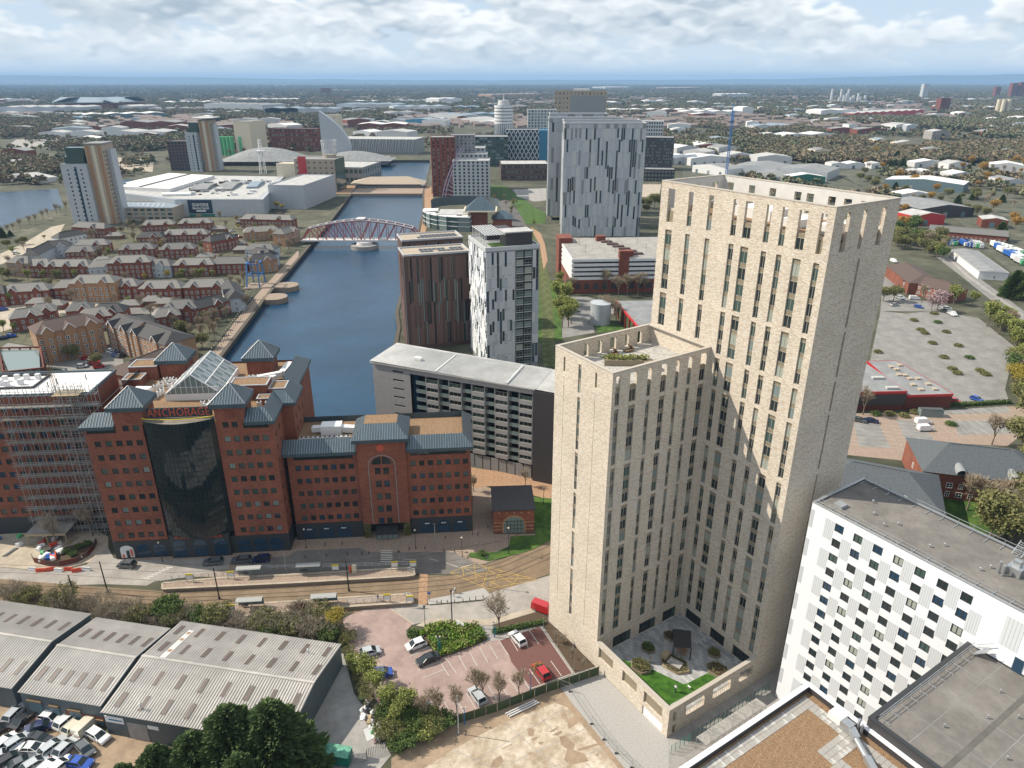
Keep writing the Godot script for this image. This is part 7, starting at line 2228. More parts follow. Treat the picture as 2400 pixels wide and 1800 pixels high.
func build_estate() -> void:
	var rows := [
		# ridge line centre x, z, yaw, length, half width, eave, ridge, wall, roof, gables, row name
		[-236.2,-337.7,0.22,13.55,4.5,"red","slate_lichen",2,9.5,"nearest full"],[-219.4,-344.5,0.22,6.08,4.5,"red","slate_lichen",1,9.5,"nearest full"],[-205,-342.1,0.1,13.26,5,"tan","slate_lichen",2,12.5,"nearest full"],[-192.9,-346.7,0.08,6.82,4.5,"red","slate_lichen",1,9.5,"nearest full"],[-172.6,-342.9,0.06,12.99,4.5,"red","slate_lichen",2,9.5,"nearest full"],[-151.6,-345.5,0.13,14.14,4.5,"red","slate_lichen",2,9.5,"nearest full"],[-135.1,-334,-1.09,22.26,4,"render_blue","slate_dark",1,9.5,"nearest full"],[-140.1,-314.6,0.94,10.88,4.5,"red","slate_dark",1,9,"nearest full"],[-149.1,-309.2,0.17,7.45,4.5,"red","slate",2,9.5,"front broken"],[-270.8,-389.3,-0.15,6.66,4.5,"tan","slate",1,11,"second"],[-261.4,-389.1,0.09,7.1,4.5,"red","slate_lichen",1,9.5,"second"],[-243.7,-387.5,0.04,16.75,4.5,"red","slate_lichen",3,9.5,"second"],[-224.4,-386.8,0.33,7.98,4.5,"render_blue","slate_lichen",1,9.5,"second"],[-209.1,-386.4,0.14,13.96,5,"red","slate_lichen",2,12,"second"],[-195.4,-388.8,0,8.58,4.5,"render_blue","slate",1,9.5,"second"],[-176.3,-391.1,0.09,14.52,4.5,"red","slate_lichen",2,9.5,"second"],[-158.7,-395.9,0.1,13.23,4.5,"red","slate",0,9,"second"],[-141.8,-399.2,0.44,8.05,4.5,"tan","slate_dark",1,10,"second"],[-228.3,-432.4,0.18,13.05,4.5,"red","slate",2,9,"third"],[-204,-433.1,0.18,13.19,4.5,"red","slate",2,9,"third"],[-186.5,-454.9,0.99,12.96,4.5,"red","slate_dark",1,10,"third"],[-152.4,-431.6,-0.07,10.95,4.5,"render_blue","slate",1,9,"third"],[-145.6,-413.2,-0.55,10.4,4,"render_blue","slate_dark",1,10,"third"],[-236.9,-468.4,0.15,9.2,4.5,"red","slate_dark",1,9,"fourth"],[-217.6,-477.2,0.11,21.65,4.5,"red","slate_lichen",3,9,"fourth"],[-171,-487.5,0.32,15.72,4.5,"tan","slate_lichen",2,9,"fourth"],[-149.8,-473.9,1.27,10.88,4.5,"tan","slate",1,11,"fourth"],[-250.6,-509.2,0.23,14.2,4.5,"red","slate_lichen",2,9.5,"fifth"],[-226.9,-515.4,0.18,15.56,4.5,"red","slate_lichen",2,9.5,"fifth"],[-179.5,-530.5,-0.12,32.3,4.5,"red","slate_lichen",2,9.5,"fifth"],[-290.3,-496,-0.25,20.2,4.5,"red","slate",1,10,"fifth"],[-260.2,-428.1,0.17,9.06,4.5,"red","slate",1,8.5,"third"],[-263.8,-446.8,0.2,12.47,4.5,"red","slate_lichen",1,8.5,"fourth"],[-281.1,-421.8,-1.39,23.03,4.5,"render_blue","slate_dark",1,10,"third"],[-279.4,-435.1,0.49,8.55,4.5,"render_blue","slate_dark",1,10,"third"],[-292.3,-470,1.04,10.61,4.5,"white_wall","slate_dark",0,9,"fourth"],[-208.1,-303.5,0.48,3.58,4,"red","slate_lichen",1,9.5,"front broken"],[-212.2,-297.8,0.57,5.96,4,"red","slate_lichen",1,9,"front broken"],[-193,-306.1,0.38,3.97,4,"red","slate",1,9.5,"front broken"],[-182.2,-298.8,0.32,6.31,4.5,"red","slate_lichen",1,9,"front broken"],[-178.5,-303.3,0.19,6.63,4.5,"red","slate_dark",1,9.5,"front broken"],[-248,-333.7,0,4.55,4.5,"red","slate_dark",1,9.5,"nearest full"],[-151.5,-298.8,0.49,4.31,4,"red","slate_lichen",1,9,"front broken"]]
	for h in rows:
		var o := house(h[0],h[1],h[2],h[3],h[4],h[8] - 2.9,h[8],h[5],h[6],true,true,"{n} " + {"red": "red brick","tan": "tan brick","render_blue": "pale blue rendered","white_wall": "white rendered"}[h[5]] + " house from the left in the " + h[9] + " estate row","brick_house",h[7] as int)
		ranked(o,"house" + h[9] + h[5])
	# small hipped garages
	for e in [[-227,-330],[-217.8,-326.6],[-181.6,-326.6],[-173.9,-333.5],[-165.2,-330],[-172.7,-313.5],[-163.4,-313.5],[-242.1,-416.7],[-272.6,-490],[-210.6,-514.7],[-185.7,-427.5],[-170.3,-446.6],[-178.7,-463.1],[-202.6,-541.8]]:
		var o: Node3D = ranked(thing("garage_block","low hipped garage block among the brick houses, {n} from the left","garage",Vector3(e[0],0,e[1]),0.1,"estate garages"),"garages")
		var w := mb()
		shell(w,-5,5,-3,3,0,2.4)
		part("wall",w,M.red,o)
		w = mb()
		w.roof(-5.4,5.4,-3.4,3.4,2.3,2.0,3.0,3.0)
		part("roof",w,M.slate_lichen,o)
		for i in 3: block("door","bark",o,Vector3(-4.2 + i * 3.0,0,3.0),Vector3(-2.0 + i * 3.0,2.0,3.06))
	# the two bigger brick blocks in front
	house(-174.7,-265,0.75,12.59,6.2,12.4,15.5,"tan","tile_brown",true,true,"four-storey tan brick block beside the small car park","flats",3,"")
	house(-151.4,-270.4,-0.62,18.18,6.0,10.6,13.5,"tan","slate_dark",false,false,"sunlit tan brick row with dark gables, end beside the car park","flats",2,"")
	house(-136.1,-260.5,-0.62,18.36,6.0,10.2,13,"tan","slate_dark",false,true,"sunlit tan brick row with dark gables, end beside the dock trees","flats",2,"")
	house(-130.6,-238.4,1.14,14.27,7.0,7.0,10,"red","tile_brown",true,true,"low brown tiled hall behind the brick office","hall",0,"")
	house(-159.3,-287.6,0.44,6.66,4.5,6.4,9,"red","slate_dark",true,true,"dark slate house behind the sunlit tan row","brick_house",0,"")
	# the bare red steel frame by the car park
	var s := thing("steel_frame","dark red steel building frame with blue cladding","building",Vector3(-177,0,-240))
	var b := mb()
	var cr := pv([-192,-250,-177,-251,-163,-230,-174.5,-226])
	for i in 4:
		var a := cr[i] - Vector2(-177,-240)
		var c := cr[(i + 1) % 4] - Vector2(-177,-240)
		for y in [4.0,8.0]: b.bar(Vector3(a.x,y,a.y),Vector3(c.x,y,c.y),0.5)
		for k in 4: b.bar(Vector3(lerpf(a.x,c.x,k / 4.0),0,lerpf(a.y,c.y,k / 4.0)),Vector3(lerpf(a.x,c.x,k / 4.0),8,lerpf(a.y,c.y,k / 4.0)),0.4)
	part("frame",b,M.leaf_red,s)
	b = mb()
	b.prism(pv([-14,-9,0,-10,12,9,3,12]),0,7.4)
	part("glazing",b,M.glass_pale,s)
	# estate car parks
	for e in [[-163.3,-269.4,3.04,SILVER],[-160.5,-267.4,3.08,WHITE],[-158.5,-265.9,3.13,SILVER],[-156.2,-263.2,2.94,BLUE],[-153.9,-261.7,2.94,GREY],[-165.5,-258.8,1.79,RED],[-161.9,-255.5,2.03,WHITE],[-160.1,-254.1,2.03,RED],[-162.7,-250.3,1.82,SILVER],[-171.8,-271.7,2.6,WHITE],[-211.9,-284.9,1.93,BLUE],[-240.3,-322.9,2.45,BLUE],[-214.1,-282.4,2.11,NAVY],[-156.1,-249.9,2.22,RED],[-179.1,-328.9,2.06,SILVER],[-264,-464.2,1.57,SILVER],[-310.5,-441.9,2.38,WHITE],[-200.8,-512.7,2.26,WHITE],[-193.5,-498.3,2.57,NAVY],[-187.9,-491.3,2.43,RED],[-256.8,-431.4,1.57,SILVER],[-166.5,-272.5,2.32,RED],[-179.1,-264,1.9,NAVY]]: car(e[0],e[1],e[2],e[3],"hatch","small parked car among the brick estate, {n} from the left",0.05,"estate cars",true)
# a plain box building with windows as parts on its front and right or left flank; position = middle of its front foot
func box_building(called: String,label: String,category: String,x: float,z: float,yaw: float,w: float,d: float,h: float,wall: String,roof: String,win := [],parapet := 0.6,group := "",y0 := 0.0) -> Node3D:
	var o := thing(called,label,category,Vector3(x,y0,z),yaw,group)
	foot.append([x - sin(yaw) * d / 2,z - cos(yaw) * d / 2,w / 2 + 3,d / 2 + 3,yaw])
	var b := mb()
	var hf := []
	var hs := []
	if win.size():   # [columns,rows,width,height,frame,glass list,flank columns]
		for j in win[1]:
			for i in win[0]: hf.append([w * (i + 0.5) / win[0] - win[2] * 0.5,h * (j + 0.35) / win[1],win[2],win[3]])
			for i in win[6]: hs.append([d * (i + 0.5) / win[6] - win[2] * 0.5,h * (j + 0.35) / win[1],win[2],win[3]])
	shell(b,-w / 2,w / 2,-d,0,0,h,hf,hs,[],hs,0.25)
	part("wall",b,M[wall],o)
	if win.size():
		windows(o,Vector3(-w / 2,0,0),Vector3.RIGHT,hf,0.15,1,1,win[4],win[5])
		if win[6]:
			if x < 0: windows(o,Vector3(w / 2,0,0),Vector3.FORWARD,hs,0.15,1,1,win[4],win[5])
			else: windows(o,Vector3(-w / 2,0,-d),Vector3.BACK,hs,0.15,1,1,win[4],win[5])
	b = mb()
	b.box(Vector3(-w / 2 + 0.3,h - 0.3,-d + 0.3),Vector3(w / 2 - 0.3,h + 0.05,-0.3))
	part("roof",b,M[roof],o)
	if parapet > 0.0:
		b = mb()
		ring(b,-w / 2 - 0.1,w / 2 + 0.1,-d - 0.1,0.1,h,h + parapet,0.5)
		part("parapet",b,M[wall],o)
	return o
# a low shed with a shallow ridge or flat roof
func far_shed(x: float,z: float,yaw: float,w: float,d: float,h: float,wall: String,roof: String,label: String,rank: String,group: String,bays := 1,called := "warehouse") -> Node3D:
	var o := thing(called,label,"warehouse",Vector3(x,0,z),yaw,group)
	foot.append([x - sin(yaw) * d / 2,z - cos(yaw) * d / 2,w / 2 + 3,d / 2 + 3,yaw])
	var b := mb()
	var r := mb()
	shell(b,-w / 2,w / 2,-d,0,0,h)
	for k in bays:
		var a := -w / 2 + w * k / bays
		var c := -w / 2 + w * (k + 1) / bays
		var t := mb(Transform3D(Basis(UP,PI / 2),Vector3.ZERO))
		var q := minf((c - a) * 0.09,3.0)
		r.t = Transform3D(Basis(Vector3(0,0,-1),UP,Vector3(1,0,0)),Vector3.ZERO)
		b.t = r.t
		r.roof(0.0,d,a,c,h,q,0.0,0.0,b)
		b.t = Transform3D.IDENTITY
	part("wall",b,M[wall],o)
	part("roof",r,M[roof],o)
	var dn := maxi(1,int(w / 14.0))
	for i in dn: block("loading_door","clad_mid" if i % 2 else "shed_blue",o,Vector3(-w / 2 + w * (i + 0.3) / dn,0.1,-0.05),Vector3(-w / 2 + w * (i + 0.3) / dn + 3.5,minf(4.0,h * 0.7),0.08))
	if rank: ranked(o,rank)
	return o
func build_quays_far() -> void:
	# shopping mall by the canal
	var m := thing("shopping_mall","wide pale-roofed shopping mall with plant on its roof","mall",Vector3(-259,0,-575),0.0)
	var b := mb()
	b.prism(pv([-8,0,62,0,36,-145,-90,-160,-98,-52,-70,-36]),0,13.5)
	part("wall",b,M.clad_silver,m)
	b = mb()
	b.poly(pv([-6,-2,58,-2,33,-142,-88,-156,-95,-52,-68,-38]),13.6)
	part("roof",b,M.roof_pale,m)
	b = mb()
	b.prism(pv([-88,-56,-28,-38,-26,-130,-78,-150]),13.6,16.4)
	part("upper_roof",b,M.roof_white,m)
	b = mb()
	b.prism(pv([-60,-50,-57,-49,-52,-140,-55,-140]),16.4,16.8)
	part("roof_gutter",b,M.roof_dark,m)
	for e in [[-14,-20,22,7,"roof_white"],[-10,-64,14,40,"roof_grey"],[10,-70,14,50,"roof_grey"],[30,-80,9,40,"roof_blue"]]:
		b = mb(Transform3D(Basis(UP,0.15),Vector3(e[0],13.6,e[1])))
		b.box(Vector3(-e[2] / 2.0,0,-e[3] / 2.0),Vector3(e[2] / 2.0,1.6,e[3] / 2.0)); b.roof(-e[2] / 2.0,e[2] / 2.0,-e[3] / 2.0,e[3] / 2.0,1.6,1.2,0,0)
		part("plant_house",b,M[e[4]],m)
	var rp := RandomNumberGenerator.new()
	rp.seed = 3
	for i in 60:
		var q := Vector3(rp.randf_range(-22,44),13.6,rp.randf_range(-125,-16))
		var s := rp.randf_range(1.0,3.0)
		put("roof_unit",unit_box(["duct_white","clad_mid","galvanised","clad_dark"][rp.randi() % 4]),m,Transform3D(Basis.from_scale(Vector3(s * 1.6,s * 0.7,s)),q))
	block("sign_panel","sign_navy",m,Vector3(2,2.6,0.05),Vector3(21,13.0,0.3))
	letters("sign_lettering","QUAYSIDE",2.4,M.white_paint,m,Transform3D(Basis.IDENTITY,Vector3(11.8,9.3,0.4)),13.0)
	letters("sign_lettering","MediaCityUK",1.7,M.white_paint,m,Transform3D(Basis.IDENTITY,Vector3(11.8,6.6,0.4)),13.0)
	block("sign_bar","white_paint",m,Vector3(8.0,4.0,0.3),Vector3(15.6,5.1,0.36))
	block("entrance_band","teal",m,Vector3(2,0.3,0.05),Vector3(22,2.0,0.35))
	b = mb()
	for i in 9: b.quad(Vector3(-88 + 3 * cos(PI * i / 9.0) * 3.0,13.6 + 7 * sin(PI * i / 9.0),-44),Vector3(-88 + 9 * cos(PI * (i + 1) / 9.0),13.6 + 7 * sin(PI * (i + 1) / 9.0),-44),Vector3(-88 + 9 * cos(PI * (i + 1) / 9.0),13.6 + 7 * sin(PI * (i + 1) / 9.0),-70),Vector3(-88 + 9 * cos(PI * i / 9.0),13.6 + 7 * sin(PI * i / 9.0),-70))
	part("barrel_roof",b,M.roof_blue,m)
	box_building("cinema_box","plain grey cinema box with a greenish roof beside the dock","building",-189,-611,-0.12,31,75,19,"clad_silver","roof_pale",[],0.8)
	var cp := box_building("mall_car_park","low green glass and stone mall front below the white tower","building",-287,-556,0.0,52,32,9.5,"beige","roof_blue",[10,3,3.6,1.9,"frame_pale",["glass_pale","glass_green"],0])
	b = mb()
	for i in 9: b.bar(Vector3(-16 + i * 4,9.5,-4),Vector3(-16 + i * 4,12.0,-10),0.3)
	b.bar(Vector3(-18,11.5,-9),Vector3(20,11.5,-9),0.4)
	part("canopy_rib",b,M.white_paint,cp)
	# stepped white tower at the canal and its twin behind the mall
	for e in [[-317.0,-540.0,0.10,1.0,"stepped white and brick residential tower at the canal bank"],[-371.0,-880.0,-0.05,0.8,"white and brick residential tower with a flat canopy behind the mall"]]:
		var t := thing("stepped_tower",e[4],"tower",Vector3(e[0],0,e[1]),e[2],"quay towers")
		var k: float = e[3]
		var gp := ["glass","glass_green","glass"]
		b = mb()
		var wn := grid(4.0,4.6,3,3.0,3.0,13,1.2,1.4)
		b.wall(Vector3(-12,0,0),Vector3.RIGHT,18.0 * k,0,44,wn,0.25)
		b.wall(Vector3(-12,0,-12),Vector3.BACK,12.0,0,44)
		b.wall(Vector3(-12 + 18.0 * k,0,0),Vector3.FORWARD,12.0,0,44)
		part("front_wall",b,M.clad_silver,t)
		windows(t,Vector3(-12,0,0),Vector3.RIGHT,wn,0.15,1,1,"frame_dark",gp)
		block("front_roof","roof_grey",t,Vector3(-11.8,43.6,-12),Vector3(-12.2 + 18.0 * k,44.1,-0.2))
		b = mb()
		b.box(Vector3(-9,44,-11),Vector3(4.5 * k,49,-1.5)); b.box(Vector3(-8,49,-12),Vector3(4.5 * k,55,-4))
		part("glazed_storey",b,M.glass_green,t)
		b = mb()
		var sw := grid(1.5,3.0,5,3.0,3.0,17,1.3,1.5)
		b.wall(Vector3(6 * k,0,-3),Vector3.RIGHT,12,0,57)
		b.wall(Vector3(6 * k + 12,0,-3),Vector3.FORWARD,20,0,57,sw,0.25)
		b.wall(Vector3(6 * k,0,-23),Vector3.BACK,20,0,57)
		b.wall(Vector3(6 * k + 12,0,-23),Vector3.LEFT,12,0,57)
		part("brick_wall",b,M.beige,t)
		windows(t,Vector3(6 * k + 12,0,-3),Vector3.FORWARD,sw,0.15,1,1,"frame_dark",gp)
		for i in 3: block("pilaster","beige_pale" if i % 2 else "tan",t,Vector3(6 * k + 1 + 4 * i,0,-3),Vector3(6 * k + 3.2 + 4 * i,56.5,-2.7))
		block("upper_roof","roof_grey",t,Vector3(6 * k - 0.6,57,-23.5),Vector3(6 * k + 12.6,58,-2.5))
		block("side_slab","clad_silver",t,Vector3(6 * k + 12.1,0,-20),Vector3(6 * k + 15,53,-10))
		block("stair_glass","glass_blue",t,Vector3(-2.5,1.5,0.05),Vector3(-1.2,42,0.2))
		b = mb()
		for i in 14: b.box(Vector3(-13.3,3 * i + 1.5,-8),Vector3(-12,3 * i + 1.8,-2))
		part("balcony",b,M.clad_pale,t)
		if k < 1: block("sky_canopy","roof_white",t,Vector3(-2,59.5,-26),Vector3(22,60.4,0))
	box_building("copper_offices","dark red mirrored office block beside the far white tower","office building",-398,-890,0.1,24,26,33,"clad_brown","roof_dark",[6,9,2.6,2.2,"frame_dark",["glass","glass_blue"],5])
	# theatre, hotel, museum across the basin
	var t := box_building("theatre_hotel","pink rendered hotel with a red panel beside the theatre","hotel",-190,-712,-0.1,40,30,30,"beige","roof_grey",[7,6,1.6,1.4,"frame_dark",["glass"],6])
	block("red_panel","red_paint",t,Vector3(-16,12,0.05),Vector3(-8,33,0.5))
	block("side_glass","glass_green",t,Vector3(20.02,0,-29),Vector3(20.4,30,-1))
	b = mb()
	b.prism(pv([-40,-4,-14,-2,-14,-16,-36,-14]),0,26)
	part("curved_wing",b,M.beige_pale,t)
	t = thing("theatre_tower","round stone theatre tower with a steel crown","tower",Vector3(-180,0,-735))
	b = mb()
	b.cyl(Vector3.ZERO,Vector3(0,33,0),6.5,6.5,20)
	part("drum",b,M.beige,t)
	b = mb()
	for i in 16:
		var a := TAU * i / 16.0
		var c := TAU * (i + 1) / 16.0
		b.bar(Vector3(cos(a) * 7,33,sin(a) * 7),Vector3(cos(c) * 7.4,46,sin(c) * 7.4),0.4)
		b.bar(Vector3(cos(c) * 7,33,sin(c) * 7),Vector3(cos(a) * 7.4,46,sin(a) * 7.4),0.4)
		b.bar(Vector3(cos(a) * 7.4,46,sin(a) * 7.4),Vector3(cos(c) * 7.4,46,sin(c) * 7.4),0.5)
	part("crown",b,M.clad_pale,t)
	box_building("theatre","low steel and glass theatre beside the dock","theatre",-176,-765,-0.15,44,60,17,"clad_mid","roof_pale",[9,2,3.5,4.0,"frame_dark",["glass_green"],8])
	t = thing("museum","silver curved museum with a tall leaning blade","museum",Vector3(-245,0,-965))
	for e in [[-75,58,20,34],[40,50,14,26]]:
		b = mb()
		for i in 12:
			for j in 8:
				var q := func(ii,jj) -> Vector3: return Vector3(e[0] + e[1] * (ii / 6.0 - 1.0),5 + e[2] * 0.75 * cos((ii / 6.0 - 1.0) * PI / 2) * cos((jj / 4.0 - 1.0) * PI / 2),e[3] * -(jj / 4.0 - 1.0) - 10)
				b.quad(q.call(i,j),q.call(i + 1,j),q.call(i + 1,j + 1),q.call(i,j + 1))
		part("curved_shell",b,M.roof_grey,t)
	b = mb()
	b.prism(pv([-130,10,85,10,80,-45,-120,-45]),0,6)
	part("base_wall",b,M.clad_mid,t)
	b = mb(Transform3D(Basis.IDENTITY,Vector3(-6,0,-30)))
	var bp := PackedVector2Array([Vector2(0,0),Vector2(38,0),Vector2(38,18)])
	for i in range(1,8): bp.append(Vector2(38 - 38 * pow(i / 8.0,1.6),18 + 46 * pow(i / 8.0,0.85)))
	bp.append(Vector2(0,64))
	plate(b,bp,0,8)
	part("blade",b,M.clad_silver,t)
	t = thing("pavilion","low gold-roofed angular pavilion on the dock causeway","pavilion",Vector3(-130,0,-745))
	b = mb()
	b.prism(pv([-28,6,38,6,36,-8,-26,-8]),0,2.5)
	part("wall",b,M.clad_mid,t)
	b = mb()
	var hp := [Vector3(-33,4,9),Vector3(42,4,9),Vector3(42,5,-12),Vector3(-33,5,-12),Vector3(-14,10,-3),Vector3(24,10.5,-3)]
	b.quad(hp[0],hp[1],hp[5],hp[4]); b.quad(hp[2],hp[3],hp[4],hp[5]); b.tri(hp[1],hp[2],hp[5]); b.tri(hp[3],hp[0],hp[4])
	part("roof",b,M.beige,t)
	t = thing("war_museum_wing","pleated grey studio building with fins across the north bay","building",Vector3(-205,0,-1105),-0.05)
	b = mb()
	b.prism(pv([-70,0,65,10,70,-40,-70,-50]),0,21)
	part("wall",b,M.clad_mid,t)
	b = mb()
	for i in 40: b.bar(Vector3(-69 + i * 3.3,3,0.6 + i * 0.25),Vector3(-66.5 + i * 3.3 + (i % 3),21,0.6 + i * 0.25),0.8)
	part("fin",b,M.clad_pale,t)
	b = mb()
	b.poly(pv([-70,0,65,10,70,-40,-70,-50]),21.1)
	part("roof",b,M.roof_pale,t)
	# flour mill, grain silos, chimneyed mill to the left of the museum
	t = box_building("flour_mill","cream flour mill block with a green mural beside green silos","mill",-385,-1075,-0.25,26,40,46,"beige_pale","roof_grey",[])
	block("mural","mural_green",t,Vector3(-8,6,0.05),Vector3(-3,26,0.25))
	for i in 4:
		b = mb()
		b.cyl(Vector3(-36 + i * 6,0,2),Vector3(-36 + i * 6,26,2),3,3,14)
		part("silo",b,M.mural_green,t)
	box_building("warehouse_offices","dark red brick warehouse with rows of windows behind the museum","warehouse",-335,-1150,-0.15,78,26,32,"red2","roof_dark",[18,5,2.2,3.2,"frame_pale",["glass","glass_pale"],4])
	box_building("mill_tower","cream mill tower with a yellow panel behind the museum blade","mill",-285,-1180,-0.1,26,26,50,"beige_pale","roof_grey",[3,8,1.8,1.8,"frame_dark",["glass"],0])
	t = thing("signal_mast","white lattice mast in front of the car park by the museum","mast",Vector3(-290,0,-860))
	b = mb()
	for s in [[-3,-3],[3,-3],[3,3],[-3,3]]: b.bar(Vector3(s[0],0,s[1]),Vector3(s[0] * 0.3,38,s[1] * 0.3),0.6)
	for i in 9: b.bar(Vector3(-3 + i * 0.2,4 * i,3 - i * 0.2),Vector3(3 - i * 0.2,4 * i + 3,3 - i * 0.2),0.4)
	b.box(Vector3(-5,24,-3),Vector3(5,25.5,3))
	part("lattice",b,M.white_paint,t)
func build_media() -> void:
	# the striped silver slabs
	for e in [["tall silver slab tower with vertical window strips, the nearest of the four",61.7,-497.0,54.0,15.0,74.0,0.0,55],["silver slab tower just behind the nearest one",63.5,-533.0,54.0,13.0,74.0,0.0,0],["silver slab tower third from the front, standing to the left",55.0,-560.0,55.0,13.0,74.5,3.0,30],["rearmost silver slab tower with a white stair strip",52.0,-592.0,45.0,14.0,76.0,4.0,60]]:
		var t := thing("silver_slab",e[0],"tower",Vector3(e[1],0,e[2]),0.0,"silver slab towers")
		var b := mb()
		shell(b,-e[3] / 2,e[3] / 2,-e[4],0,e[6],e[5])
		part("wall",b,M.clad_mid,t)
		var top: float = e[5]
		if e[7] > 0: striped_face(t,Vector3(-e[3] / 2,0,0),Vector3.RIGHT,e[3],0,top,[e[6],6.5,13.0,21.5,30.0,39.0,46.5,56.0,64.0,top - 3.0] if e[7] == 55 else [e[6],15.0,24.0,33.0,44.0,55.0,66.0,top - 3.0],1.36 if e[7] == 55 else 1.9,["clad_silver","clad_pale","clad_silver","clad_grey","clad_pale","clad_silver","clad_silver","clad_pale","clad_mid"],0.18,40 + e[7])
		striped_face(t,Vector3(-e[3] / 2,0,-e[4]),Vector3.BACK,e[4],0,top,[e[6],13.0,26.0,39.0,52.0,64.0,top - 3.0],1.9,["clad_silver","clad_pale","clad_silver"],0.3,90 + e[7])
		striped_face(t,Vector3(-e[3] / 2,0,0),Vector3.RIGHT,e[3],0,top,[top - 3.0,top],2.7,["clad_silver","clad_pale","clad_silver","clad_mid"],0.0,70 + e[7])
		block("roof","roof_grey",t,Vector3(-e[3] / 2 + 0.4,top - 0.5,-e[4] + 0.4),Vector3(e[3] / 2 - 0.4,top - 0.2,-0.4))
		b = mb()
		ring(b,-e[3] / 2 - 0.2,e[3] / 2 + 0.2,-e[4] - 0.2,0.4,top - 0.2,top + 0.5,0.6)
		part("parapet",b,M.clad_pale,t)
		b = mb()
		for s in [-1,1]: b.cyl(Vector3(s * (e[3] / 2 - 3),0,-3),Vector3(s * (e[3] / 2 - 3),e[6] + 0.1,-3),0.8,0.8,10)
		if e[6] > 0.0: part("pilotis",b,M.white_wall,t)
	# multi-storey car park
	var c := thing("multistorey_car_park","white banded multi-storey car park on a red brick base","car park",Vector3(30.0,0,-352),0.07)
	var b := mb()
	b.box(Vector3(0,0,-52),Vector3(66,7.0,0)); b.box(Vector3(-1.5,0,-50),Vector3(6,20.5,-38)); b.box(Vector3(24,0,-3),Vector3(29,21.5,0.6))
	part("brick_base",b,M.red2,c)
	for k in 4: block("parking_deck","deck_grey",c,Vector3(0.7,7.0 + 2.3 * k,-51.3),Vector3(65.3,7.25 + 2.3 * k,-0.7))
	for k in 5:
		b = mb()
		ring(b,0,66,-52,0.0,7.0 + 2.3 * k,8.4 + 2.3 * k,0.6)
		part("parapet_band",b,M.white_wall,c)
	b = mb()
	b.box(Vector3(0.5,17.4,-51.5),Vector3(65.5,17.7,-0.5))
	part("roof_deck",b,M.deck_grey,c)
	for i in 14:
		var a := mb(Transform3D(Basis.IDENTITY,Vector3(3.5 + i * 4.6,2.2,0.02)))
		plate(a,arch_shape(2.8,3.2,1.8),0,0.1)
		part("arch",a,M.clad_dark,c)
	for k in 3: block("stair_head","red2",c,Vector3([20.0,28.0,24.0][k],17.7,[-46.0,-8.0,-2.9][k]),Vector3([25.0,32.0,28.5][k],20.5,[-42.0,-3.5,0.5][k]))
	b = mb()
	for i in 6: b.box(Vector3(22 + i * 2,17.7,-40 + i * 6),Vector3(28 + i * 2,18.6,-37.5 + i * 6))
	part("ramp_wall",b,M.clad_brown,c)
	b = mb()
	for i in 8: b.cyl(Vector3(9 + (i % 4) * 16,17.7,-14 - 20 * (i / 4)),Vector3(9 + (i % 4) * 16,22.5,-14 - 20 * (i / 4)),0.12,0.08,6)
	part("lamp_column",b,M.pole_grey,c)
	# media city glass
	var t := box_building("lattice_offices","office block wrapped in a white diamond lattice","office building",13.0,-970,0.0,44,40,41,"glass_blue","roof_grey",[])
	b = mb()
	var cw := 44.0 / 8.0
	for i in 8:
		for k in 8:
			var y := 41.0 * k / 8.0
			var x := -22 + cw * i
			b.bar(Vector3(x if k % 2 == 0 else x + cw / 2,y,0.4),Vector3(x + cw / 2 if k % 2 == 0 else x,y + 5.12,0.4),0.95)
			b.bar(Vector3(x + cw if k % 2 == 0 else x + cw / 2,y,0.4),Vector3(x + cw / 2 if k % 2 == 0 else x + cw,y + 5.12,0.4),0.95)
	part("lattice",b,M.white_wall,t)
	block("blue_wing","tint_blue",t,Vector3(22.1,0,-30),Vector3(34,41,0.3))
	t = box_building("studio_block","dark brown studio block below the lattice offices","studio",14.0,-800,0.05,52,40,16.5,"clad_brown","roof_pale",[22,3,1.1,2.6,"frame_dark",["glass","glass_pale"],0])
	box_building("green_glass_offices","stepped green glass office block beside the lattice offices","office building",-28.0,-935,0.0,46,40,35,"glass_green","roof_grey",[9,9,4.2,2.4,"frame_pale",["glass_green","glass","glass_pale"],0])
	t = thing("round_tower","white round apartment tower with ringed top","tower",Vector3(-11,0,-1012))
	b = mb()
	b.cyl(Vector3.ZERO,Vector3(0,70,0),12,12,28)
	part("drum",b,M.clad_mid,t)
	for k in 6:
		b = mb()
		b.cyl(Vector3(0,47 + 4 * k,0),Vector3(0,49.6 + 4 * k,0),12.5,12.5,28)
		part("ring",b,M.white_wall,t)
	b = mb()
	for i in 28: b.box(Vector3(cos(TAU * i / 28.0) * 12.2 - 0.6,0,sin(TAU * i / 28.0) * 12.2 - 0.6),Vector3(cos(TAU * i / 28.0) * 12.2 + 0.6,46,sin(TAU * i / 28.0) * 12.2 + 0.6))
	part("pier",b,M.white_wall,t)
	b = mb()
	b.cyl(Vector3(0,70,0),Vector3(0,76,0),8,7,20); b.cyl(Vector3(0,76,0),Vector3(0,84,0),1,0.3,6)
	part("crown",b,M.clad_pale,t)
	box_building("white_flats","white apartment block with balconies behind the lattice offices","apartment block",42,-1060,0.0,40,30,62,"clad_pale","roof_grey",[9,16,2.4,2.2,"frame_pale",["glass","glass_pale","glass_green"],4])
	t = box_building("grey_hotel","tall beige and grey hotel slab behind the silver towers","hotel",110,-1230,-0.1,84,36,84,"beige","roof_grey",[14,12,2.2,2.6,"frame_dark",["glass","glass_pale"],3],1.2)
	block("grey_face","clad_mid",t,Vector3(-16,2,0.02),Vector3(40,78,0.12))
	block("roof_plant","white_wall",t,Vector3(-12,84,-26),Vector3(14,88,-12))
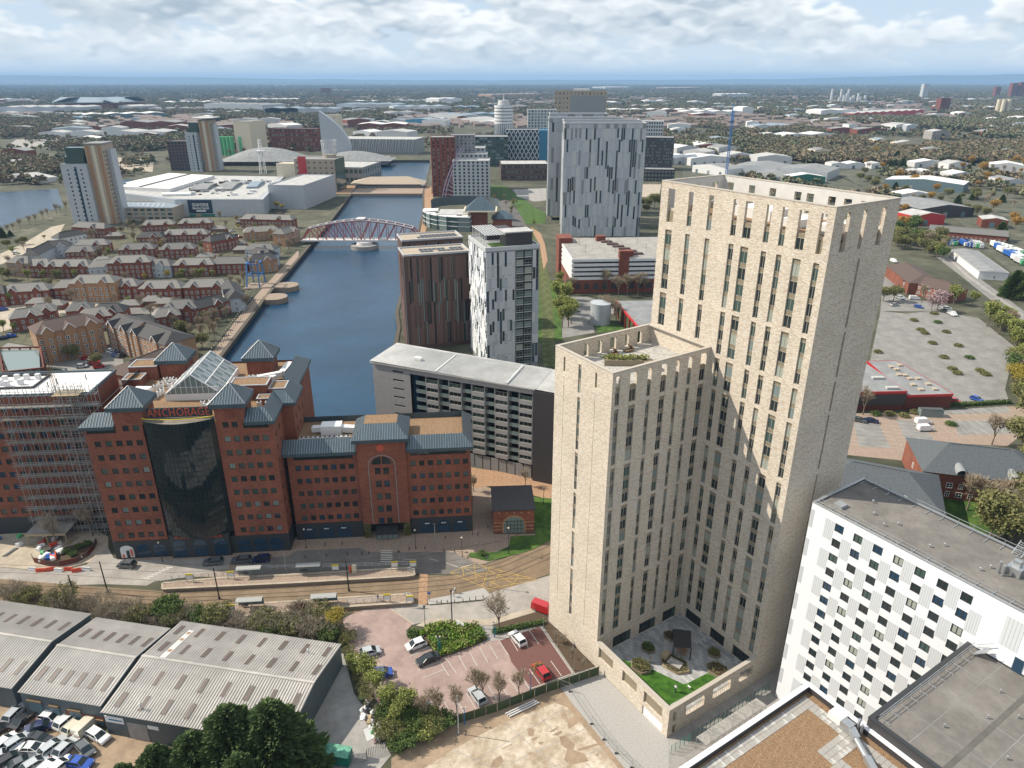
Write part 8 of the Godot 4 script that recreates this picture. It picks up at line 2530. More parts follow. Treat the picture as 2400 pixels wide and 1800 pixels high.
	box_building("dark_offices","dark cube office block right of the silver towers","office building",174,-893,-0.25,36,32,37,"clad_dark","roof_grey",[13,10,1.5,1.9,"frame_pale",["glass_pale","glass"],8])
	box_building("gridded_offices","pale gridded office block behind the dark cube","office building",178,-960,-0.2,28,26,52,"clad_pale","roof_pale",[9,12,1.8,2.2,"frame_dark",["glass"],0])
	box_building("small_black_flats","small black block in front of the dark cube offices","building",158,-790,-0.15,32,20,12,"clad_dark","roof_grey",[9,3,2.0,1.8,"frame_pale",["glass_pale"],5])
	# red brick tower and the white sail building
	box_building("red_flats","dark red brick residential tower on the far dock edge","tower",-63,-683,0.12,22,26,52,"red2","roof_grey",[5,17,1.5,1.7,"frame_dark",["glass","glass_pale"],9])
	box_building("red_flats_annex","grey and red tower right behind the dark red tower","tower",-46,-712,0.1,22,20,52,"clad_mid","roof_grey",[6,17,1.4,1.7,"frame_dark",["glass","glass_pale"],0])
	for k in 3:
		t = box_building("sail_flats",["white apartment block with curved sail ribs, nearest the camera","white apartment block with curved sail ribs, middle one","white apartment block with curved sail ribs, furthest one"][k],"apartment block",-37.0 - 3 * k,-667.0 - 30 * k,0.0,33,22,33 + 3 * k,"clad_pale","roof_pale",[8,11,2.0,2.0,"frame_pale",["glass","glass_green","glass_blue"],3],0.8,"sail flats")
		for s in 2:
			b = mb()
			for i in 10:
				var q := func(f: float) -> Vector3: return Vector3(-27.0 + 12.0 * pow(f,2.0) + s * 2.4 + 7 * f,44.0 * f,1.0 - 3 * s)
				b.bar(q.call(i / 10.0),q.call((i + 1) / 10.0),0.8)
				b.bar(q.call((i + 1) / 10.0),Vector3(-16,4.4 * (i + 1) * 0.7,0.0),0.25)
			part("sail_rib",b,M.purple_steel,t)
	# crescent offices with a pyramid pavilion
	t = thing("crescent_offices","curved glass office crescent with a green pyramid pavilion","office building",Vector3(-44,0,-525))
	for k in 7:
		var a := PI + 0.55 * k / 7.0 * 3.0
		var p0 := Vector3(14 + cos(a) * 34,0,-22 + -sin(a) * 30)
		b = mb(Transform3D(Basis(UP,a + PI / 2),p0))
		b.box(Vector3(-5.5,0,-8),Vector3(5.5,10,3))
		part("bay",b,M.glass_green if k % 2 else M.glass_pale,t)
		b = mb(Transform3D(Basis(UP,a + PI / 2),p0))
		for y in [3.2,6.4,9.8]: b.box(Vector3(-5.6,y,-8.1),Vector3(5.6,y + 0.4,3.3))
		part("floor_band",b,M.white_wall,t)
	block("hall","roof_pale",t,Vector3(-10,0,-22),Vector3(22,10.5,2))
	b = mb()
	for i in 12:
		var a0 := PI * i / 12.0
		var a1 := PI * (i + 1) / 12.0
		b.quad(Vector3(8 + cos(a0) * 26,9,-30 - sin(a0) * 22),Vector3(8 + cos(a1) * 26,9,-30 - sin(a1) * 22),Vector3(8 + cos(a1) * 26,16,-30 - sin(a1) * 22),Vector3(8 + cos(a0) * 26,16,-30 - sin(a0) * 22))
	part("dark_drum",b,M.shed_wall,t)
	block("brick_core","red",t,Vector3(14,0,-6),Vector3(26,14,4))
	b = mb()
	b.roof(10,32,-12,8,14,9,10,10)
	part("pyramid_roof",b,M.sheet_blue,t)
	b = mb()
	b.box(Vector3(9,13.2,-13),Vector3(33,14,9))
	part("eaves",b,M.beige_pale,t)
	block("annex_wall","red",t,Vector3(30,0,-10),Vector3(44,8,6))
	b = mb()
	b.roof(29,45,-11,7,8,5,7,7)
	part("annex_roof",b,M.sheet_blue,t)
	# blue tower crane
	t = thing("tower_crane","blue lattice tower crane behind the cream tower","crane",Vector3(241.7,0,-831.7))
	b = mb()
	var ht := 70
	for s in [[-1,-1],[1,-1],[1,1],[-1,1]]: b.bar(Vector3(s[0],0,s[1]),Vector3(s[0],ht,s[1]),0.35)
	for i in int(ht / 2.5):
		b.bar(Vector3(-1,2.5 * i,1),Vector3(1,2.5 * i + 2.5,1),0.22); b.bar(Vector3(1,2.5 * i,-1),Vector3(-1,2.5 * i + 2.5,-1),0.22)
	part("mast",b,M.crane_blue,t)
	b = mb()
	b.bar(Vector3(0,ht - 12,0),Vector3(1.5,ht + 6,-8),0.8); b.bar(Vector3(0,ht - 12,0),Vector3(-1,ht - 9,6),1.2)
	part("jib",b,M.crane_blue,t)
func build_right_side() -> void:
	# red-trimmed leisure hall in two levels
	var t := thing("leisure_hall","wide grey-roofed hall with a bright red trim beside the empty car park","hall",Vector3.ZERO)
	var a := pv([128.8,-212.6,106.4,-211.6,124.5,-262.2,126.7,-236.4])
	var c := pv([145,-214,129.3,-212.9,130.6,-243.6,141.3,-244.1])
	var b := mb()
	b.prism(a,0,6.0)
	b.prism(c,0,4.4)
	part("wall",b,M.leaf_red,t)
	b = mb()
	b.poly(a,6.9)
	b.poly(c,5.3)
	part("roof",b,M.roof_grey,t)
	b = mb()
	for p in [[a,6.4],[c,4.85]]:
		var q: PackedVector2Array = p[0]
		for i in q.size(): b.bar(Vector3(q[i].x,p[1],q[i].y),Vector3(q[(i + 1) % q.size()].x,p[1],q[(i + 1) % q.size()].y),0.5,0.9)
	part("red_trim",b,M.red_paint,t)
	b = mb()
	b.bar(Vector3(a[0].x,4.0,a[0].y + 0.3),Vector3(a[1].x,4.0,a[1].y + 0.3),0.2,3.6)
	part("dark_cladding",b,M.clad_dark,t)
	for e in [[136.1,-237.2],[136.7,-234.8],[136.9,-229.3],[139.9,-226.3],[140.8,-221.5],[135.4,-220.9],[140.7,-217.2],[135.9,-216.9],[135.1,-229.8],[137.1,-226.3],[139.9,-238.8]]: put("roof_vent",unit_box("beige"),t,Transform3D(Basis.from_scale(Vector3(1.6,0.5,1.6)),Vector3(e[0],5.35,e[1])))
	for e in [[124.1,-222.8],[124.7,-214.2]]: put("roof_light",unit_box("roof_pale"),t,Transform3D(Basis.from_scale(Vector3(4,0.7,1.4)),Vector3(e[0],6.95,e[1])))
	t = thing("red_hall_back","long grey roof with red gable frames behind the cream tower","hall",Vector3.ZERO)
	a = pv([52.2,-279.1,60.4,-277.2,68,-317.6,48,-316.7])
	b = mb()
	b.prism(a,0,6.4)
	part("wall",b,M.fence_green,t)
	b = mb()
	b.poly(a,6.6)
	part("roof",b,M.roof_grey,t)
	b = mb()
	b.bar(Vector3(a[0].x - 0.3,6.5,a[0].y),Vector3(a[3].x - 0.3,6.5,a[3].y),0.7,0.8)
	for k in 7: b.bar(Vector3(a[0].x - 0.4,0,a[0].y).lerp(Vector3(a[3].x - 0.4,0,a[3].y),k / 6.0),Vector3(a[0].x - 0.4,6.5,a[0].y).lerp(Vector3(a[3].x - 0.4,6.5,a[3].y),k / 6.0),0.5)
	part("red_frame",b,M.red_paint,t)
	t = thing("storage_tank","round pale steel tank beside the trees and the red hall","tank",Vector3(39.5,0,-304.4))
	b = mb()
	b.cyl(Vector3.ZERO,Vector3(0,9.5,0),4.6,4.6,24); b.cyl(Vector3(0,9.5,0),Vector3(0,10.2,0),4.7,0.5,24)
	part("drum",b,M.clad_silver,t)
	# slate-roofed offices
	for e in [["slate-roofed brick office with curved dormers in the business park",123,-165.6,-0.27,14.09,9.5,7.4,11.5],["slate-roofed brick office half hidden behind the white hotel",91.6,-155.1,-0.43,12.06,10.5,7.0,11.5],["brown-tiled brick office beyond the empty car park",211.9,-368.5,1.4,25.72,8.0,6.0,9.0],["brown-tiled brick office wing facing the empty car park",212.8,-349.3,-1.13,14.54,7.0,5.6,8.6]]:
		var o := house(e[1],e[2],e[3],e[4],e[5],e[6],e[7],"red","slate_blue" if e[7] > 10 else "tile_brown",true,true,e[0],"brick_office_park",0,"")
		if e[7] > 10:
			for k in 2:
				var dm := mb(Transform3D(Basis.IDENTITY,Vector3(-6 + 12 * k,e[6],e[5])))
				for i in 8:
					var p0 := PI * i / 8.0
					var p1 := PI * (i + 1) / 8.0
					dm.quad(Vector3(cos(p0) * 1.3,sin(p0) * 1.3 + 0.3,0.8),Vector3(cos(p1) * 1.3,sin(p1) * 1.3 + 0.3,0.8),Vector3(cos(p1) * 1.3,sin(p1) * 1.3 + 0.3,-5),Vector3(cos(p0) * 1.3,sin(p0) * 1.3 + 0.3,-5))
				part("curved_dormer",dm,M.clad_mid,o)
	# bays and parked vehicles
	var p := mb()
	for e in [[122.4,-202.8,117.3,-185],[128.9,-204,122.9,-184],[108.1,-201.6,103.7,-187.6],[116.4,-204.6,111.9,-186.6],[139.2,-209.2,164.3,-213.4],[140.2,-202.8,161.7,-202.8],[137.5,-195.8,157.8,-197]]:
		var d := Vector2(e[2] - e[0],e[3] - e[1])
		var n := int(d.length() / 2.6)
		var s := Vector2(-d.y,d.x).normalized() * 2.4
		for i in n + 1:
			var q := Vector2(e[0],e[1]) + d * i / n
			stripe(p,q - s,q + s,0.12,0.06)
	struct("road_marking",p,M.road_paint)
	for e in [[130.1,-202.5,1.68,WHITE,"van","white van in the marked bays, the one nearer the hedge"],[128.3,-197.7,1.65,WHITE,"van","white van in the marked bays, the one nearer the slate roofs"],[110.5,-204,1.05,GREY,"saloon","dark car beside the tower, first of two by the hedge"],[114.1,-203.4,1.23,NAVY,"saloon","dark car beside the tower, second of two by the hedge"],[157.6,-220.1,0.49,BLUE,"hatch","blue car by the far mesh fence"],[149.3,-218.7,1.09,RED,"hatch","dark red car in the shade of the red hall"],[194.3,-327.3,0.83,BLUE,"hatch","blue car at the gate of the empty car park"],[199.5,-341.1,1.43,WHITE,"van","white van by the brown-tiled offices"],[203.6,-315.5,0.11,WHITE,"van","white breakdown van in the empty car park"],[206.4,-324.6,1.22,WHITE,"hatch","white car beside the blossom tree"],[184.4,-330.3,1.7,SILVER,"hatch","silver car under trees left of the blossom"],[228,-420,0.06,WHITE,"van","white van beside the brown-tiled offices far end"],[193,-342.6,0.41,SILVER,"hatch","silver car on the brown offices drive"]]: car(e[0],e[1],e[2],e[3],e[4],e[5],0.05)
	for e in [[28.84,-331.8,1.85,BLUE],[29.65,-328.3,1.82,RED],[29.78,-324.6,1.74,WHITE],[29.92,-321.1,1.81,SILVER]]: car(e[0],e[1],e[2],e[3],"hatch","car parked by the round tank, {n} from the left",0.05,"tank cars",true)
	# shrub islands of the empty car park
	for e in [[181.7,-307.2],[190.9,-304.3],[177.7,-293.9],[177.2,-289.5],[187.2,-291],[173.5,-276.8],[182.5,-273.8],[169.2,-260.5],[179,-260.1],[146.2,-266.4],[165.5,-248.2],[165,-244],[174.9,-246.5],[174.8,-242.9],[196.3,-317.2],[138.5,-201.6],[122.8,-208.9],[126.8,-207.7],[118.4,-208.9],[131.6,-210.2]]: ranked(bush("shrub","low shrub island on the big empty car park, {n} from the left",Vector3(e[0],0,e[1]),1.9,M.leaf_olive if rng.randf() < 0.7 else M.leaf_green,420,0.5),"islands")
	var hg := thing("hedge","clipped green hedge along the far mesh fence","hedge")
	b = mb()
	for i in 3000: leaf(b,Vector3(139.5,0,-214.7).lerp(Vector3(167.8,0,-218.1),rng.randf()) + Vector3(rng.randf_range(-0.6,0.6),rng.randf() * 1.3,rng.randf_range(-0.7,0.7)),0.25)
	part("foliage",b,M.leaf_green,hg)
	t = box_building("bus_shelter","small dark shelter by the hedge","shelter",135.4,-207.1,-0.1,7.0,2.4,2.5,"glass_pale","roof_dark",[],0.0)
	# works on the right of the road, lorry yard
	for e in [["low brick warehouse with a dark slate roof beside the lorry yard",312.2,-489.5,-0.51,45,7.0,4.8,7.5,"red2","slate"],["white-walled depot with a felt roof beside the road",269.5,-406.2,1.29,56,7.0,4.5,5.4,"white_wall","roof_grey"]]:
		house(e[1],e[2],e[3],e[4],e[5],e[6],e[7],e[8],e[9],false,false,e[0],"depot",0,"")
	var rl := RandomNumberGenerator.new()
	rl.seed = 17
	for i in 34:
		var q := Vector2(286.2,-472.4).lerp(Vector2(306.2,-458.2),rl.randf()) if i < 14 else Vector2(rl.randf_range(0,1),0)
		if i >= 14: q = Vector2(313.7,-460.5).lerp(Vector2(324.3,-449.1),(i - 14) % 7 / 7.0).lerp(Vector2(306.6,-438.3).lerp(Vector2(296.4,-402.9),(i - 14) % 7 / 7.0),(i - 14) / 20.0)
		var o: Node3D = ranked(thing("lorry","lorry parked in the crowded yard, {n} from the left","lorry",Vector3(q.x,0.1,q.y),-0.3 + rl.randf() * 0.2,"yard lorries"),"lorries")
		block("body",["white_wall","white_wall","plastic_blue","clad_pale"][rl.randi() % 4],o,Vector3(-1.2,0.9,-6),Vector3(1.2,3.6,1.6))
		block("cab",["white_wall","plastic_blue","mural_green"][rl.randi() % 3],o,Vector3(-1.15,0.5,1.8),Vector3(1.15,2.8,3.6))
		for s in [-1,1]:
			for zz in [-4.6,-3.4,2.6]: put("wheel",car_proto("van").wheel,o,Transform3D(Basis.from_scale(Vector3(1,1.5,1.5)),Vector3(s * 1.1,0.48,zz)))
# ---------------------------------------------------------------- trees
func limb(b: MB,ends: Array,p: Vector3,d: Vector3,l: float,r: float,depth: int,up: float) -> void:
	var q := p + d * l
	b.cyl(p,q,r,r * 0.66,5 if depth > 3 else 3,false)
	ends.append([q,d])
	if depth == 0: return
	var ax := d.cross(Vector3(rng.randf_range(-1,1),0.2,rng.randf_range(-1,1))).normalized()
	var k := 2 if depth < 3 else 3
	for i in k:
		var e := d.rotated(ax.rotated(d,TAU * i / k + rng.randf()),rng.randf_range(0.2,0.62))
		limb(b,ends,q,(e + UP * up).normalized(),l * rng.randf_range(0.6,0.84),r * 0.58,depth - 1,up)
	if depth > 1:
		var s := p.lerp(q,rng.randf_range(0.45,0.85))
		if depth < 5: limb(b,ends,s,(d.rotated(ax,rng.randf_range(0.6,1.0)) + UP * up * 0.5).normalized(),l * 0.6,r * 0.4,depth - 2,up)
# kind: bare, bud (small leaves over bare limbs), full (leafy round crown), cone (dense evergreen)
func tree_proto(called: String,kind: String,h: float,leafm: String,n: int,sd: int,leaf_size := 0.3,twigm := "twig") -> Node3D:
	rng.seed = sd
	var o := Node3D.new()
	var w := mb()
	var ends := []
	var tr := h * 0.24
	if kind == "cone":
		w.cyl(Vector3.ZERO,Vector3(0,h * 0.8,0),h * 0.025,0.05,6,false)
	elif called == "scrub_bush":
		for i in 6: limb(w,ends,Vector3(cos(i * 1.05),0,sin(i * 1.05)) * h * 0.1,Vector3(cos(i * 1.05) * 0.6,1,sin(i * 1.05) * 0.6).normalized(),h * 0.2,h * 0.012,3,0.2)
	else:
		limb(w,ends,Vector3.ZERO,Vector3(rng.randf_range(-0.08,0.08),1,rng.randf_range(-0.08,0.08)).normalized(),tr,h * 0.022,5,0.3 if kind != "full" else 0.1)
	part("trunk",w,M.bark,o)
	var b := mb()
	if kind == "cone":
		for i in n:
			var f := 1.0 - pow(rng.randf(),0.8)
			var a := rng.randf() * TAU
			var bump := 1.0 + 0.16 * sin(a * 5 + f * 17.0 + sd) + 0.12 * sin(a * 9 - f * 29.0)
			var rr := h * 0.42 * pow(1.0 - f,0.6) * bump * (0.72 + 0.3 * rng.randf())
			var p := Vector3(cos(a) * rr,h * (0.04 + 0.94 * f) + rng.randf_range(-0.3,0.3),sin(a) * rr)
			var out := Vector3(cos(a),rng.randf_range(0.1,0.9),sin(a)).normalized() * leaf_size
			var s := out.cross(Vector3(rng.randf_range(-1,1),rng.randf_range(-1,1),rng.randf_range(-1,1))).normalized() * leaf_size * 0.45
			b.quad(p - out * 0.6 - s,p - out * 0.6 + s,p + out + s * 0.3,p + out - s * 0.3)
	elif kind == "bare":
		for i in n:
			var e: Array = ends[rng.randi() % ends.size()]
			var d: Vector3 = ((e[1] as Vector3) + Vector3(rng.randf_range(-1,1),rng.randf_range(-0.2,0.9),rng.randf_range(-1,1)) * 0.8).normalized() * h * rng.randf_range(0.05,0.13)
			var s := d.cross(Vector3(rng.randf_range(-1,1),0.3,rng.randf_range(-1,1))).normalized() * leaf_size * 0.1
			b.quad(e[0] - s,e[0] + s,(e[0] as Vector3) + d + s * 0.3,(e[0] as Vector3) + d - s * 0.3)
	else:
		for i in n:
			var e: Array = ends[rng.randi() % ends.size()]
			var sp := h * (0.09 if kind == "bud" else 0.12)
			leaf(b,(e[0] as Vector3) + Vector3(rng.randf_range(-1,1),rng.randf_range(-0.6,1),rng.randf_range(-1,1)) * sp,leaf_size * rng.randf_range(0.6,1.2))
	part("crown",b,M[twigm] if kind == "bare" else M[leafm],o)
	o.name = called
	return o
var protos := {}
func plant(key: String,x: float,z: float,s: float,label: String,rank := "",group := "",y := 0.0) -> Node3D:
	var o: Node3D = protos[key].duplicate()
	o.name = numbered(str(protos[key].get_meta("base")))
	add_child(o)
	o.transform = Transform3D(Basis(UP,rng.randf() * TAU).scaled(Vector3(s,s * rng.randf_range(0.92,1.08),s)),Vector3(x,y,z))
	tag(o,label,"shrub" if key.begins_with("scrub") else "tree",group)
	if rank: ranked(o,rank)
	return o
func build_trees() -> void:
	for e in [["bare","bare_tree","bare",10.0,"",900,101,0.45,"twig_grey"],["bare2","bare_tree","bare",10.0,"",1100,102,0.45,"twig"],["yellow","budding_tree","bud",8.0,"leaf_yellow",2600,103,0.13,""],["lime","budding_tree","bud",9.0,"leaf_lime",2600,104,0.22,""],["olive","leafy_tree","full",9.0,"leaf_olive",2600,105,0.3,""],["green","leafy_tree","full",9.0,"leaf_green",3000,106,0.32,""],["gold","golden_tree","full",10.0,"leaf_gold",2200,107,0.34,""],["pink","blossom_tree","full",7.0,"leaf_pink",2000,108,0.22,""],["dark","evergreen_tree","cone",13.0,"leaf_dark",17000,109,0.5,""],["dark2","evergreen_tree","cone",13.0,"leaf_green",5000,110,0.62,""],["scrub","scrub_bush","bud",4.5,"leaf_olive",1300,111,0.13,""],["scrub2","scrub_bush","full",4.0,"leaf_green",2000,112,0.17,""],["scrub3","scrub_bush","bare",4.5,"",900,113,0.3,"twig_grey"],["scrub4","scrub_bush","full",4.0,"leaf_lime",1800,114,0.17,""],["scrub5","scrub_bush","full",4.0,"leaf_red",1500,115,0.17,""]]:
		protos[e[0]] = tree_proto(e[1],e[2],e[3],e[4],e[5],e[6],e[7],e[8])
		protos[e[0]].set_meta("base",e[1])
	rng.seed = 77
	# near trees
	plant("bare",-2.62,-110.5,1.05,"tall bare tree between the shrub bed and the curving pavement")
	for e in [[-12.59,-89.6],[-9.36,-90.2],[-6.26,-94.2],[-5.18,-93.7],[-2.11,-92.6],[1.25,-94.2],[-14.94,-88.7]]: plant("bare2",e[0],e[1],rng.randf_range(0.55,0.72),"small bare tree along the timber fence, {n} from the left","fence trees","fence trees")
	for e in [[-23.75,-93.8],[-21.15,-90.7],[-26.04,-97.1],[-17.99,-90.2],[-18.93,-88.2]]: plant("lime",e[0],e[1],rng.randf_range(0.6,0.8),"thin budding tree at the car park corner, {n} from the left","corner trees","corner trees")
	for e in [[9.99,-106.3],[12.99,-99.9],[8.44,-107.2],[11.34,-102.9]]: plant("bare",e[0],e[1],0.3,"young sapling in the bed below the brick wing, {n} from the left","saplings","saplings")
	plant("scrub4",4.83,-99.9,0.55,"cut branches lying over the red car")
	plant("yellow",-34.3,-110.3,0.95,"yellow flowering tree at the car park entrance")
	plant("scrub5",-43.7,-115.6,0.85,"dark red leafed bush behind the tram shelter")
	for e in [[-105.9,-118.9],[-104,-119.3],[-101.1,-118.4],[-94.8,-117],[-90.8,-116],[-85.8,-115.6],[-81.7,-113.3],[-78.9,-112],[-76.8,-113.3],[-74.8,-112.4],[-69.6,-111.1],[-67.5,-112],[-66.5,-113.3],[-64.8,-111.6],[-61.8,-112.4],[-59,-111.6],[-56.2,-110.7],[-54.1,-109.8],[-51.4,-109],[-49.2,-109.8],[-47.1,-109],[-45.6,-109.8],[-43.5,-109],[-41.3,-109.8],[-39,-108.1],[-37.4,-109],[-35.6,-107.7],[-69.4,-114.2],[-42.6,-113.3],[-38.9,-112.4]]:
		var k: String = ["scrub","scrub","scrub3","scrub2","scrub3","scrub3"][rng.randi() % 6]
		for r in 2: plant(k,e[0] + r * rng.randf_range(-2.5,2.5),e[1] - r * 1.2,rng.randf_range(1.0,1.5),{"scrub": "olive scrub bush","scrub3": "bare scrub bush","scrub2": "green scrub bush"}[k] + " between the tram stop and the sheds, {n} from the left","tramscrub" + k,"scrub beside the tram stop")
	for e in [[-32.2,-106.6],[-30.8,-104.1],[-29.75,-101.8],[-28.43,-99.6],[-27.44,-97.4],[-26.47,-95.2],[-25.6,-93.5],[-31.2,-107.4],[-32.4,-108.6]]: plant("scrub4" if rng.randf() < 0.5 else "scrub",e[0],e[1],rng.randf_range(0.6,0.8),"lime green hedge bush along the big shed, {n} from the left","shed hedge","shed hedge")
	for e in [[-21.63,-89.2],[-19.77,-87.3],[-18.48,-89.2],[-17.53,-86.1],[-16.14,-87.3],[-19.4,-84.9],[-15.85,-89.2],[-14.17,-88.3],[-12.94,-86.4],[-21.02,-85.5],[-18.38,-83.1],[-20.89,-91.2],[-16.74,-84],[-11.5,-87.7],[-14.38,-85.5]]: plant(["scrub2","scrub","scrub4"][rng.randi() % 3],e[0],e[1],rng.randf_range(0.8,1.15),"bush in the thicket at the yard corner, {n} from the left","thicket","yard corner thicket")
	for e in [[-36.0,-77.5,1.32],[-42.0,-77.0,1.28],[-47.5,-75.5,0.98],[-52.5,-74.5,0.82],[-57.0,-73.0,0.7],[-61.5,-72.0,0.58],[-39.0,-72.0,0.95]]: plant("dark",e[0],e[1],e[2],"dense evergreen in front of the big shed, {n} from the left","evergreens","front evergreens")
	for e in [[-106.5,-138.5],[-100.2,-142.2]]: plant("bare",e[0],e[1],0.95,"bare street tree in front of the scaffolding, {n} from the left","scaffold trees","scaffold trees")
	for e in [[-102.4,-135.2],[-100.4,-136.8],[-99,-137.9],[-100.2,-134.1]]: plant("scrub2",e[0],e[1],0.5,"low green shrub inside the hoarding, {n} from the left","hoarding shrubs","hoarding shrubs")
	plant("bare",3.63,-164.8,0.6,"small bare tree behind the brick kiosk")
	plant("bare2",-10.08,-162,0.55,"bare tree between the brick wing and the kiosk")
	plant("scrub2",-6.79,-134.5,0.45,"spiky green shrub at the grass corner by the crossing")
	# estate
	for e in [["lime",[[-241.8,-331.7],[-255.3,-379.9],[-245.5,-377.1],[-169,-379.9],[-181.3,-382.8],[-262.4,-377.1],[-219.4,-291.5],[-214.1,-291.5]]],["yellow",[[-198.6,-377.1],[-186.8,-378.5],[-228.3,-460.1],[-317.8,-483.4],[-199.1,-521.5]]],["olive",[[-264.5,-454.1],[-324.3,-466.2],[-326.1,-458],[-322.5,-470.4],[-128.9,-271.3],[-125.6,-271.3],[-169.4,-257.7],[-180.2,-259.1],[-158,-252],[-140.3,-288],[-278.2,-379.9],[-272.6,-377.1],[-247,-377.1]]],["bare2",[[-207,-340.9],[-217.7,-345.7],[-191.5,-331.7],[-134.8,-291.5],[-135,-300.7],[-133.6,-306.5],[-133.5,-314.5],[-133.5,-322.9],[-128.8,-288],[-128,-295.1],[-129.5,-281.1],[-134.7,-282.8],[-128.7,-306.5],[-133.2,-329.4],[-146.9,-295.1],[-146.1,-446.3],[-143.2,-454.1],[-145.2,-435],[-151.5,-431.4],[-266.2,-501.8],[-285.7,-483.4],[-125.2,-322.9],[-174,-420.8],[-282.4,-526.7],[-215.1,-318.7],[-163.1,-308.5],[-146,-314.5],[-143.3,-318.7],[-125.1,-282.8],[-133.3,-340.9],[-141.6,-360.8],[-142,-462.1]]],["dark2",[[-352.2,-492.5],[-349.6,-497.1],[-142.2,-289.7]]],["bare",[[-359.6,-509.5],[-360.6,-517],[-362.2,-527.2],[-363.5,-540.5],[-364.1,-548.8],[-365.3,-560.3],[-368.2,-572.2],[-369.1,-584.6],[-373.3,-597.5],[-359,-502.8],[-372.7,-604.1]]]]:
		for q in e[1]: plant(e[0],q[0],q[1],rng.randf_range(0.6,0.95) * (0.55 if e[0] == "dark2" else 1.0),{"lime": "lime budding tree","yellow": "yellow tree","olive": "olive green tree","bare2": "brown bare tree","dark2": "dark evergreen","bare": "bare canal bank tree"}[e[0]] + " around the brick estate, {n} from the left","estate" + e[0],"estate trees")
	# tram corridor and right side
	for e in [["lime",[[23.79,-352.9],[24.87,-327.8],[25.2,-308.3],[22.09,-311],[21.77,-333.8],[24.86,-298.1],[25.58,-366.8],[23.87,-319.2],[27.03,-316.4],[26.57,-340],[26.43,-303.1],[22.08,-298.1]],"lime tree row beside the tram line"],["bare2",[[47.7,-352.9],[53.3,-346.3],[58.3,-349.6],[63.8,-349.6],[68,-352.9],[29.07,-349.6],[42.8,-305.7],[46.5,-303.1]],"bare tree by the multi-storey car park"],["olive",[[112,-619.3],[115.9,-613.4],[121.9,-619.3],[110,-590.5],[127,-625.4]],"olive tree right of the nearest silver slab"],["lime",[[214.1,-332.8],[221.3,-330],[209.9,-299.6],[208,-288.4],[206.9,-279.9],[200,-266],[191.3,-251.6],[205.9,-269.9],[215.9,-286.2],[217.3,-299.6]],"lime tree along the edge of the empty car park"],["yellow",[[174.6,-225],[175.6,-229.3],[179.5,-229.3]],"yellow tree at the corner of the empty car park"],["olive",[[187.3,-241.6],[162.2,-202.8],[148.8,-184],[121.4,-147.2],[126.6,-150.1],[117.2,-144.4],[128.3,-154.7],[124.6,-145.8],[113.4,-141],[116.9,-139],[138.7,-167.9],[182.7,-338.5],[187.7,-338.5]],"olive tree in the business park"],["bare2",[[143.1,-188.2],[115,-153.1],[114.1,-208.9],[200.2,-335.6]],"bare tree in the business park"],["pink",[[199.3,-320.6],[198.3,-323.3]],"pale blossom tree at the empty car park"],["dark2",[[254.4,-347.4],[249.9,-344.4]],"dark evergreen by the road"],["gold",[[519.1,-1062.1],[547.8,-1084.9],[416.9,-791.6],[407,-743.4],[358.1,-700.6],[315.7,-581.4],[539.8,-846],[511.8,-791.6],[500.4,-754.9],[396.9,-596.1],[363.6,-517.3],[376.9,-541.3],[582.6,-942.3],[639.6,-942.3],[277,-511.6],[279.7,-506.1]],"golden tree in the industrial land right of the tower"],["dark2",[[506.7,-979.2],[514.8,-979.2],[532.9,-998.7],[562.8,-1040.1],[448.1,-875.9],[478.9,-907.9],[660.2,-1084.9],[780.6,-1544.5],[793.6,-1417],[789.9,-1379],[831.4,-1417],[829.6,-1379],[869.3,-1417],[914.1,-1457.2],[332,-484.8],[829.3,-1499.6]],"dark evergreen in the industrial land right of the tower"],["olive",[[375.3,-791.6],[372.3,-766.8],[386.1,-779],[405.1,-846],[362.6,-732.3],[261.9,-465.2],[267.5,-460.5],[271,-455.9],[258.2,-469.9],[261.1,-434.1],[284.4,-474.8],[369.9,-574.4],[435.2,-662.1],[456.5,-671.4],[402.4,-671.4],[425.2,-671.4],[253.1,-455.9],[248.2,-455.9],[248.7,-465.2],[548.7,-846]],"green tree in the industrial land right of the tower"],["lime",[[-735.7,-1114.8],[-753.6,-1159.5],[-700.4,-1093.7],[-694.2,-1034.8],[-716.7,-1136.7],[-791,-1233.4]],"lime tree on the far canal bank"],["bare2",[[-632.3,-933.5],[-601.5,-903.8],[-572.6,-875.9],[-551.6,-862.6],[-560,-889.6],[-572.9,-837],[-518.3,-998.7],[-491,-965],[-496.5,-998.7],[-471.6,-965],[-553.3,-1053.7],[-390.7,-1053.7],[-407.4,-1073.4],[-386,-1073.4],[-594.1,-1159.5],[-555.9,-1114.8]],"bare tree on the far canal bank"],["yellow",[[-203.6,-594.2],[-195.6,-600.8],[-190.1,-597.5]],"yellow tree below the cinema box"]]:
		for q in e[1]: plant(e[0],q[0],q[1],rng.randf_range(1.0,1.6) * (0.7 if e[0] == "dark2" else 1.0),e[2] + ", {n} from the left",e[2],e[2].split(" ")[-1] + " trees")
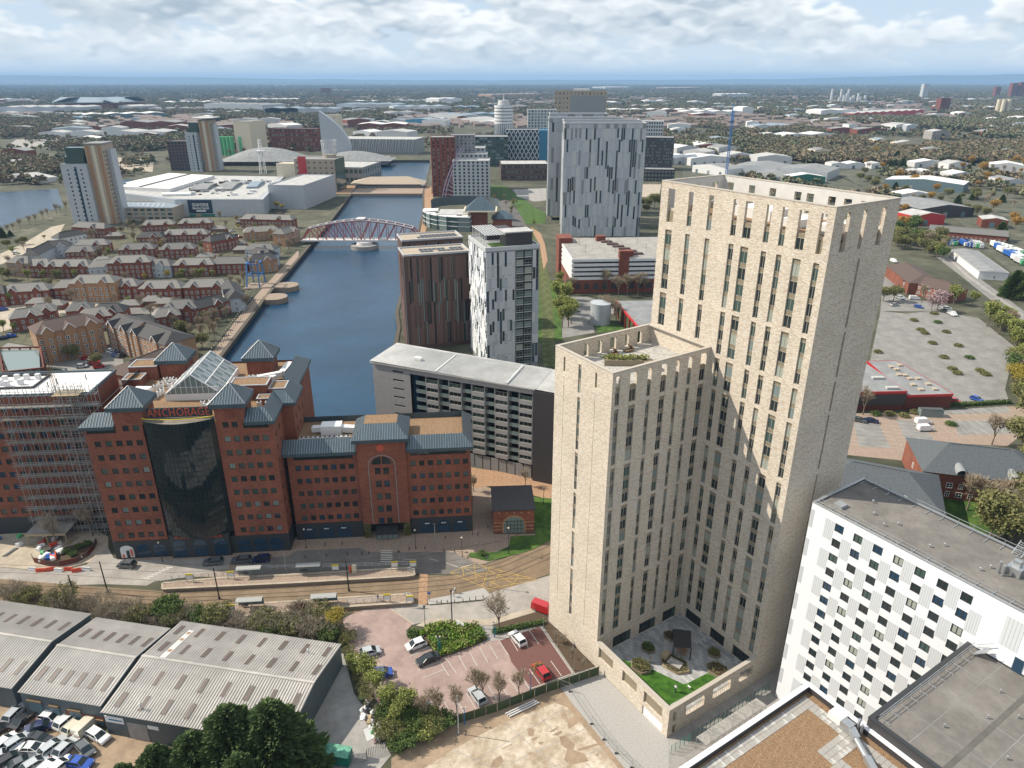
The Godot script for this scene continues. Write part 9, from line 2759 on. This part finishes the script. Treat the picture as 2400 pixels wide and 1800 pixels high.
	# more garden and verge trees, kept clear of the buildings
	for e in [[-313.7,-431.4,-315.5,-506.6,-290.7,-553.9,-179.6,-565.6,-144.6,-462.1,-140.2,-360.8,-136.7,-340.9,-138,-288,-161.6,-314.5,-190.9,-322.9,-228.1,-331.7,-253.8,-340.9,110,["bare2","bare","olive","bare2","lime"],0.8,"garden tree in the brick estate"],[413.3,-960.4,663.8,-960.4,403.7,-567.5,361.7,-560.7,355.1,-662.1,440.8,-875.9,80,["olive","bare2","gold","bare","dark2"],1.0,"verge tree on the industrial estate right of the tower"],[-613.9,-1073.4,-500.5,-1034.8,-426.7,-875.9,-450.3,-849.6,-519.9,-933.5,14,["bare2","olive"],1.0,"tree on the plot behind the mall"],[-21.03,-683.2,0.5,-666.7,16.54,-535.1,23.22,-502.8,9.9,-502.8,-11.12,-621.4,12,["bare2","lime"],0.7,"tree beside the tram line by the silver slabs"],[218.1,-316.7,217.3,-299.6,217.6,-286.2,172.8,-215.4,168.3,-215.4,176.4,-232.3,203.2,-269.9,211.5,-295,46,["olive","lime","olive","bare2","green"],0.95,"tree in the belt beside the empty car park"],[127.2,-161.1,139.9,-168.8,121.6,-139,108.3,-139,16,["bare2","olive","bare"],1.1,"tree at the picture edge behind the hotel"],[272.1,-517.3,298,-535.1,286.9,-469.9,261.4,-418,256.6,-425.9,261.5,-460.5,241,-451.4,30,["olive","green","bare2","lime"],1.15,"tree between the brown offices and the lorry yard"]]:
		var p := pv(e.slice(0,-4))
		var lo := p[0]
		var hi := p[0]
		for v in p:
			lo = lo.min(v); hi = hi.max(v)
		var k := 0
		for i in 4000:
			if k >= e[-4]: break
			var q := Vector2(rng.randf_range(lo.x,hi.x),rng.randf_range(lo.y,hi.y))
			if not Geometry2D.is_point_in_polygon(q,p) or blocked(q): continue
			k += 1
			var kd: String = e[-3][rng.randi() % e[-3].size()]
			plant(kd,q.x,q.y,e[-2] * rng.randf_range(0.7,1.15) * (0.6 if kd == "dark2" else 1.0),str(protos[kd].get_meta("base")).replace("_tree","") + " " + e[-1] + ", {n} from the left",e[-1] + str(protos[kd].get_meta("base")),e[-1].replace("tree","trees"))
var foot := []
func blocked(q: Vector2) -> bool:
	for f in foot:
		var d := (q - Vector2(f[0],f[1])).rotated(f[4])
		if absf(d.x) < f[2] and absf(d.y) < f[3]: return true
	return false
func far_mesh(m: String,sd: int) -> ArrayMesh:
	rng.seed = sd
	var b := mb()
	for i in 70:
		var d := Vector3(rng.randf_range(-1,1),rng.randf_range(-0.2,1),rng.randf_range(-1,1)).normalized() * pow(rng.randf(),0.3)
		leaf(b,Vector3(d.x * 0.55,0.42 + d.y * 0.5,d.z * 0.55),0.2)
	return b.mesh(M[m])
func wood(called: String,label: String,m: String,spots: Array,sd: int) -> void:
	var mm := MultiMesh.new()
	mm.transform_format = MultiMesh.TRANSFORM_3D
	mm.mesh = far_mesh(m,sd)
	mm.instance_count = spots.size()
	for i in spots.size():
		var s: float = spots[i].y
		mm.set_instance_transform(i,Transform3D(Basis(UP,i * 2.4).scaled(Vector3(s * 1.15,s,s * 1.15)),Vector3(spots[i].x,0,spots[i].z)))
	var o := MultiMeshInstance3D.new()
	o.multimesh = mm
	o.name = called
	add_child(o)
	tag(o,label,"trees","","stuff")
func build_far() -> void:
	var g := RandomNumberGenerator.new()
	g.seed = 4
	# sheds that can be picked out one by one
	var list := [[254.2,-951.4,0.32,57.1,40,9,"white_wall","roof_white","r"],[295,-822.4,-0.61,107.1,60,9,"clad_silver","roof_grey","r"],[339.8,-960.4,0,45,35,9,"clad_grey","roof_pale","r"],[228.5,-853.8,-0.98,53.3,30,8,"white_wall","roof_grey","r"],[303.2,-1152.9,0.29,45.8,30,9,"clad_grey","roof_white","r"],[321.3,-1102.7,0.33,37.3,30,9,"clad_grey","roof_grey","r"],[257.5,-1051.1,-0.67,35.2,30,8,"clad_grey","roof_pale","r"],[307.3,-993.8,0.27,37.3,26,9,"clad_grey","roof_pale","r"],[310,-772.8,0,39,16,7,"teal","roof_white","r"],[283.6,-801.4,-0.57,36.2,26,7,"clad_grey","roof_grey","r"],[404.7,-722,-0.66,69.8,36,8,"shed_blue","roof_white","r"],[451.7,-828.2,-0.42,16.99,24,6,"white_wall","roof_pale","r"],[468.1,-824.7,0,17.3,24,6,"white_wall","roof_white","r"],[494.4,-804.5,0,27.03,24,6,"clad_grey","roof_white","r"],[401.2,-907.9,0,18.96,20,6,"white_wall","roof_pale","r"],[422,-907.9,0,22.75,20,6,"white_wall","roof_white","r"],[449.5,-907.9,0,17.06,20,6,"white_wall","roof_pale","r"],[523.1,-924.8,0,40.5,20,6,"clad_grey","roof_white","r"],[551.5,-912.1,0.26,32.6,20,6,"white_wall","roof_pale","r"],[592.4,-883.8,-0.47,34.7,30,7,"clad_grey","roof_white","r"],[510.6,-743.4,0,19.13,30,7,"clad_grey","roof_grey","r"],[363.4,-653.1,0,31.2,18,6,"white_wall","roof_white","r"],[344.1,-570.9,0.15,47.2,46,7,"clad_dark","roof_grey","r"],[313,-538.2,0.24,26.09,20,7,"red_paint","roof_pale","r"],[354,-526.1,-0.36,16.68,16,6,"red2","roof_pale","r"],[933.8,-2174,0.36,128.8,60,22,"white_wall","roof_white","f"],[1131.2,-2274.2,0.64,412.8,60,14,"red_paint","roof_pale","f"],[541.2,-1360.9,0.31,117.6,40,10,"white_wall","roof_white","f"],[476.6,-1379,0,36.9,30,9,"red2","roof_pale","f"],[680.9,-1544.5,0,53.8,30,9,"red2","roof_grey","f"],[732.8,-1533.1,0.31,73.9,30,9,"red2","roof_grey","f"],[600.1,-1669.6,0.59,96.6,60,8,"clad_grey","roof_blue","f"],[947.5,-2523.3,0.22,108.9,60,10,"tint_blue","roof_blue","f"],[633,-2396.9,0,189.8,80,10,"white_wall","roof_white","f"],[745.9,-2408,0.49,46.5,40,22,"white_wall","roof_white","f"],[1403.8,-4805.6,0.39,225.8,90,22,"clad_silver","roof_white","f"],[879.8,-1682.8,0.41,67.8,40,10,"white_wall","roof_pale","f"],[785.7,-1379,0,31.2,30,14,"concrete_grey","roof_pale","f"],[-698.1,-1395.4,0,105.4,60,12,"white_wall","roof_pale","l"],[-852.1,-1429.4,0,95,40,9,"white_wall","roof_pale","l"],[-908.8,-1551.9,0.31,66.7,40,9,"clad_silver","roof_blue","l"],[-752.6,-1316.9,0,52.2,30,7,"clad_grey","roof_white","l"],[-793.3,-1649.2,0,121.1,60,16,"red2","roof_grey","l"],[-562.9,-1521.8,0,81.9,60,16,"red2","roof_grey","l"],[-1501.4,-2417.6,0,253.3,140,22,"clad_silver","roof_pale","l"],[-1476.6,-2688.4,-0.35,352.4,120,18,"clad_silver","roof_pale","l"],[-1106.1,-2178.2,0.6,210,90,12,"shed_blue","roof_white","l"],[-1128.7,-1946.3,0,48.6,50,12,"tint_blue","roof_blue","l"],[-1425.6,-3405.2,0.47,211.8,120,12,"white_wall","roof_white","l"],[-1216.1,-3809.9,0.24,296.8,140,14,"beige_pale","roof_white","l"],[-941.2,-2573.6,-0.44,260.1,110,26,"clad_silver","roof_grey","l"],[-691.5,-2280,0,102.1,80,24,"clad_grey","roof_blue","l"],[-1146.1,-2600.5,0.31,182.8,90,12,"clad_grey","roof_grey","l"],[-1065.9,-1826.9,0,42.4,40,8,"beige","roof_pale","l"],[-1064.9,-1626.9,0.73,67.2,50,7,"white_wall","roof_pale","l"],[-527.9,-787.4,-0.43,67,20,5,"white_wall","roof_pale","l"],[-634.3,-925.9,-0.57,27.81,20,6,"tint_blue","roof_pale","l"],[-526.6,-2717.7,-0.28,217.9,120,22,"clad_silver","roof_blue","m"],[-297.6,-2545.6,0.28,195.6,110,20,"clad_grey","roof_blue","m"],[-634.7,-2280,0,210.8,90,22,"clad_silver","roof_blue","m"],[-273.7,-3405.2,0.79,134.4,90,26,"white_wall","roof_white","m"],[-697.3,-3553.8,0,119.2,90,12,"white_wall","roof_white","m"],[-472.4,-3660.7,0,213.3,90,12,"white_wall","roof_pale","m"],[-162.4,-2687.1,0,90.5,90,14,"shed_blue","roof_blue","m"],[-285.2,-1649.2,0,106.3,60,12,"red2","roof_white","m"],[-287.2,-1438.1,-0.44,41,40,10,"white_wall","roof_white","m"],[-223.8,-1403.8,-0.28,60.5,50,12,"clad_grey","roof_pale","m"],[-184.7,-2082.6,-0.65,119.7,70,14,"clad_grey","roof_blue","m"],[-83.4,-1885.2,-0.59,108,70,12,"white_wall","roof_pale","m"],[-224.1,-1841.2,-0.37,77.8,60,12,"tint_blue","roof_blue","m"],[-355.5,-1759.4,0.49,54.9,50,16,"red2","roof_grey","m"],[-520,-1672.8,-0.7,73.4,40,10,"clad_grey","roof_white","m"],[-301.6,-1746.4,0,31.2,40,12,"teal","roof_pale","m"],[-307.5,-2217,0.42,101.6,80,14,"clad_grey","roof_grey","m"],[-95.7,-2176.7,-0.43,95.5,70,12,"shed_blue","roof_blue","m"],[377.8,-3181.9,0.39,186.6,90,16,"clad_silver","roof_white","f"],[656.9,-3452.9,0,120.3,90,16,"white_wall","roof_white","f"],[374.3,-2481.7,0,128.4,80,12,"white_wall","roof_white","f"],[563.1,-2481.7,0,241.7,80,12,"red2","roof_white","f"],[803.9,-3292.5,0,69.8,70,16,"white_wall","roof_white","f"],[500.5,-2888.9,0,96.5,60,12,"red2","roof_pale","f"],[38.2,-4715.2,0.77,448,120,22,"tan","roof_grey","f"],[1223.2,-8886.6,0.78,467.5,200,30,"clad_silver","roof_white","f"],[1892.1,-8472.9,0.82,683.1,150,26,"red2","roof_pale","f"],[228.9,-962.8,0.34,41.6,30,8,"clad_grey","roof_white","r"],[260.6,-1105.8,0.46,41,34,9,"clad_grey","roof_white","r"],[306.9,-1162.9,0.49,42.5,34,9,"clad_grey","roof_white","r"]]
	var where := {"r": "in the estate right of the tower","f": "on the far plain right of the round tower","l": "on the far plain left of the museum","m": "on the far plain behind the museum and the bay"}
	var look := {"roof_white": "white-roofed","roof_pale": "pale-roofed","roof_grey": "grey-roofed","roof_blue": "blue-roofed"}
	for e in list: far_shed(e[0],e[1],e[2],e[3],e[4],e[5],e[6],e[7],"{n} " + look[e[7]] + " shed from the left " + where[e[8]],e[8] + e[7],"industrial sheds",maxi(1,int(e[3] / 45.0)))
	# smaller scattered sheds beyond
	for i in 280:
		var z := -lerpf(1000,4200,pow(g.randf(),0.8))
		var x := z * -g.randf_range(-0.74,0.74)
		if absf(x + 120) < 300 and z > -1600 or blocked(Vector2(x,z)): continue
		var sz := clampf(-z / 2500.0,0.45,1.0)
		var wl: String = ["white_wall","clad_grey","clad_silver","red2","beige_pale"][g.randi() % 5]
		far_shed(x,z,g.randf_range(-0.3,0.3),g.randf_range(25,90) * sz,g.randf_range(25,60) * sz,g.randf_range(7,13),wl,["roof_white","roof_pale","roof_blue","roof_grey"][g.randi() % 4],"small shed scattered over the distant industrial plain, {n} from the left","tiny","distant sheds",1,"distant_shed")
	# tall marks on the horizon
	for e in [[2451.7,-4559.6,70,"pale tower block alone on the far plain"],[2974.9,-4559.6,75,"first red brick tower block at the far right"],[3020.7,-4559.6,80,"second red brick tower block at the far right"],[3148.9,-4984,52,"short brick block beside the white silos"],[1458.3,-2572.5,34,"brick lock-side offices by the river"]]: box_building("tower_block",e[3],"tower",e[0],e[1],0.1,34.0,26.0,e[2] + 10.0,"red2" if "brick" in e[3] else "clad_pale","roof_grey",[5,8,3.0,3.0,"frame_pale",["glass"],2],0.8)
	box_building("tower_block","dark brick tower block on the plain behind the museum blade","tower",-1359.2,-5609.5,0.0,70.0,30.0,48.0,"red2","roof_grey",[6,6,5.0,4.0,"frame_pale",["glass"],0],0.8)
	for k in 3:
		var o := thing("silo_cluster",["white concrete silos beside the river at the far right","steel silos of the works in front of the far river","tall white process towers of the far works"][k],"silo",[Vector3(1525.8,0,-2396.9),Vector3(1499.2,0,-3509.9),Vector3(1565.8,0,-3757.5)][k])
		for i in [5,8,3][k]:
			var b := mb()
			var hh: float = [46.0,30.0 + (i % 3) * 8.0,62.0][k]
			b.cyl(Vector3(i * [8.0,16.0,40.0][k],0,(i % 2) * 12.0),Vector3(i * [8.0,16.0,40.0][k],hh,(i % 2) * 12.0),[6.0,6.0,7.0][k],[6.0,6.0,6.0][k],14)
			part("silo",b,M.beige_pale if k == 0 else M.clad_pale,o)
	var sb := thing("stadium","football stadium with blue-grey roof on the far left plain","stadium",Vector3(-1476.7,0,-2748.2))
	for s in 4:
		var b := mb(Transform3D(Basis(UP,PI / 2 * s),Vector3.ZERO))
		b.box(Vector3(-110,0,60),Vector3(110,24,100))
		part("stand",b,M.red2,sb)
		b = mb(Transform3D(Basis(UP,PI / 2 * s),Vector3.ZERO))
		b.quad(Vector3(-115,30,105),Vector3(115,30,105),Vector3(115,46,45),Vector3(-115,46,45))
		part("stand_roof",b,M.roof_blue,sb)
	# rising ground along the horizon
	var b := mb()
	var n := noise(51,0.35,4)
	var hh := func(i: int) -> float:
		var f := i / 80.0 * 2.0 - 1.0
		var base := 118.0 + 150.0 * smoothstep(0.12,0.75,-f) + 170.0 * smoothstep(0.2,0.7,f)
		return base + 38.0 * n.get_noise_1d(i * 0.7)
	for r in 2:
		for i in 80:
			var xa := lerpf(-26000,26000,i / 80.0)
			var xb := lerpf(-26000,26000,(i + 1) / 80.0)
			var k: float = [0.55,1.0][r]
			var z: float = [-15000.0,-24000.0][r]
			var ha: float = hh.call((i * 7 + 13) % 81 if r == 0 else i) * k
			var hb: float = hh.call(((i + 1) * 7 + 13) % 81 if r == 0 else i + 1) * k
			if r == 0:
				ha = 40 + 40 * n.get_noise_1d(i * 0.5 + 90); hb = 40 + 40 * n.get_noise_1d((i + 1) * 0.5 + 90)
			b.quad(Vector3(xa,-5,z),Vector3(xb,-5,z),Vector3(xb,hb,z - 2500),Vector3(xa,ha,z - 2500))
			b.quad(Vector3(xa,ha,z - 2500),Vector3(xb,hb,z - 2500),Vector3(xb,-5,z - 7000),Vector3(xa,-5,z - 7000))
	struct("hills",b,M.hill)
	# woods, hedges and garden trees too far to count
	var dens := noise(61,0.0011,3)
	var spots := [[],[],[]]
	while spots[0].size() + spots[1].size() + spots[2].size() < 42000:
		var z := -1150.0 * pow(13.0,g.randf())
		var x := z * -g.randf_range(-0.8,0.8)
		var d := dens.get_noise_2d(x,z * 0.6)
		var need := lerpf(0.12,-0.25,clampf((-z - 1200.0) / 2500.0,0.0,1.0))
		if d < need: continue
		if z > -1400 and x > -330 and x < 80: continue
		spots[0 if d > 0.25 else g.randi() % 3].append(Vector3(x,g.randf_range(7,13) * (1.0 + clampf(-z / 14000.0,0,1) * 1.6),z))
	for e in [[334,-1062.1,401.3,-960.4,511.9,-942.3,629.6,-1159.5,625.5,-1379,432.8,-1308.5,2100],[535.2,-979.2,676.2,-979.2,714.5,-979.2,944.8,-1308.5,771.8,-1244.7,666.2,-1215,1500],[733.5,-1847.2,1002.5,-1815,1261.1,-2243.5,1052.8,-2151.4,827.8,-2026.5,700],[456.4,-2026.5,553.2,-1988,420.6,-1457.2,612.3,-1568,728.4,-1815,474.7,-1592.1,409.8,-1815,500],[1175.3,-1950.8,1216,-1696.4,2657.2,-3757.5,2823.5,-4373.2,2058.9,-3509.9,900],[-940.7,-1379,-935.3,-1483.4,-1009.1,-1746.4,-1271.9,-2118.8,-1537,-2280,700],[-1433.9,-2572.5,-1091.1,-2280,-576,-2046.3,-665.2,-2369.9,-1203.3,-2518.7,-1565.3,-2812.2,500],[-529.7,-757.9,-497.8,-779,-579.5,-933.5,-701.7,-1034.8,-689.1,-998.7,160]]:
		var p := pv(e.slice(0,-1))
		var lo := p[0]
		var hi := p[0]
		for v in p:
			lo = lo.min(v); hi = hi.max(v)
		var k := 0
		var tries := 0
		while k < e[-1] and tries < 60000:
			tries += 1
			var q := Vector2(g.randf_range(lo.x,hi.x),g.randf_range(lo.y,hi.y))
			if not Geometry2D.is_point_in_polygon(q,p) or blocked(q): continue
			k += 1
			spots[[1,1,0,1,2][g.randi() % 5]].append(Vector3(q.x,g.randf_range(7,12),q.y))
	var extra := 0
	while extra < 6000:
		var z := -g.randf_range(640,1700)
		var x := z * -g.randf_range(-0.8,0.8)
		extra += 1
		if x > -430 and x < 250 and z > -1130 or dens.get_noise_2d(x * 4.0,z * 3.0) < -0.05 or x < -300 and z > -760 or blocked(Vector2(x,z)): continue
		spots[[1,1,0,0,2][g.randi() % 5]].append(Vector3(x,g.randf_range(5,11),z))
	wood("woodland","olive woods and garden trees spread over the far plain","leaf_far",spots[0],201)
	wood("bare_woodland","brown leafless woods spread over the plain and along the river","leaf_far2",spots[1],202)
	wood("dark_woodland","dark green tree belts spread over the far plain","leaf_far3",spots[2],203)
	# rows of far houses
	var mm := MultiMesh.new()
	mm.transform_format = MultiMesh.TRANSFORM_3D
	b = mb()
	b.box(Vector3(-0.5,0,-0.5),Vector3(0.5,0.6,0.5)); b.roof(-0.55,0.55,-0.55,0.55,0.6,0.45,0,0)
	mm.mesh = b.mesh(mat("far_brick",Color(0.25,0.20,0.18),0.9))
	mm.instance_count = 5200
	for i in 5200:
		var z := -1700.0 * pow(5.5,g.randf())
		mm.set_instance_transform(i,Transform3D(Basis(UP,g.randf() * 0.6).scaled(Vector3(g.randf_range(9,32),9,9)),Vector3(-z * g.randf_range(-0.78,0.78),0,z)))
	var o := MultiMeshInstance3D.new()
	o.multimesh = mm
	o.name = "far_suburb"
	add_child(o)
	tag(o,"brick suburbs spread over the far plain towards the horizon","houses","","stuff")
